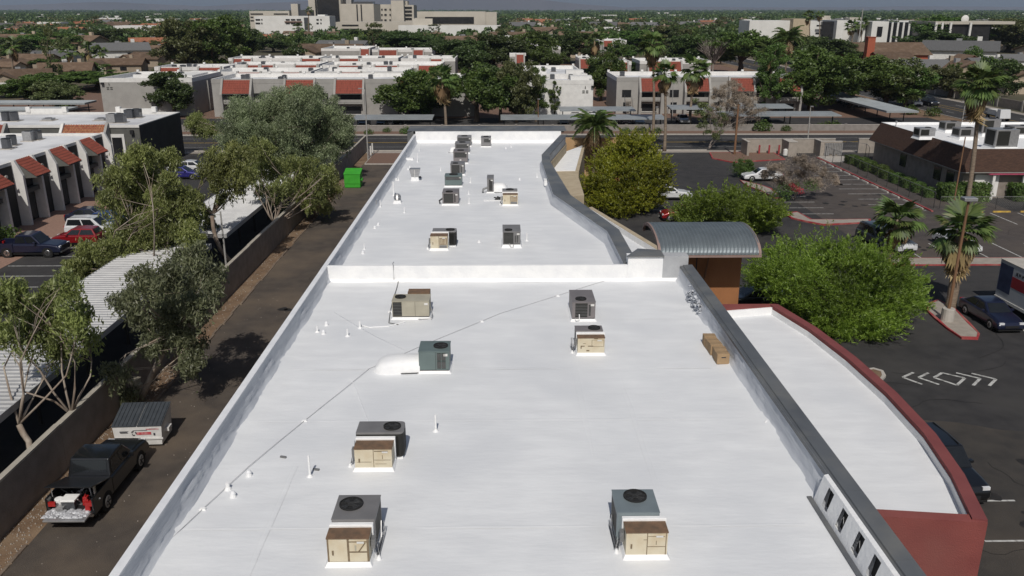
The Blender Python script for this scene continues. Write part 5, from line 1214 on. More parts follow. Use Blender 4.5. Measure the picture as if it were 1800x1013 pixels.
# ---- bins, cabinet, posts
t = thing('waste_bin', 'white metal waste container with black ribbed lids in front of the pickup', 'waste bin', (-16.95, 35.9, .012), R(3))
MB().add([(-1.05, 0, .12), (1.05, 0, .12), (1.05, 1.45, .12), (-1.05, 1.45, .12), (-1.12, -.02, 1.08), (1.12, -.02, 1.08), (1.12, 1.5, 1.52), (-1.12, 1.5, 1.52)], [(3, 2, 1, 0), (4, 5, 6, 7), (0, 1, 5, 4), (1, 2, 6, 5), (2, 3, 7, 6), (3, 0, 4, 7)]).build('container', MT['bin_white'], t, bevel=.015)
MB().box(-1.14, 1.14, -.06, -.02, .42, .50).build('front_rib', MT['bin_white'], t)
for s in (-1, 1):
    MB().box(s * 1.10 - .06, s * 1.10 + .10 * s + .06, .5, .95, .55, .72).build('fork_pocket', MT['bin_white'], t)
    mb = MB(); x0, x1 = (-1.14, -.02) if s < 0 else (.02, 1.14)
    f = lambda x, y, h: (x, y * .94, 1.115 + .272 * y + h)
    mb.add([f(x0, -.06, 0), f(x1, -.06, 0), f(x1, 1.64, 0), f(x0, 1.64, 0), f(x0, -.06, .03), f(x1, -.06, .03), f(x1, 1.64, .03), f(x0, 1.64, .03)], [(3, 2, 1, 0), (4, 5, 6, 7), (0, 1, 5, 4), (1, 2, 6, 5), (2, 3, 7, 6), (3, 0, 4, 7)])
    ld = mb.build('lid', MT['bin_lid'], t)
    for k in range(6):
        xa = x0 + .06 + k * .185; mb = MB(); mb.add([f(xa, -.05, .03), f(xa + .09, -.05, .03), f(xa + .09, 1.6, .03), f(xa, 1.6, .03), f(xa + .015, -.04, .065), f(xa + .075, -.04, .065), f(xa + .075, 1.58, .065), f(xa + .015, 1.58, .065)], [(4, 5, 6, 7), (0, 1, 5, 4), (1, 2, 6, 5), (2, 3, 7, 6), (3, 0, 4, 7)]); mb.build('lid_rib', MT['bin_lid'], ld)
MB().box(-.05, .62, -.032, -.03, .66, .80).build('printed_band', MT['print_red'], t)
mb = MB(); b0 = (-.12, -.036, .76)
for k in range(3):
    a = R(90 + 120 * k); a2 = R(90 + 120 * k + 80)
    c = lambda q, r: (-.16 + r * math.cos(q), -.036, .75 + r * math.sin(q)); mb.add([c(a, .07), c((a + a2) / 2, .085), c(a2, .07), c(a2, .12), c((a + a2) / 2, .14), c(a, .12)], [(0, 1, 2, 3, 4, 5)])
mb.build('printed_emblem', MT['print_dark'], t)
mb = MB()
for (x0, x1, z) in [(-.80, -.40, .84), (-.80, -.45, .80), (-.78, -.42, .76), (-.2, .45, .88), (.55, .9, .95)]: mb.box(x0, x1, -.034, -.03, z, z + .022)
mb.build('printed_lines', MT['print_dark'], t); MB().box(.72, .80, -.034, -.03, .62, .74).build('printed_mark', MT['print_dark'], t)
MB().box(.4, .98, -.034, -.03, .92, .965).build('printed_name', MT['print_red'], t)
g0 = P(606, 331); t = thing('waste_bin', 'bright green waste container halfway up the alley', 'waste bin', (g0[0] + .9, g0[1], .012))
zt = A(606, 306, g0[1]).z
MB().add([(-.9, 0, .05), (.9, 0, .05), (.9, 1.7, .05), (-.9, 1.7, .05), (-.92, -.02, zt - .1), (.92, -.02, zt - .1), (.92, 1.75, zt + .25), (-.92, 1.75, zt + .25)], [(3, 2, 1, 0), (4, 5, 6, 7), (0, 1, 5, 4), (1, 2, 6, 5), (2, 3, 7, 6), (3, 0, 4, 7)]).build('container', MT['bin_green'], t, bevel=.02)
MB().add([(-.96, -.06, zt - .08), (.96, -.06, zt - .08), (.96, 1.8, zt + .30), (-.96, 1.8, zt + .30), (-.96, -.06, zt - .03), (.96, -.06, zt - .03), (.96, 1.8, zt + .35), (-.96, 1.8, zt + .35)], [(3, 2, 1, 0), (4, 5, 6, 7), (0, 1, 5, 4), (1, 2, 6, 5), (2, 3, 7, 6), (3, 0, 4, 7)]).build('lid', MT['bin_green'], t)
MB().box(.94, 1.12, .4, 1.0, .8, 1.0).build('fork_pocket', MT['bin_green'], t); MB().box(-.92, .92, -.05, -.02, .5, .6).build('front_rib', MT['bin_green'], t)
c0 = P(233, 707); t = thing('utility_cabinet', 'beige electrical cabinet beside the leaning eucalyptus', 'cabinet', (*c0, 0), R(-8))
MB().box(-.32, .30, 0, .55, -.05, 1.15).build('housing', MT['cab_beige'], t, bevel=.03); MB().box(-.34, .32, -.02, .57, 1.15, 1.2).build('lid', MT['cab_beige'], t); MB().box(.32, .46, .1, .4, .5, .95).build('meter_box', MT['cab_beige'], t); MB().box(-.02, 0, -.01, .0, .05, 1.1).build('door_seam', MT['steel_dark'], t)
for k, (u, v) in enumerate([(649, 279), (652, 274), (655, 269)]):
    x, y = P(u, v); mb = MB(); mb.cyl(0, 0, -.05, 1.2, .11, 10); mb.cyl(0, 0, 1.2, 1.28, .11, 10, .03)
    mb.build('bollard', MT['trim_white'], loc=(x, y, .1), label=['nearest white post of three at the alley mouth', 'middle white post of three at the alley mouth', 'farthest white post of three at the alley mouth'][k], cat='bollard', group='white posts at the alley mouth')
def streetlamp(label, ub, vb, ut, vt, m='pole_grey', arm=-.5, r=.09, head=True, ped=0, headm='galv', name='street_lamp', square=False):
    b = P(ub, vb); p = A(ut, vt, b[1]); t = thing(name, label, 'lamp post', (*b, 0), 0, 'lamp posts')
    MB().tube([(0, 0, ped), (p.x - b[0], 0, p.z)], [r, r * .7], 8).build('pole', MT[m], t)
    if ped: mb = MB(); mb.cyl(0, 0, 0, ped, .42, 16, .40); mb.build('pedestal', MT['concrete_lt'], t, bevel=.03)
    x = p.x - b[0]
    if head:
        if square: MB().box(x - .42, x + .42, -.3, .3, p.z, p.z + .22).build('lamp_head', MT[headm], t, bevel=.03); MB().box(x - .3, x + .3, -.2, .2, p.z - .03, p.z).build('lens', MT['lamp_lens'], t)
        else: MB().tube([(x, 0, p.z), (x + arm, 0, p.z + .15)], .035, 6).build('arm', MT[m], t); MB().box(x + arm - .35, x + arm + .1, -.12, .12, p.z + .1, p.z + .22).build('lamp_head', MT[headm], t)
    return t
streetlamp('tall grey pole at the alley mouth beside the white posts', 647, 281, 641, 158, arm=-.5)
# ---- office with slanting fins and red tile hoods
of = thing('fin_office', 'two-storey grey office with white slanting fins and red tile hoods', 'office building', (0, 0, 0))
MB().box(-80, -45.5, 40, 99, 0, 5.75).build('wall', MT['wall_shade_dark'], of)  # dark grey wall coloured near-black to carry the shade between the fins
MB().box(-79.6, -45.9, 40.3, 98.6, 5.75, 5.78).build('roof', MT['apt_roof'], of)
for b_ in ((-80, -45.45, 98.65, 99.05), (-45.9, -45.45, 40, 98.64), (-80, -79.6, 40, 98.6)): MB().box(*b_, 5.74, 6.05).build('parapet', MT['stucco_white'], of)
def hood(root, x0, x1, ye, z0, z1, run_, m='tile_red', rows=7, face='y'):
    "sloped tile hood facing -y (or +x) with rounded courses"
    vs = []; fs = []
    n = max(4, int((x1 - x0) / .30)); mb = MB()
    def put(a, d, z):
        return (a, ye - d, z) if face == 'y' else (ye + d, a, z)
    for r_ in range(rows):
        t0, t1 = r_ / rows, (r_ + 1) / rows
        for k in range(n):
            a0 = x0 + (x1 - x0) * k / n; a1 = x0 + (x1 - x0) * (k + 1) / n; am = (a0 + a1) / 2; up = .055
            P0 = [put(a0, run_ * t0, z1 + (z0 - z1) * t0 + .0), put(am, run_ * t0, z1 + (z0 - z1) * t0 + up), put(a1, run_ * t0, z1 + (z0 - z1) * t0)]
            P1 = [put(a0, run_ * t1, z1 + (z0 - z1) * t1 + .03), put(am, run_ * t1, z1 + (z0 - z1) * t1 + up + .04), put(a1, run_ * t1, z1 + (z0 - z1) * t1 + .03)]
            mb.add(P0 + P1, [(0, 3, 4, 1), (1, 4, 5, 2)] if face == 'y' else [(0, 1, 4, 3), (1, 2, 5, 4)])
    o = mb.build('tile_hood', MT[m], root)
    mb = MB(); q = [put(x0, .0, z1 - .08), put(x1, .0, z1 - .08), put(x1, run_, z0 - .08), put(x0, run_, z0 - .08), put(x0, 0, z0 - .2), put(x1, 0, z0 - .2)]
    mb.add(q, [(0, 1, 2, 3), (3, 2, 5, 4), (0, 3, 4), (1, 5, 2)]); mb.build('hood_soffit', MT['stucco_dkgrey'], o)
    return o
def fin_x(root, y, m='stucco_white', xo=-44.55, top=6.05, th=.34):
    MB().yprism([(-45.6, 0), (xo, 0), (xo - .05, top - 1.3), (-45.2, top + .12), (-45.6, top + .12)], y - th / 2, y + th / 2).build('fin', MT[m], root)
fy = [63.5, 66.7, 70.0, 73.2, 76.4, 79.7, 82.9, 86.0, 89.3, 92.5, 95.6, 98.7]
for i, y in enumerate(fy):
    fin_x(of, y)
    if i % 2 == 1 and i + 1 < len(fy):
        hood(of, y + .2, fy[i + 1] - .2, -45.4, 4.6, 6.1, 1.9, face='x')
        MB().box(-45.45, -45.4, y + .5, fy[i + 1] - .5, .1, 4.2).build('window', MT['win_dark'], of); MB().box(-45.4, -44.9, y + .2, fy[i + 1] - .2, 2.9, 3.3).build('spandrel', MT['stucco_dkgrey'], of)
    elif i + 1 < len(fy):
        MB().tube([(-45.5, (y + fy[i + 1]) / 2, 4.9), (-45.2, (y + fy[i + 1]) / 2, 4.95)], [.06, .16], 8).build('flood_lamp', MT['concrete_lt'], of)
def cond(label, x, y, z, s=.8, h=.85, round_=True, group='condensers on the office roofs', m='car_grey'):
    t = thing('roof_condenser', label, 'condenser', (x, y, z), 0, group)
    if round_:
        mb = MB(); mb.cyl(0, 0, .06, h, s * .52, 14); mb.build('casing', MT[m], t); mb = MB(); mb.cyl(0, 0, h, h + .05, s * .54, 14, s * .46); mb.build('fan_cap', MT['plastic_black'], t)
    else: MB().box(-s / 2, s / 2, -s / 2, s / 2, .06, h).build('casing', MT[m], t, bevel=.02); mb = MB(); mb.cyl(0, 0, h, h + .04, s * .38, 12); mb.build('fan_cap', MT['plastic_black'], t)
    MB().box(-s * .7, s * .7, -s * .7, s * .7, -.02, .06).build('pad', MT['concrete_lt'], t)
for k, (u, v, rd_) in enumerate([(13, 262, 1), (22, 256, 1), (52, 248, 0), (64, 246, 0)]):
    x, y = P(u, v, 5.78); cond(['round condenser at left edge of the fin office roof', 'round condenser beside the leftmost one on the fin office', 'pale square condenser on the fin office roof', 'taller square condenser on the fin office roof'][k], x, y, 5.79, .95, 1.05, bool(rd_), m='car_grey' if k != 2 else 'galv')
# ---- office with shade coloured into its end wall
ob = thing('shaded_end_office', 'dark grey office with white roof edge and end wall coloured dark as in shade', 'office building', (0, 0, 0))
MB().box(-110, -44.5, 106.6, 120.6, 0, 5.7).build('wall', MT['stucco_dkgrey'], ob); MB().box(-44.5, -44.44, 106.55, 120.65, 0, 5.9).build('end_wall', MT['wall_shade_dark'], ob)  # end wall sheet darker than the rest, side shade painted in
MB().box(-109.6, -44.9, 107, 120.2, 5.7, 5.73).build('roof', MT['apt_roof'], ob)
for b_ in ((-110, -44.45, 106.5, 106.9), (-110, -44.45, 120.3, 120.7), (-44.85, -44.45, 106.91, 120.29)): MB().box(*b_, 5.69, 6.0).build('parapet', MT['stucco_white'], ob)
for (u0, u1) in ((50, 114), (208, 271)):
    xa, xb = A(u0, 190, 120.5).x, A(u1, 190, 120.5).x; MB().box(xa, xb, 120.32, 120.72, 6.0, 6.5).build('raised_parapet', MT['stucco_white'], ob)
    for x in (xa, xb): MB().box(x - .3, x + .3, 120.2, 120.8, 6.0, 6.75).build('parapet_post', MT['stucco_white'], ob)
for (u0, u1, m) in ((112, 184, 'tile_mix'), (-40, 5, 'tile_red')):
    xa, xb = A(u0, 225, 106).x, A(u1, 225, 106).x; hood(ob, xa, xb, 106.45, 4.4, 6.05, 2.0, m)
    for x in (xa - .35, xb + .05): MB().xprism([(106.5, 0), (104.3, 0), (104.3, 4.2), (106.2, 6.25), (106.5, 6.25)], x, x + .32).build('fin', MT['stucco_white' if x < xb else 'stucco_grey'], ob)
xw = A(207, 250, 106.5).x
MB().box(xw - .9, xw + .9, 106.42, 106.6, 2.3, 4.9).build('window_frame', MT['stucco_white'], ob); MB().box(xw - .6, xw + .6, 106.36, 106.44, 2.3, 4.5).build('window', MT['win_dark'], ob); MB().box(A(232, 228, 106.5).x - .2, A(232, 228, 106.5).x + .2, 106.2, 106.5, 4.9, 5.4).build('wall_lamp', MT['plastic_black'], ob)
for k, (u, v, rd_) in enumerate([(12, 213, 1), (26, 213, 1), (198, 216, 0), (213, 216, 0), (229, 208, 0), (241, 207, 0), (86, 212, 0), (178, 212, 0)]):
    x, y = P(u, v, 5.73); cond(['round dark condenser at the left of the dark-ended office roof', 'second round condenser beside it near the left edge', 'pale condenser on the dark-ended office roof front', 'dark condenser beside the pale one on the front roof edge', 'squat dark condenser at the rear of the dark-ended office', 'tall dark condenser at the rear right of the dark-ended office', 'low white roof curb mid roof of the dark-ended office', 'low white roof curb right of middle on the dark-ended office'][k], x, y, 5.74, 1.1 if k < 6 else 1.2, 1.15 if k < 6 else .3, bool(rd_), m='galv' if k in (2, 6, 7) else 'car_grey')
# ================================================================== the east side: brown building, fences, posts
ZB = 5.3
bb = thing('brown_mansard_building', 'low building with dark brown shingled mansard and white flat roof', 'building', (0, 0, 0))
MB().box(49.9, 78, 90.6, 113.5, 0, 3.4).build('wall', MT['block_wall'], bb)
MB().box(50.6, 78, 91.2, 113.2, 3.4, 5.05).build('roof', MT['coat_white'], bb)
def mans(a, b, c, d, name='mansard'): return MB().add([a, b, c, d], [(0, 1, 2, 3)]).build(name, MT['shingle_mansard'], bb)
mans((49.2, 113.9, 3.0), (49.2, 89.7, 3.0), (50.4, 90.9, ZB), (50.4, 113.5, ZB)); mans((49.2, 89.7, 3.0), (78, 89.7, 3.0), (78, 90.9, ZB), (50.4, 90.9, ZB)); mans((78, 113.9, 3.0), (49.2, 113.9, 3.0), (50.4, 113.5, ZB), (78, 113.5, ZB))
MB().box(49.22, 78, 89.72, 113.88, 2.9, 2.99).build('soffit', MT['stucco_grey'], bb)
for b_ in ((50.4, 50.62, 90.9, 113.5), (50.63, 78, 90.9, 91.15), (50.63, 78, 113.2, 113.5)): MB().box(*b_, 5.0, ZB + .03).build('roof_edge', MT['coat_white'], bb)
for k in (0, 1, 4): MB().box(49.83, 49.9, 92.4 + k * 2.9, 94.0 + k * 2.9, 1.0, 2.5).build('window', MT['win_dark'], bb)
for k in range(4): MB().box(51.2 + k * 5.2, 53.8 + k * 5.2, 90.52, 90.6, .2, 2.6).build('wall_panel', MT['stucco_white' if k % 2 == 0 else 'win_dark'], bb)
for k, (u, v, s, h) in enumerate([(1623, 244, 1.9, 1.3), (1668, 232, 2.0, 1.3), (1694, 244, 2.2, 1.3), (1733, 238, 2.2, 2.0), (1757, 262, 2.6, 2.2), (1790, 240, 2.6, 1.3)]):
    x, y = P(u, v, 5.05); t = thing('rooftop_unit', ['grey cooler nearest the mansard edge of the brown building', 'dark grey unit at rear left of the brown building roof', 'long low unit in the middle of the brown building roof', 'tan framed unit behind the tall palm on the brown building', 'largest weathered cooler with white flared base on the brown building', 'long grey unit at the right of the brown building roof'][k], 'air conditioner', (x, y, 5.05), R(3), 'units on the brown building')
    MB().box(-s * .55, s * .55, -s * .5, s * .5, 0, .35, top=(.18, .18)).build('curb', MT['coat_white'], t)
    MB().box(-s / 2, s / 2, -s * .38, s * .38, .35, h).build('cabinet', MT['galv' if k in (0, 4) else 'ac_grey'], t, bevel=.02); MB().box(-s * .42, s * .10, -s * .385 - .01, -s * .38, .5, h - .15).build('louvre', MT['coil'], t)
    MB().box(-s / 2 - .01, -s / 2, -s * .3, s * .3, .5, h - .15).build('louvre', MT['coil'], t); MB().cyl(s * .2, 0, h, h + .06, s * .18, 12).build('fan_cap', MT['plastic_black'], t)
mb = MB(); mb.cyl(0, 0, 0, .75, .05, 8); mb.cyl(0, 0, .75, .95, .14, 8); mb.build('roof_vent', MT['galv'], loc=(*P(1574, 226, 5.05), 5.05), label='thin vent stack near the far mansard corner', cat='vent')
# pink metal pergola on white columns
pg = thing('pink_pergola', 'pink metal pergola frame on white columns before the brown building', 'pergola', (*P(1757, 347), 0))
for x in (-1.6, 1.7):
    for y in (-1.0, 1.8): MB().box(x - .14, x + .14, y - .14, y + .14, 0, 2.7).build('column', MT['trim_white'], pg)
for y in (-1.2, 0.4, 2.0): MB().box(-2.2, 2.3, y - .07, y + .07, 2.7, 2.85).build('beam', MT['pink_metal'], pg)
for x in (-2.2, 2.3): MB().box(x - .07, x + .07, -1.2, 2.0, 2.70, 2.84).build('beam', MT['pink_metal'], pg)
for k in range(9):
    x = -2 + k * .5; MB().tube([(x, -1.2, 2.86), (x + .2, .4, 3.5), (x, 2.0, 2.86)], .035, 5).build('truss', MT['pink_metal'], pg)
# chain-link fence
def chain(label, pts, h=1.7, step=2.9):
    t = thing('chain_link_fence', label, 'fence', (0, 0, 0), 0, 'chain-link fences'); 
    for a, b in zip(pts, pts[1:]):
        a, b = Vector((*a, 0)), Vector((*b, 0)); n = max(1, round((b - a).length / step))
        for k in range(n + 1): p = a.lerp(b, k / n); MB().tube([p, p + Vector((0, 0, h))], .035, 6).build('post', MT['steel_dark'], t)
        MB().tube([a + Vector((0, 0, h)), b + Vector((0, 0, h))], .025, 5).build('rail', MT['pipe_grey'], t)
        mb = MB(); L_ = (b - a).length; d = (b - a) / L_; q = 0
        while q < L_:
            for s in (1, -1):
                z0, z1 = (.05, h) if s > 0 else (h, .05); p0 = a + d * q; p1 = a + d * min(L_, q + h); nn = Vector((0, 0, .006))
                mb.add([p0 + Vector((0, 0, z0)) - nn, p1 + Vector((0, 0, z1)) - nn, p1 + Vector((0, 0, z1)) + nn, p0 + Vector((0, 0, z0)) + nn], [(0, 1, 2, 3)])
            q += .22
        mb.build('wire_mesh', MT['pipe_grey'], t)
    return t
chain('chain-link fence between the parking stalls and the brown building', [(44.6, 116.5), (44.6, 85.6)]); chain('chain-link fence along the front of the brown building', [(45.0, 85.2), (74, 85.2)], 1.3)
chain('chain-link panels from the slatted gate to the brown building', [(47.8, 120.6), (50.5, 117.4), (49.6, 114.2)], 1.9)
rh = random.Random(12)
hedge_me = np_mesh('hedge', leaves(np.array([(rh.uniform(-.75, .75), rh.uniform(-.9, .9), rh.uniform(.05, 1.15)) for _ in range(2600)]), .16, .10, 0), 4, [MT['leaf_green']])
core_me = MB().box(-.6, .6, -.75, .75, 0, 1.0).mesh('hedge_core', MT['leaf_dark'])
hl = ['first', 'second', 'third', 'fourth', 'fifth', 'sixth', 'seventh', 'eighth', 'ninth']
for k in range(9):
    t = thing('clipped_hedge', hl[k] + ' clipped hedge block from the far end along the brown building', 'hedge', (46.9 + rh.uniform(-.2, .2), 112.6 - k * 2.65, 0), 0, 'clipped hedges'); s = rh.uniform(.85, 1.1)
    obj('foliage', hedge_me, t).scale = (s, s, s * rh.uniform(.9, 1.1)); obj('core', core_me, t).scale = (s, s, s)
for k, (u, v, s) in enumerate([(1670, 352, 1.2), (1712, 352, 1.25), (1795, 352, 1.2)]):
    t = thing('clipped_hedge', ['hedge block left of the tall palm foot', 'hedge block behind the tall palm foot', 'hedge block right of the pink pergola'][k], 'hedge', (*P(u, v), 0), 0, 'clipped hedges'); obj('foliage', hedge_me, t).scale = (s * 1.4, s, s * 1.3); obj('core', core_me, t).scale = (s * 1.4, s, s * 1.3)
ws_me = MB().box(-.9, .9, -.1, .1, 0, .14, top=(.04, .03)).mesh('wheel_stop', MT['concrete_lt']); wy_me = MB().box(-.9, .9, -.1, .1, 0, .14, top=(.04, .03)).mesh('wheel_stop', MT['line_yellow'])
for k in range(11): obj('wheel_stop', ws_me, None, (43.25, 86.0 + k * 2.75, .015), R(90), 0, label=ORD[k] + ' wheel stop from the near end along the chain-link fence', cat='wheel stop', group='wheel stops along the fence')
for k in range(9): obj('wheel_stop', wy_me, None, (47.8 + k * 2.8, 83.7, .02), 0, 0, label=ORD[k] + ' yellow wheel stop from the left facing the brown building', cat='wheel stop', group='yellow wheel stops')
# trash enclosure by the street
en = thing('block_enclosure', 'grey block enclosure with open bays beside the street', 'enclosure', (0, 0, 0))
for b_ in ((34.6, 47.6, 121.2, 121.5), (34.3, 34.6, 118.4, 121.5), (40.0, 41.2, 118.2, 121.19), (44.6, 47.6, 118.6, 119.0), (44.6, 45.0, 119.01, 121.19), (51, 58, 121.2, 121.5)): MB().box(*b_, 0, 2.0).build('wall_panel', MT['concrete'], en); MB().box(b_[0] - .04, b_[1] + .04, b_[2] - .04, b_[3] + .04, 2.0, 2.08).build('coping', MT['concrete_lt'], en)
for k, u in enumerate((1324, 1341, 1358)):
    x, y = P(u, 266); mb = MB(); mb.cyl(0, 0, 0, 1.25, .13, 10); mb.cyl(0, 0, 1.25, 1.33, .13, 10, .05); mb.build('bollard', MT['kerb_red'], loc=(x, 120.3, 0), label=['left red bollard inside the block enclosure', 'middle red bollard inside the block enclosure', 'right red bollard inside the block enclosure'][k], cat='bollard', group='red bollards in the enclosure')
t = thing('gas_tank', 'white upright tank in front of the block enclosure', 'tank', (*P(1380, 275), 0)); mb = MB(); mb.cyl(0, 0, .15, .9, .33, 12); mb.cyl(0, 0, .9, 1.05, .33, 12, .12); mb.build('vessel', MT['trim_white'], t); mb = MB(); mb.cyl(0, 0, 0, .15, .28, 10); mb.build('foot', MT['steel_dark'], t)
gt = thing('slatted_gate', 'grey slatted metal gate in the block enclosure', 'gate', (45.1, 118.5, 0))
for k in range(11): MB().box(.1 + k * .23, .26 + k * .23, -.03, .03, .1 + (.25 if k in (3, 4, 7) else 0), 1.85).build('slat', MT['galv'], gt)
for z in (.3, 1.7): MB().box(0, 2.7, .031, .07, z, z + .08).build('rail', MT['steel_dark'], gt)
MB().poly([(44.2, 113.5, .03), (50, 113.5, .03), (49.2, 118.4, .03), (44.2, 118.4, .03)]).build('concrete_apron', MT['concrete_lt'], kind='structure')
# poles
streetlamp('wooden lamp pole on a round concrete pedestal in the red-edged island', 1664, 566, 1703, 353, 'wood_pole', 0, .11, True, .95, 'galv', 'parking_lamp', True)
streetlamp('thin rust-coloured pole in front of the brown mansard', 1676, 361, 1697, 241, 'wood_pole', 0, .08, False, 0, name='rusty_pole')
streetlamp('pale lamp post above the block enclosure', 1420, 246, 1425, 189, 'pole_grey', .3, .09)
streetlamp('weathered red-brown utility post by the half-dead tree', 1291, 273, 1298, 184, 'wood_pole', .4, .17)
streetlamp('slim grey lamp post across the street left of the blank white wall', 946, 226, 946, 176, 'wood_pole', .25, .09)
streetlamp('black lamp post at the apartment car park', 1153, 222, 1153, 190, 'steel_dark', .3, .08)
streetlamp('short dark twin lamp before the end apartments', 1182, 205, 1183, 148, 'pole_grey', .3, .09)
streetlamp('grey lamp post rising from the avenue verge', 1690, 222, 1697, 180, 'pole_grey', -.3, .09)
streetlamp('thin lamp post among the avenue trees', 1552, 180, 1556, 150, 'pole_grey', .3, .07)
b = P(1504, 112); t = thing('radio_mast', 'thin mast behind the red church tower', 'mast', (*b, 0)); MB().tube([(0, 0, 0), (.3, 0, A(1537, 15, b[1]).z)], [.35, .12], 6).build('pole', MT['pole_grey'], t)
# ================================================================== across the street: wall, carports, apartments
RECTS = [(-30, 30, -10, 146), (-60, 20, 0, 125), (9, 82, 0, 146), (83, 106, 0, 700)]
rs = random.Random(21)
fw = thing('street_wall', 'low pale wall with coping along the far side of the street', 'wall', (0, 145.0, 0))
for k in range(26):
    x0 = -78 + k * 6.2
    if -48 < x0 < -42: continue
    MB().box(x0, x0 + 6.19, -.1, .1, 0, .95).build('wall_panel', MT['wall_grey'], fw); MB().box(x0, x0 + 6.19, -.14, .14, .95, 1.03).build('coping', MT['concrete_lt'], fw); MB().box(x0 - .2, x0 + .2, -.17, .17, 0, 1.15).build('pier', MT['wall_grey'], fw)
def long_carport(label, u0, u1, Y, v, depth=5.0, ncar=0, m='carport_grey'):
    x0, x1 = A(u0, v, Y).x, A(u1, v, Y).x; z = A(u0, v, Y).z; t = thing('carport', label, 'carport', (0, 0, 0), 0, 'apartment carports')
    MB().add([(x0, Y, z - .12), (x1, Y, z - .12), (x1, Y + depth, z + .06), (x0, Y + depth, z + .06), (x0, Y, z + .04), (x1, Y, z + .04), (x1, Y + depth, z + .22), (x0, Y + depth, z + .22)], [(3, 2, 1, 0), (4, 5, 6, 7), (0, 1, 5, 4), (1, 2, 6, 5), (2, 3, 7, 6), (3, 0, 4, 7)]).build('roof_sheet', MT[m], t)
    n = max(2, int((x1 - x0) / 5.2))
    for k in range(n): x = x0 + .6 + (x1 - x0 - 1.2) * k / (n - 1); MB().box(x - .08, x + .08, Y + depth * .5 - .08, Y + depth * .5 + .08, 0, z).build('post', MT['steel_dark'], t)
    RECTS.append((x0, x1, Y, Y + depth)); return x0, x1
long_carport('grey carport behind the street wall left of centre', 618, 760, 146.4, 210)
long_carport('long grey carport in front of the blank white apartments', 880, 1172, 146.4, 210)
long_carport('higher grey carport behind the long one beside the white wall', 985, 1118, 153.0, 195)
long_carport('long grey carport before the end apartments at right', 1240, 1480, 146.4, 204)
long_carport('short grey carport under the bare branches at right', 1290, 1395, 152.5, 190)
carport('pale grey carport running beside the avenue', 68.0, 73.6, 151.5, 196, 2.5, 'carport_grey', 8, pitch=.9, group='apartment carports'); RECTS.append((66, 75, 150, 198))
long_carport('grey carport by the half-dead tree', 1180, 1260, 151.5, 192)
cc = ['car_black', 'car_grey', 'car_navy', 'car_maroon', 'car_silver', 'car_white', 'car_black', 'car_gold']
carl = [(672, 222, 'black sedan under the carport left of centre'), (700, 222, 'dark car beside it under the left carport'), (640, 222, 'grey car at the shaded end of the left carport'), (990, 221, 'black sedan under the long carport left part'), (1068, 220, 'dark grey sedan left of the maroon one under the carport'), (1096, 220, 'maroon sedan under the long carport'), (1122, 220, 'white sedan at the open end of the long carport'),
        (1010, 207, 'pale car behind the long carport by the white wall'), (1040, 207, 'second pale car behind the long carport by the white wall'), (1200, 216, 'silver car before the end apartments'), (1340, 213, 'black sedan under the right carport'), (1372, 203, 'dark car parked under the short carport at right'), (1470, 178, 'silver sport utility car by the avenue carport'), (1488, 182, 'black sedan in the shaded row by the avenue'), (1502, 185, 'dark sedan second in the shaded row by the avenue'), (1518, 188, 'dark blue sedan third in the shaded row by the avenue')]
cm = ['car_black', 'car_navy', 'car_grey', 'car_black', 'car_grey', 'car_maroon', 'car_white', 'car_silver', 'car_white', 'car_silver', 'car_black', 'car_black', 'car_silver', 'car_black', 'car_grey', 'car_navy']
for (u, v, lb), m in zip(carl, cm): car(lb, 'suv' if 'utility' in lb else 'sedan', m, P(u, v), -90 if v > 200 else 180, 'cars at the apartments')
def short(lb):
    for w in (' with ', ' by ', ' before ', ' behind ', ' right of ', ' left of ', ' among ', ' standing ', ' at ', ' near ', ','): lb = lb.split(w)[0] if len(lb.split()) > 5 else lb
    return ' '.join(lb.split()[:8])
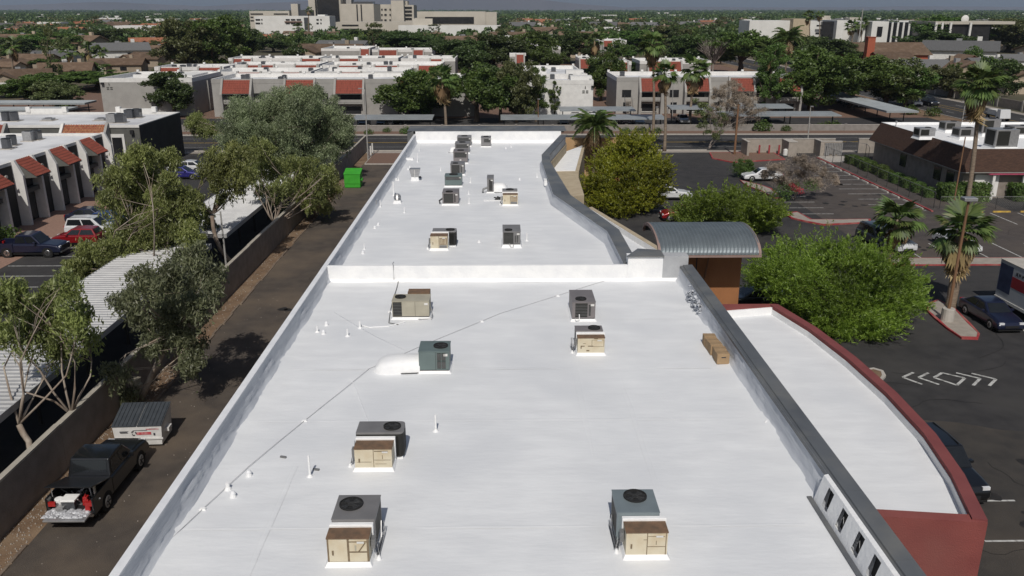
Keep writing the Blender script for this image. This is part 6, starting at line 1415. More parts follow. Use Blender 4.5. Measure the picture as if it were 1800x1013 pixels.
def apt(label, x0, x1, y0, y1, h=7.0, hoods=(), wins=True, m='stucco_grey', ncond=5, posts=True, steps=(), name='apartment_block', sname=None):
    t = thing(name, label, 'apartment building', (0, 0, 0), 0, 'white-roofed apartment blocks'); RECTS.append((x0 - 1, x1 + 1, y0 - 3, y1 + 1))
    MB().box(x0, x1, y0, y1, 0, h - .8).build('wall', MT[m], t); MB().box(x0 + .3, x1 - .3, y0 + .3, y1 - .3, h - .8, h - .75).build('roof', MT['apt_roof'], t)
    for b_ in ((x0 - .03, x1 + .03, y1 - .3, y1 + .03), (x0 - .03, x0 + .3, y0 + .3, y1 - .301), (x1 - .3, x1 + .03, y0 + .3, y1 - .301)): MB().box(*b_, h - .81, h).build('parapet', MT['stucco_white'], t)
    MB().box(x0 - .03, x1 + .03, y0 - .03, y0 + .298, h - .81, h - .02).build('parapet', MT['stucco_white' if m == 'stucco_white' or not hoods or y0 > 180 else 'stucco_grey'], t)
    if posts:
        n = max(2, int((x1 - x0) / 7))
        for k in range(n + 1): x = x0 + .25 + (x1 - x0 - .5) * k / n; MB().box(x - .25, x + .25, y1 - .4, y1 + .08, h, h + .4).build('parapet_post', MT['stucco_white'], t)
    for (xa, xb) in hoods:
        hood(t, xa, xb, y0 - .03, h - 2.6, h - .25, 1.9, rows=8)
        for x in (xa - .42, xb + .02): MB().xprism([(y0, 0), (y0 - 1.7, 0), (y0 - 2.0, h - 2.7), (y0 - .3, h + .1), (y0 + .3, h + .1), (y0 + .3, h - .8), (y0, h - .8)], x, x + .4).build('fin', MT['stucco_grey'], t)
        w = xb - xa
        for (z0, z1) in ((3.2, 4.5), (.5, 1.9)):
            wd = MB().box(xa + w * .12, xb - w * .12, y0 - .06, y0 - .035, z0, z1).build('window', MT['win_dark'], t); MB().box(xa + w * .10, xb - w * .10, y0 - .12, y0 - .03, z0 - .12, z0 - .02).build('sill', MT['trim_white'], wd)
        MB().box(xa, xb, y0 - 1.3, y0 - .06, 2.5, 2.75).build('balcony', MT['stucco_grey'], t); MB().box(xa, xb, y0 - 1.35, y0 - 1.25, 2.751, 3.3).build('balcony_rail', MT['stucco_grey'], t)
    for (xa, xb, ya, yb, dz) in steps: MB().box(xa, xb, ya, yb, h - .75, h + dz).build('roof_step', MT['stucco_white'], t)
    for k in range(2 if y0 > 184 else 0):
        xa = rs.uniform(x0 + 1, x1 - 6); yy = rs.uniform(y0 + 3, y1 - 3); MB().box(xa, xa + rs.uniform(3, 8), yy, yy + .35, h - .75, h + rs.uniform(-.1, .3)).build('roof_step', MT['stucco_white'], t)
    xs_ = sorted(rs.uniform(x0 + 1.5, x1 - 1.5) for _ in range(ncond))
    for k in range(ncond):
        x, y = xs_[k], rs.uniform(y0 + 2, y1 - 1.5); cond(ORD[k] + ' condenser from the left on the ' + (sname or short(label)), x, y, h - .75, rs.uniform(.8, 1.1), rs.uniform(.8, 1.1), False, 'condensers on the apartment roofs')
    return t
def wall_sign(root, x, y, z):
    mb = MB(); mb.add([(x - .12, y, z + .45), (x + .12, y, z + .45), (x + .04, y, z + .95), (x - .04, y, z + .95)], [(0, 1, 2, 3)])
    for r_ in range(2):
        for c_ in (-.55, .12): mb.box(x + c_, x + c_ + .46, y - .01, y, z - .05 - r_ * .32, z + .12 - r_ * .32)
    mb.build('wall_number', MT['stucco_dkgrey'], root)
def X(u, y, v=150): return A(u, v, y).x
bgk = apt('blank grey-walled apartment block at left with white parapet', X(176, 168), X(338, 168), 168, 186, 7.1, (), ncond=3, steps=[(X(236, 172), X(270, 172), 172, 172.4, .35)])
a1 = apt('front apartment block with three large red tile hoods', X(372, 166), X(835, 166), 166, 181, 7.05, [(X(394, 166), X(441, 166)), (X(504, 166), X(552, 166)), (X(592, 166), X(638, 166)), (X(700, 166), X(748, 166))], ncond=9)
for u in (404, 662, 520):
    x = X(u, 166)
    MB().box(x + 4.0, x + 6.0, 165.93, 165.96, 3.3, 4.4).build('window', MT['win_dark'], a1)
wall_sign(bgk, X(192, 168), 167.94, 5.3); MB().box(X(179, 168), X(179, 168) + .5, 167.5, 167.97, 5.9, 6.3).build('flood_lamp', MT['plastic_black'], bgk)
# hood turned to the side beside the dark tree
sd = thing('side_apartment', 'narrow apartment wing with red hood facing the passage', 'apartment building', (0, 0, 0), 0, 'white-roofed apartment blocks')
MB().box(-66, -61.6, 176, 190, 0, 6.6).build('wall', MT['stucco_grey'], sd); hood(sd, 177, 184, -61.6, 4.6, 6.6, 2.6, face='x'); MB().box(-62, -58.6, 176.2, 176.6, 0, 6.0).build('fin', MT['stucco_grey'], sd); MB().box(-66, -61.5, 175.9, 190.1, 6.6, 7.0).build('parapet', MT['stucco_white'], sd)
R_ = [('second row apartment block, left part', 372, 545, 187, 200, [(418, 455), (497, 525)]), ('second row apartment block, right part with dark recess', 552, 715, 187, 201, [(600, 632)]), ('third row white block, far left end with two hoods', 270, 392, 203, 214, [(282, 315), (350, 386)]), ('third row block with small hoods left of centre', 400, 560, 212, 224, [(436, 454), (460, 480), (520, 556)]), ('third row block with wide hoods behind the palm', 566, 775, 210, 224, [(596, 634), (660, 698), (736, 776)]),
      ('fourth row block with row of parapet posts at left', 402, 560, 240, 252, [(412, 442), (532, 564)]), ('fourth row block at centre, long white parapet', 566, 700, 240, 253, [(598, 630)]), ('fourth row block by the dark trees', 705, 800, 238, 254, [(758, 776)]), ('pale block standing alone before the hospital trees', 566, 648, 300, 322, [(636, 650)]), ('white block with two red hoods before the dark trees', 655, 760, 292, 306, [(668, 698), (728, 744)]), ('white gable-ended block among dark trees right of centre', 826, 842, 285, 310, []),
      ('apartment block with red hood behind the blank white one', 1018, 1040, 238, 250, [(1020, 1038)]), ('long block with red hood edge behind the tall palms', 1060, 1110, 222, 234, [(1066, 1102)]), ('white stepped block right of the tall palms', 1125, 1250, 226, 240, [(1140, 1166), (1176, 1196)]), ('narrow white block at centre right of the dark trees', 896, 914, 262, 282, [(908, 920)]), ('broad white block with twin steps farther back', 930, 985, 310, 340, [(948, 964)]), ('distant white block near the tennis trees', 1052, 1100, 380, 400, [(1060, 1074)]), ('distant pale block left of the water tank', 862, 922, 430, 450, [])]
SN = ['second row left block', 'second row right block', 'third row far left block', 'third row left block', 'third row wide block', 'fourth row left block', 'fourth row centre block', 'fourth row right block', 'pale block before the hospital', 'white block with two hoods', 'white gable-ended block', 'block behind the blank white one', 'long block behind the tall palms', 'white stepped block', 'narrow white block', 'broad twin-stepped block', 'distant white block', 'distant pale block']
for (lb, u0, u1, y0, y1, hd), sn in zip(R_, SN): apt(lb, X(u0, y0, 110), X(u1, y0, 110), y0, y1, 7.0, [(X(a, y0, 110), X(b, y0, 110)) for a, b in hd], ncond=4 if y0 < 260 else 1, sname=sn)
wb = apt('blank white apartment end wall right of the green trees', X(925, 163), X(1043, 163), 163, 207, 7.0, (), m='stucco_white', ncond=6, steps=[(5.2, 17.5, 176, 176.5, .25), (5.2, 10, 190, 190.5, .5), (13.5, 17.6, 168, 171, .35), (13.8, 17.5, 184, 187, .4)])
wall_sign(wb, X(1029, 163), 162.94, 5.0)
MB().box(X(1042, 163) - .3, X(1042, 163) + .1, 162.6, 162.97, 5.6, 6.0).build('flood_lamp', MT['plastic_black'], wb)
r2 = apt('end apartments with outside stairs and four red hoods', X(1084, 170), X(1408, 170), 170, 186, 7.0, [(X(1126, 170), X(1160, 170)), (X(1205, 170), X(1244, 170)), (X(1283, 170), X(1322, 170)), (X(1366, 170), X(1403, 170))], ncond=5)
for u in (1102, 1186, 1262, 1340):
    x = X(u, 170); MB().box(x - .9, x + .9, 169.94, 169.96, 3.2, 4.6).build('window', MT['win_dark'], r2); MB().box(x - .6, x + .6, 169.94, 169.96, .1, 2.2).build('door', MT['win_dark'], r2)
for k in range(12): x = X(1099, 170); MB().box(x, x + 1.3, 166.2 + k * .28, 166.5 + k * .28, .2 + k * .23, .26 + k * .23).build('stair_tread', MT['concrete'], r2)
for dx in (-.08, 1.3): MB().add([(X(1099, 170) + dx, 166.1, .1), (X(1099, 170) + dx, 169.7, 2.9), (X(1099, 170) + dx, 169.7, 3.7), (X(1099, 170) + dx, 166.1, .9)], [(0, 1, 2, 3)]).build('stair_rail', MT['trim_white'], r2)
for (u, k) in ((758, 0), (764, 1)): pass
bsg = np_mesh('shrub', leaves(clump_points([(0, 0, .5, .6), (.4, .1, .4, .5), (-.4, 0, .4, .5)], 420, np.random.default_rng(4)), .2, .12), 4, [MT['leaf_green']])
def shrub(u, v, s, lb, m=None):
    x, y = P(u, v); t = thing('verge_shrub', lb, 'shrub', (x, y, 0), 0, 'shrubs along the street'); obj('foliage', bsg, t).scale = (s, s, s * .95); mb = MB(); mb.tube([(0, 0, -.03), (0, 0, .4)], .05, 5); mb.build('stem', MT['bark'], t)
for (u, v, s, lb) in [(648, 237, 1.0, 'small shrub by the street wall at the alley mouth'), (680, 233, .9, 'dark shrub by the street wall near the far roof corner'), (713, 236, 1.3, 'shrub touching the far left roof corner'), (1100, 236, 1.2, 'clipped shrub by the street wall, left of two'), (1128, 235, 1.3, 'clipped shrub by the street wall, right of two'), (1155, 235, 1.1, 'dry shrub beside the thin palm'), (1340, 231, 2.0, 'widest hedge-like shrub on the verge at right'), (1382, 231, 1.1, 'small round shrub on the verge at right'), (1438, 229, 1.2, 'reddish shrub cluster on the verge, left'), (1452, 228, 1.5, 'shrub on the verge, middle of three at right'), (1466, 228, 1.6, 'shrub on the verge, right of three'), (240, 300, 1.6, 'green bush at the foot of the shaded end wall'), (12, 425, 1.5, 'low green bush by the fin office'), (1640, 205, 2.0, 'grey-green shrub at the carport corner by the avenue'), (1600, 202, 2.0, 'green shrub by the avenue carport')]: shrub(u, v, s, lb)
# ================================================================== far buildings
def px_box(root, name, u0, u1, vt, Y, m, depth=20, vb=None):
    a, b = A(u0, vt, Y), A(u1, vt, Y); z0 = 0 if vb is None else A(u0, vb, Y).z
    return MB().box(a.x, b.x, Y, Y + depth, max(0, z0), a.z).build(name, MT[m], root)
hs = thing('hospital', 'cream hospital towers with black glass front on the skyline', 'hospital', (0, 0, 0)); RECTS.append((X(430, 700, 40), X(880, 700, 40), 670, 860))
for a in [('tower', 541, 556, -7, 790, 'hosp', 40), ('glass_front', 556, 593, -3, 792, 'win_dark', 30), ('tower', 593, 598, -6, 790, 'hosp', 40), ('wing', 598, 657, 7, 780, 'hosp', 40), ('grey_panel', 656.5, 668, 8, 779, 'stucco_dkgrey', 6), ('wing', 668, 687, 8, 780, 'hosp', 40), ('tower', 687, 709, 1, 776, 'hosp', 40), ('wing', 709, 727, 9, 785, 'hosp', 30), ('penthouse', 608, 617, -2, 800, 'stucco_grey', 15), ('penthouse', 620, 655, 3, 800, 'car_grey', 15), ('penthouse', 709, 716, 2, 792, 'hosp', 15),
          ('podium', 590, 735, 39, 730, 'hosp', 40), ('pillar_band', 729, 745, 32, 745, 'hosp', 30)]: px_box(hs, *a[:2], *a[2:])
for u in (626, 633.5): px_box(hs, 'window_strip', u, u + 2.2, 8, 779.6, 'win_dark', 1)
px_box(hs, 'window_strip', 553, 556, -2, 789.5, 'win_dark', 1); px_box(hs, 'window_strip', 592, 595, -2, 789, 'win_dark', 1)
for r_ in range(3):
    for u in (670, 675.5, 684.5): px_box(hs, 'window', u, u + (4 if u == 675.5 else 2.4), 15.5 + r_ * 9.3, 779.5, 'win_dark', 1, 18.5 + r_ * 9.3)
for r_ in range(4): px_box(hs, 'balcony_gap', 711, 724, 12 + r_ * 6.5, 784.5, 'win_dark', 1, 15.5 + r_ * 6.5)
for v in (43.5, 50.5): px_box(hs, 'parking_gap', 601, 630, v, 729.5, 'win_dark', 1, v + 2.2)
gar = thing('parking_garage', 'white parking garage with dark slots left of the hospital tower', 'garage', (0, 0, 0))
px_box(gar, 'block', 438, 508, 19.5, 720, 'hosp', 30); px_box(gar, 'stair_tower', 511, 523, 7, 725, 'hosp', 10); px_box(gar, 'rear_deck', 508, 545, 18, 728, 'car_grey', 15); px_box(gar, 'front_block', 447, 579, 28.5, 690, 'hosp_white', 24); px_box(gar, 'stair_tower', 558, 571, 26, 694, 'hosp_white', 10)
for (u0, u1, v0, v1) in [(440, 462, 23.8, 25.3), (481, 506, 23.8, 25.3), (440, 445, 29.5, 31), (440, 446, 35.5, 37)]: px_box(gar, 'parking_gap', u0, u1, v0, 719.5, 'win_dark', 1, v1)
for r_ in range(2):
    for (u0, u1) in ((449, 457), (459, 461), (502, 509), (511, 519), (521, 529), (556, 560), (563, 565)): px_box(gar, 'parking_gap', u0, u1, 33.6 + r_ * 6.3, 689.5, 'win_dark', 1, 35.8 + r_ * 6.3)
px_box(gar, 'recess', 534, 543, 31, 689.4, 'car_grey', 1, 52); px_box(gar, 'brick_band', 500, 531, 37.5, 689.2, 'gravel_pink', .3, 39.5)
hg = thing('wide_low_hall', 'wide cream hall with dark recessed front right of the hospital', 'hall', (0, 0, 0)); RECTS.append((X(730, 640, 40), X(876, 640, 40), 630, 720))
px_box(hg, 'block', 733, 853, 20.5, 660, 'hosp', 40); px_box(hg, 'side_block', 853, 873, 21.5, 662, 'hosp', 40); px_box(hg, 'recess', 747, 833, 30, 659.5, 'win_dark', 1, 41.5); px_box(hg, 'base_wall', 725, 760, 33, 652, 'hosp', 6); px_box(hg, 'canopy', 700, 880, 45, 640, 'hosp_white', 12)
# white offices right of centre, half hidden by palms
wo_ = thing('white_office', 'white and olive modern office block with dark glass at upper right', 'office building', (0, 0, 0)); RECTS.append((X(1310, 440, 60), X(1610, 440, 60), 425, 480))
for a in [('panel', 1318, 1395, 36.5, 455, 'hosp_white', 20), ('panel', 1395, 1425, 33.5, 450, 'beige_stucco', 20), ('panel', 1425, 1446, 37, 452, 'hosp_white', 20), ('glass_front', 1446, 1474, 38, 450, 'win_dark', 6), ('panel', 1472, 1484, 36, 446, 'hosp_white', 24), ('panel', 1484, 1512, 36.5, 456, 'hosp_white', 20), ('panel', 1512, 1523, 38, 447, 'hosp_white', 12), ('panel', 1534, 1563, 38, 442, 'hosp_white', 22), ('glass_front', 1523, 1534, 40, 449, 'win_dark', 8), ('glass_front', 1563, 1605, 39.5, 450, 'win_dark', 12), ('panel', 1445, 1460, 28, 470, 'hosp', 8), ('panel', 1494, 1515, 31, 470, 'hosp', 8)]: px_box(wo_, *a[:2], *a[2:])
for u in (1568, 1578, 1588, 1598): px_box(wo_, 'column', u, u + 3.2, 39.5, 449.4, 'trim_white', .5)
px_box(wo_, 'window', 1543, 1552, 47, 441.6, 'win_dark', .5, 64); px_box(wo_, 'window', 1436, 1448, 44, 449.6, 'win_dark', .5, 47); px_box(wo_, 'window', 1434, 1448, 57, 449.4, 'win_dark', .5, 61)
do_ = thing('columned_office', 'dark glass office with white columns and a roof dish at upper right', 'office building', (0, 0, 0)); RECTS.append((X(1640, 400, 60), X(1790, 400, 60), 385, 440))
px_box(do_, 'block', 1648, 1742, 43, 405, 'win_dark', 26); px_box(do_, 'roof_band', 1645, 1785, 38, 404, 'hosp', 27, 43)
for u in (1645, 1656, 1671, 1706): px_box(do_, 'column', u, u + 3.5, 40, 403, 'trim_white', .8)
c = A(1696, 37, 410); mb = MB(); n = 14
for i in range(4):
    for j in range(n):
        a0, a1 = 2 * math.pi * j / n, 2 * math.pi * (j + 1) / n; r0, r1 = i * .45, (i + 1) * .45
        f = lambda r, a: (r * math.cos(a), -.6 + .18 * r * r, r * math.sin(a)); mb.add([f(r0, a0), f(r1, a0), f(r1, a1), f(r0, a1)], [(0, 1, 2, 3)])
mb.build('roof_dish', MT['trim_white'], do_, loc=(c.x, c.y, c.z + .8))
# red-walled church with brown roofs
ch = thing('red_church', 'red-walled church with broad brown roofs and square tower', 'church', (0, 0, 0)); RECTS.append((X(1480, 300, 100), X(1640, 300, 100), 290, 345))
def gable(root, name, x0, x1, y0, y1, zw, zr, m, axis='x', ov=.5, wm=None):
    if wm: MB().box(x0, x1, y0, y1, 0, zw).build('wall', MT[wm], root)
    if axis == 'x': mb = MB().xprism([(y0 - ov, zw - .1), ((y0 + y1) / 2, zr), (y1 + ov, zw - .1), (y1 + ov, zw + .08), ((y0 + y1) / 2, zr + .2), (y0 - ov, zw + .08)], x0 - ov, x1 + ov)
    else: mb = MB().yprism([(x0 - ov, zw - .1), ((x0 + x1) / 2, zr), (x1 + ov, zw - .1), (x1 + ov, zw + .08), ((x0 + x1) / 2, zr + .2), (x0 - ov, zw + .08)], y0 - ov, y1 + ov)
    if wm:
        if axis == 'x':
            for x in (x0, x1 - .1): MB().xprism([(y0, zw), ((y0 + y1) / 2, zr), (y1, zw)], x, x + .1).build('gable_wall', MT[wm], root)
        else:
            for y in (y0, y1 - .1): MB().yprism([(x0, zw), ((x0 + x1) / 2, zr), (x1, zw)], y, y + .1).build('gable_wall', MT[wm], root)
    return mb.build(name, MT[m], root)
gable(ch, 'roof', X(1492, 315, 90), X(1628, 315, 90), 312, 330, 4.2, 8.0, 'shingle_brown', 'x', .8, 'church_red'); gable(ch, 'roof', X(1545, 300, 100), X(1605, 300, 100), 298, 310, 3.2, 5.4, 'shingle_brown', 'x', .6, 'church_red')
px_box(ch, 'tower', 1527, 1540, 66, 306, 'church_red', 2.6); px_box(ch, 'tower_cap', 1526, 1541, 65, 305.8, 'church_red', 3.0, 66)
gable(ch, 'roof', X(1590, 285, 105), X(1625, 285, 105), 284, 294, 2.8, 4.4, 'shingle_brown', 'y', .5, 'church_red'); gable(ch, 'roof', X(1690, 300, 100), X(1722, 300, 100), 298, 308, 2.8, 4.6, 'shingle_brown', 'y', .5, 'church_red')
# houses
def house_proto(wm, rm, L=14, W=10, zr=4.6, seed=0, wing=True):
    t = thing('bungalow', 'x', 'house', (0, 0, 0)); gable(t, 'roof', -L / 2, L / 2, -W / 2, W / 2, 2.7, zr, rm, 'x', .6, wm)
    if wing: gable(t, 'roof', -L / 2 + .6, -L / 2 + 6.5, -W / 2 - 4.5, W * .1, 2.7, zr - .5, rm, 'y', .5, wm); MB().box(-L / 2 + 1.3, -L / 2 + 5.8, -W / 2 - 4.56, -W / 2 - 4.5, .05, 2.2).build('garage_door', MT['trim_white'], t)
    MB().box(L * .22, L * .22 + 1.0, .6, 1.5, 2.0, zr + 1.1).build('chimney', MT[wm], t); MB().box(L * .1, L * .1 + 2.0, -W / 2 - .05, -W / 2, .9, 2.1).build('window', MT['win_dark'], t)
    MB().box(-1.0, 0.2, .8, 2.0, 3.0, zr + .6).build('roof_cooler', MT['galv'], t); return t
HP = [house_proto('house_wall', 'shingle_brown', 14, 10, 4.7), house_proto('house_wall', 'shingle_brown', 16, 9, 4.4, 1), house_proto('trim_white', 'shingle_grey', 15, 9, 4.6, 2, False), house_proto('house_wall', 'tile_mix', 14, 10, 4.9, 3)]
used = [0] * 4
def house(k, loc, ang, label, group=None, sc=1.0):
    if not used[k]: o = HP[k]; o.location = (*loc, 0); o.rotation_euler[2] = R(ang); used[k] = 1; o['label'] = label; o.scale = (sc,) * 3
    else: o = dup(HP[k], (*loc, 0), R(ang), sc, label)
    o['group'] = group or 'brown-roofed houses at left'; r_ = 11 * sc; RECTS.append((loc[0] - r_, loc[0] + r_, loc[1] - r_, loc[1] + r_)); return o
for (u, v, k, a, lb) in [(210, 128, 1, 8, 'long brown-roofed house just behind the blank grey apartments'), (268, 116, 0, -20, 'brown-roofed house with white gable wall beside tall eucalyptus'), (120, 140, 0, 15, 'brown-roofed house with small chimney left of the long one'), (60, 118, 1, -10, 'brown house with dormer-like gable at left'), (40, 155, 0, 25, 'dark brown house at the left edge above the carport'), (100, 112, 2, 5, 'grey-roofed house behind the dormered one'), (10, 130, 1, 80, 'steep brown gable cut by the left edge'), (285, 100, 0, 30, 'brown house half hidden by the tall eucalyptus'), (225, 78, 2, -25, 'grey-roofed white house in the middle of the left trees'), (150, 62, 2, 0, 'dark-roofed white house farther left'), (30, 62, 3, 10, 'reddish-roofed house near the left edge'), (105, 40, 3, 0, 'white house with red roof on the left skyline'), (440, 78, 3, 12, 'red-brown house row left end before the garage'), (470, 76, 3, -8, 'red-brown house row middle before the garage'), (520, 66, 1, 0, 'tan house under the trees below the garage'), (265, 72, 1, 40, 'tan house among trees left of the eucalyptus')]: house(k, P(u, v), a, lb)
for (u, v, k, a, lb, sc) in [(1610, 136, 2, 0, 'grey-roofed house with white walls across the avenue', 1.1), (1685, 138, 0, 90, 'brick-brown gabled house right of the grey-roofed one', 1.1), (1735, 128, 2, 10, 'grey house with solar panels on its roof', 1.0), (1785, 160, 0, 85, 'brown-roofed house with pale gable at the right edge', 1.3), (1795, 120, 2, 0, 'pale grey-roofed house at the right edge', 1.0)]: house(k, P(u, v), a, lb, 'houses across the avenue', sc)
aw = thing('avenue_wall', 'brown block wall along the far side of the avenue', 'wall', (105, 0, 0))
for k in range(14):
    y0 = 128 + k * 9; MB().box(-.12, .12, y0, y0 + 8.99, 0, 1.9).build('wall_panel', MT['block_wall'], aw); MB().box(-.2, .2, y0 - .25, y0 + .25, 0, 2.1).build('pier', MT['concrete_lt'], aw)
rf = random.Random(77); FH = []
for k in range(150):
    y = rf.uniform(330, 1300); u = rf.uniform(-150, 1950); 
    x = A(u, 60, y).x
    if 420 < u < 900 and y > 560: continue
    if any(a - 8 < x < b + 8 and c - 8 < y < d + 8 for a, b, c, d in RECTS): continue
    k2 = rf.choice((0, 1, 2, 2, 3)); FH.append((u, k2, house(k2, (x, y), rf.uniform(-30, 30), 'distant house', 'distant houses', rf.uniform(1.1, 1.7))))
for kk, nm in enumerate(('brown', 'tan', 'pale', 'red-roofed')):
    for i, q in enumerate(sorted((f for f in FH if f[1] == kk), key=lambda f: f[0])): q[2]['label'] = ORD[i] + ' from the left of the small ' + nm + ' houses among distant trees'
fl = MB()
for k in range(110):
    y = rf.uniform(700, 3600); x = A(rf.uniform(-100, 1900), 40, y).x; w, d, h = rf.uniform(12, 50), rf.uniform(10, 24), rf.uniform(4, 9); fl.box(x, x + w, y, y + d, 0, h)
fl.build('far_rooftops', MT['stucco_white'], kind='stuff', label='scattered pale flat roofs near the horizon', category='rooftops')

# ================================================================== trees beyond the street
def variant(seed, leaf, nl, lf, flat=.95, nc=26, cr=.36, tall=1.0, bark='bark'):
    rg = np.random.default_rng(seed); cl = []
    for k in range(nc):
        d = rg.normal(size=3); d /= np.linalg.norm(d); r = .70 * rg.random() ** .4; cl.append((d[0] * r, d[1] * r, .98 * tall + d[2] * r * flat * tall, cr * rg.uniform(.7, 1.15)))
    sc_ = sub_clumps(cl, 40, .16, rg); pts = clump_points(sc_, nl / sum(c[3] ** 2 for c in sc_), rg, fill=.2); pts = pts[pts[:, 2] > .18]
    crown = np_mesh('crown', leaves(pts, lf, lf * .55, .1, rg), 4, [MT[leaf]])
    mb = MB(); f = (0, 0, .45 * tall); mb.tube([(0, 0, -.02), (.03, 0, .25), f], [.075, .06, .05], 7)
    for c in cl[:8]: limb(mb, f, (c[0] * .8, c[1] * .8, c[2]), .035, .01, rg, .08, 3, 5)
    return crown, mb.mesh('trunk', MT[bark])
VN = {'green': [variant(1, 'leaf_green', 17000, .075), variant(2, 'leaf_green', 17000, .075, .8)], 'dark': [variant(3, 'leaf_dark', 17000, .075), variant(4, 'leaf_dark', 17000, .075, .8)], 'olive': [variant(5, 'leaf_olive', 15000, .075), variant(6, 'leaf_olive', 15000, .075)],
      'tall': [variant(7, 'leaf_green', 14000, .075, 1.5, 22, .36, 1.6), variant(8, 'leaf_green', 14000, .075, 1.5, 22, .34, 1.6)]}
VF = [variant(21, 'leaf_green', 1500, .17), variant(22, 'leaf_dark', 1500, .17), variant(23, 'leaf_dark', 1500, .17, .7), variant(24, 'leaf_olive', 1500, .17), variant(25, 'leaf_green', 1500, .16, .75), variant(26, 'leaf_olive', 1500, .16, 1.4, 14, .36, 1.5)]
def put_tree(vr, x, y, rad, h, label, group, rz=0, name='shade_tree'):
    t = thing(name, label, 'tree', (x, y, 0), rz, group); z = h / 1.95
    for nm, me in zip(('crown', 'trunk'), vr): o = obj(nm, me, t); o.scale = (rad, rad, z)
    return t
rt = random.Random(31)
def tree_px(ub, vb, wpx, vt, kind, label, i=0, name='shade_tree', group='trees around the apartments'):
    x, y = P(ub, vb); h = A(ub, vt, y).z * 1.06; rad = 1.42 * wpx * y / F / 2; tall = 1.55 if kind == 'tall' else 1.0; t = thing(name, label, 'tree', (x, y, 0), rt.uniform(0, 6), group); z = h / (1.80 * tall)
    for nm, me in zip(('crown', 'trunk'), VN[kind][i % 2]): o = obj(nm, me, t); o.scale = (rad, rad, z)
    RECTS.append((x - rad * .8, x + rad * .8, y - rad * .8, y + rad * .8))
for a in [(306, 205, 84, 122, 'dark', 'dense dark round tree before the blank grey apartments'), (100, 196, 78, 146, 'olive', 'grey-green spreading tree by the pale carport at left', 1), (60, 178, 80, 132, 'green', 'flowering hedge-like tree in front of the brown houses'), (175, 158, 140, 122, 'green', 'long green bush line behind the left carports', 1),
          (715, 213, 110, 122, 'green', 'bright green tree left of the skirted palm', 1), (755, 210, 80, 118, 'green', 'green tree directly behind the skirted palm'), (838, 214, 105, 106, 'green', 'broad dark tree right of the skirted palm', 1), (880, 214, 70, 110, 'dark', 'dark tree between the palm and the white wall'), (908, 216, 62, 112, 'olive', 'upright tree at the left edge of the blank white wall', 1), (942, 214, 46, 130, 'tall', 'slim green tree against the blank white wall'), (975, 208, 24, 152, 'tall', 'thin pointed tree in front of the blank white wall', 1),
          (1056, 178, 56, 96, 'green', 'leafy tree in the passage between the apartments'), (1110, 150, 90, 106, 'dark', 'dark trees behind the end apartments', 1), (1342, 202, 54, 92, 'tall', 'narrow tall dark tree in front of the end apartments'), (1425, 196, 120, 88, 'green', 'large green tree right of the end apartments'), (1495, 190, 120, 92, 'green', 'broad green tree by the avenue carport', 1), (1555, 186, 110, 104, 'olive', 'green tree on the avenue verge', 1), (1590, 188, 70, 118, 'green', 'smaller tree at the right end of the avenue group'), (1668, 172, 70, 112, 'olive', 'dry brownish tree across the avenue'), (1745, 176, 90, 102, 'dark', 'dark tree behind the tall slim palm'),
          (330, 132, 90, 38, 'olive', 'tall eucalyptus clump left of the garage, left part', 1), (378, 130, 100, 32, 'green', 'tall eucalyptus clump left of the garage, middle'), (420, 118, 70, 48, 'dark', 'tall eucalyptus clump left of the garage, right part'), (820, 138, 90, 66, 'dark', 'dark tree mass behind the white blocks, left'), (868, 132, 100, 56, 'dark', 'dark tree mass behind the white blocks, middle', 1), (915, 126, 90, 58, 'green', 'dark tree mass behind the white blocks, right'), (965, 132, 60, 78, 'green', 'green tree beside the broad white block', 1), (1000, 112, 80, 52, 'dark', 'dark spreading tree above the blank white wall'), (705, 96, 110, 54, 'dark', 'dark tree row before the hospital podium', 1), (1300, 130, 110, 48, 'green', 'big green tree above the end apartments', 1), (1215, 128, 90, 56, 'dark', 'dark tree behind the full-headed palm'), (1640, 104, 100, 52, 'dark', 'dark tree right of the church roof', 1), (1655, 92, 110, 30, 'green', 'tall green tree between the two far offices'), (1770, 92, 110, 36, 'olive', 'grey-green tree before the columned office', 1), (1345, 72, 70, 34, 'dark', 'dark tree at the left of the white office'), (115, 92, 90, 58, 'green', 'yellowish green tree among the left houses'), (60, 96, 80, 58, 'green', 'bright green tree at left among houses', 1), (240, 98, 70, 70, 'olive', 'white-flowering tree by the left houses'), (190, 84, 80, 50, 'dark', 'dark tree left of the grey-roofed house'), (20, 100, 60, 66, 'dark', 'dark tree at the left edge among houses'), (85, 128, 40, 104, 'green', 'small tree between brown gables at left'), (155, 136, 46, 108, 'green', 'small tree in front of the long brown house', 1), (300, 150, 44, 112, 'olive', 'olive tree behind the blank grey apartments', 1), (20, 172, 60, 146, 'green', 'bushy tree at the left edge behind the carport'), (480, 92, 60, 66, 'dark', 'dark tree below the parking garage'), (590, 88, 60, 60, 'green', 'green tree below the hospital tower', 1), (640, 78, 60, 50, 'dark', 'dark tree under the hospital podium'), (1455, 118, 90, 66, 'dark', 'dark tree left of the church roofs', 1), (1400, 112, 80, 62, 'green', 'green tree left of the white office palms'), (1120, 92, 90, 50, 'green', 'green tree right of the palm passage', 1), (1180, 96, 80, 46, 'dark', 'dark tree behind the tallest thin palm'), (770, 108, 60, 70, 'dark', 'dark tree beside the white block with hoods', 1)]: tree_px(*a[:6], *a[6:])
palm_px('small fan palm left of the brown house gable', 26, 150, 22, 80, 18, .25, .18, 18, 14, 61); palm_px('palm beside the grey-roofed house, left', 122, 118, 120, 92, 16, .3, .25, 18, 8, 62); palm_px('palm among the left houses, middle', 150, 112, 155, 88, 16, .3, .25, 18, 8, 63); palm_px('palm among the left houses, right', 178, 112, 175, 92, 16, .3, .25, 18, 8, 64)
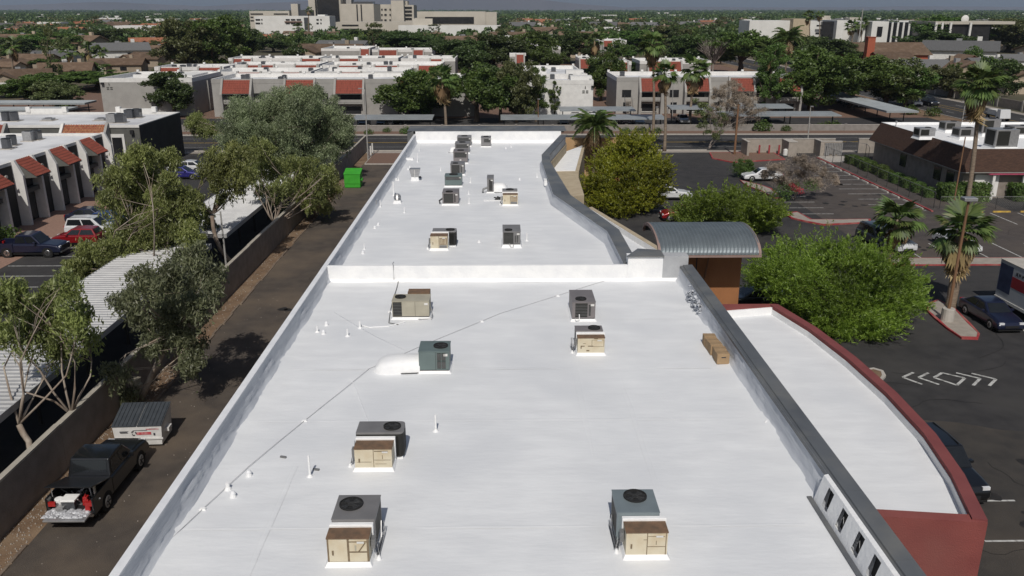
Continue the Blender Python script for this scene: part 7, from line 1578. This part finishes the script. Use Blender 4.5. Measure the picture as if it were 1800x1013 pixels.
palm_px('fan palm rising behind the apartment passage', 1046, 135, 1045, 72, 18, .3, .25, 22, 10, 65); palm_px('slender palm before the white office, left', 1422, 95, 1421, 28, 11, .25, .2, 18, 8, 66); palm_px('slender palm before the white office, centre', 1438, 92, 1441, 26, 9, .25, .2, 18, 8, 67); palm_px('palm beside the radio mast, left', 1496, 92, 1498, 46, 13, .3, .25, 20, 8, 68); palm_px('palm beside the radio mast, right', 1512, 88, 1514, 42, 14, .3, .25, 20, 8, 69); palm_px('palm before the parking garage', 523, 78, 524, 50, 12, .3, .25, 18, 14, 70); palm_px('palm against the hospital tower', 543, 78, 543, 18, 7, .3, .25, 16, 6, 71)
# bare tree
b = P(1252, 132); bt = thing('bare_tree', 'leafless pale grey tree above the end apartments', 'tree', (*b, 0)); mb = MB(); rg = np.random.default_rng(3); zt = A(1252, 68, b[1]).z
mb.tube([(0, 0, 0), (0, 0, zt * .35)], [.35, .28], 7)
for k in range(34):
    a = rg.uniform(0, 6.28); q = rg.uniform(.2, 1) * 6.0; e = (q * math.cos(a), q * math.sin(a), zt * (1.0 - .25 * (q / 6) ** 2) * rg.uniform(.85, 1.02)); p = limb(mb, (0, 0, zt * .3), e, .16, .03, rg, .08, 4, 5)
    for _ in range(4): limb(mb, p[2], (e[0] + rg.normal() * 1.2, e[1] + rg.normal() * 1.2, e[2] + rg.normal() * .7), .07, .02, rg, .1, 2, 4)
mb.build('branches', MT['bark_grey'], bt)
# countless trees of the town: the nearer ones one by one, the far wood as one mass
n = 0; tries = 0; FT = []
LB = ['green shade tree in the wooded town beyond the apartments', 'dark round tree in the wooded town beyond the apartments', 'low dark tree in the wooded town beyond the apartments', 'olive-leaved tree in the wooded town beyond the apartments', 'low green tree in the wooded town beyond the apartments', 'tall narrow olive tree in the wooded town beyond the apartments']
while n < 285 and tries < 6000:
    tries += 1; y = 190 + 620 * rt.random() ** .75; u = rt.uniform(-60, 1860); x = A(u, 80, y).x
    if any(a < x < b and c < y < d for a, b, c, d in RECTS): continue
    if -70 < x < 60 and y < 300: continue
    if -40 < x < 40 and rt.random() < .3: continue
    r_ = rt.uniform(2.8, 5.6); h = rt.uniform(4.5, 10.5); k = rt.randrange(6)
    if -330 < x < 10 and 480 < y < 720: h = min(h, 7.0)
    FT.append((u, k, 0 if y < 330 else 1 if y < 520 else 2, put_tree(VF[k], x, y, r_, h, LB[k], 'shade trees of the town', rt.uniform(0, 6.28)))); n += 1
for kk, nm in enumerate(('green', 'dark round', 'low dark', 'olive', 'low green', 'tall olive')):
    for bd, bn in enumerate(('nearest belt', 'middle belt', 'skyline belt')):
        for i, q in enumerate(sorted((f for f in FT if f[1] == kk and f[2] == bd), key=lambda f: f[0])): q[3]['label'] = ORD[i] + ' ' + nm + ' tree from the left in the ' + bn + ' of town trees'
def wood(name, label, y0, y1, cnt, leaf, seed, nl, lf, hmax=9):
    rg = np.random.default_rng(seed); y = y0 * (y1 / y0) ** rg.random(cnt); u = rg.uniform(-80, 1880, cnt); x = (u - 880) / F * y * 1.02
    keep = np.ones(cnt, bool)
    for a, b, c, d in RECTS: keep &= ~((x > a - 2) & (x < b + 2) & (y > c - 26) & (y < d))
    keep &= ~((x > -240) & (x < -5) & (y > 560) & (y < 830) & (rg.random(cnt) < .8))
    x, y = x[keep], y[keep]; m = len(x); r = rg.uniform(3, 8.5, m) * (1 + y / 5000); h = rg.uniform(4.5, hmax, m) * (1 + y / 9000)
    i = np.repeat(np.arange(m), nl); d = unit(rg.normal(size=(m * nl, 3))) * (rg.uniform(.3, 1, (m * nl, 1)) ** .5)
    c = np.stack([x[i] + d[:, 0] * r[i], y[i] + d[:, 1] * r[i], h[i] * (.56 + .44 * d[:, 2])], 1)
    s = (lf * (1 + y[i] / 1200))[:, None]
    dd = unit(rg.normal(size=c.shape)); nn = rg.normal(size=c.shape); nn[:, 2] += .2; ss = unit(np.cross(dd, nn))
    v = np.stack([c - dd * s, c + ss * s * .6, c + dd * s, c - ss * s * .6], 1).reshape(-1, 3)
    obj(name, np_mesh(name, v, 4, [MT[leaf]]), None, kind='stuff', label=label, category='wood')
wood('town_wood', 'green mass of far trees filling the town', 420, 1500, 620, 'leaf_green', 1, 130, .8); wood('town_wood', 'dark mass of far trees filling the town', 420, 1500, 1050, 'leaf_dark', 2, 130, .8); wood('town_wood', 'olive mass of far trees filling the town', 420, 1700, 380, 'leaf_olive', 3, 130, .8)
wood('horizon_wood', 'dark belt of trees reaching the horizon', 1400, 9000, 3600, 'leaf_dark', 4, 60, 1.1, 9); wood('horizon_wood', 'green belt of trees reaching the horizon', 1400, 9000, 1700, 'leaf_green', 5, 60, 1.1, 9)

# ================================================================== the air of the plain
hz = MB().box(-16000, 16000, -600, 21000, -7, 330).mesh('haze', [])
hm = bpy.data.materials.new('haze'); hm.use_nodes = True; N = hm.node_tree.nodes; N.clear()
pv = N.new('ShaderNodeVolumePrincipled'); pv.inputs['Color'].default_value = (.64, .78, 1.0, 1); pv.inputs['Density'].default_value = 5.5e-5; pv.inputs['Anisotropy'].default_value = 0.1
mo = N.new('ShaderNodeOutputMaterial'); hm.node_tree.links.new(pv.outputs[0], mo.inputs['Volume'])
hz.materials.clear(); hz.materials.append(hm); obj('haze', hz, None, kind='stuff', label='thin bluish haze over the whole plain', category='haze')
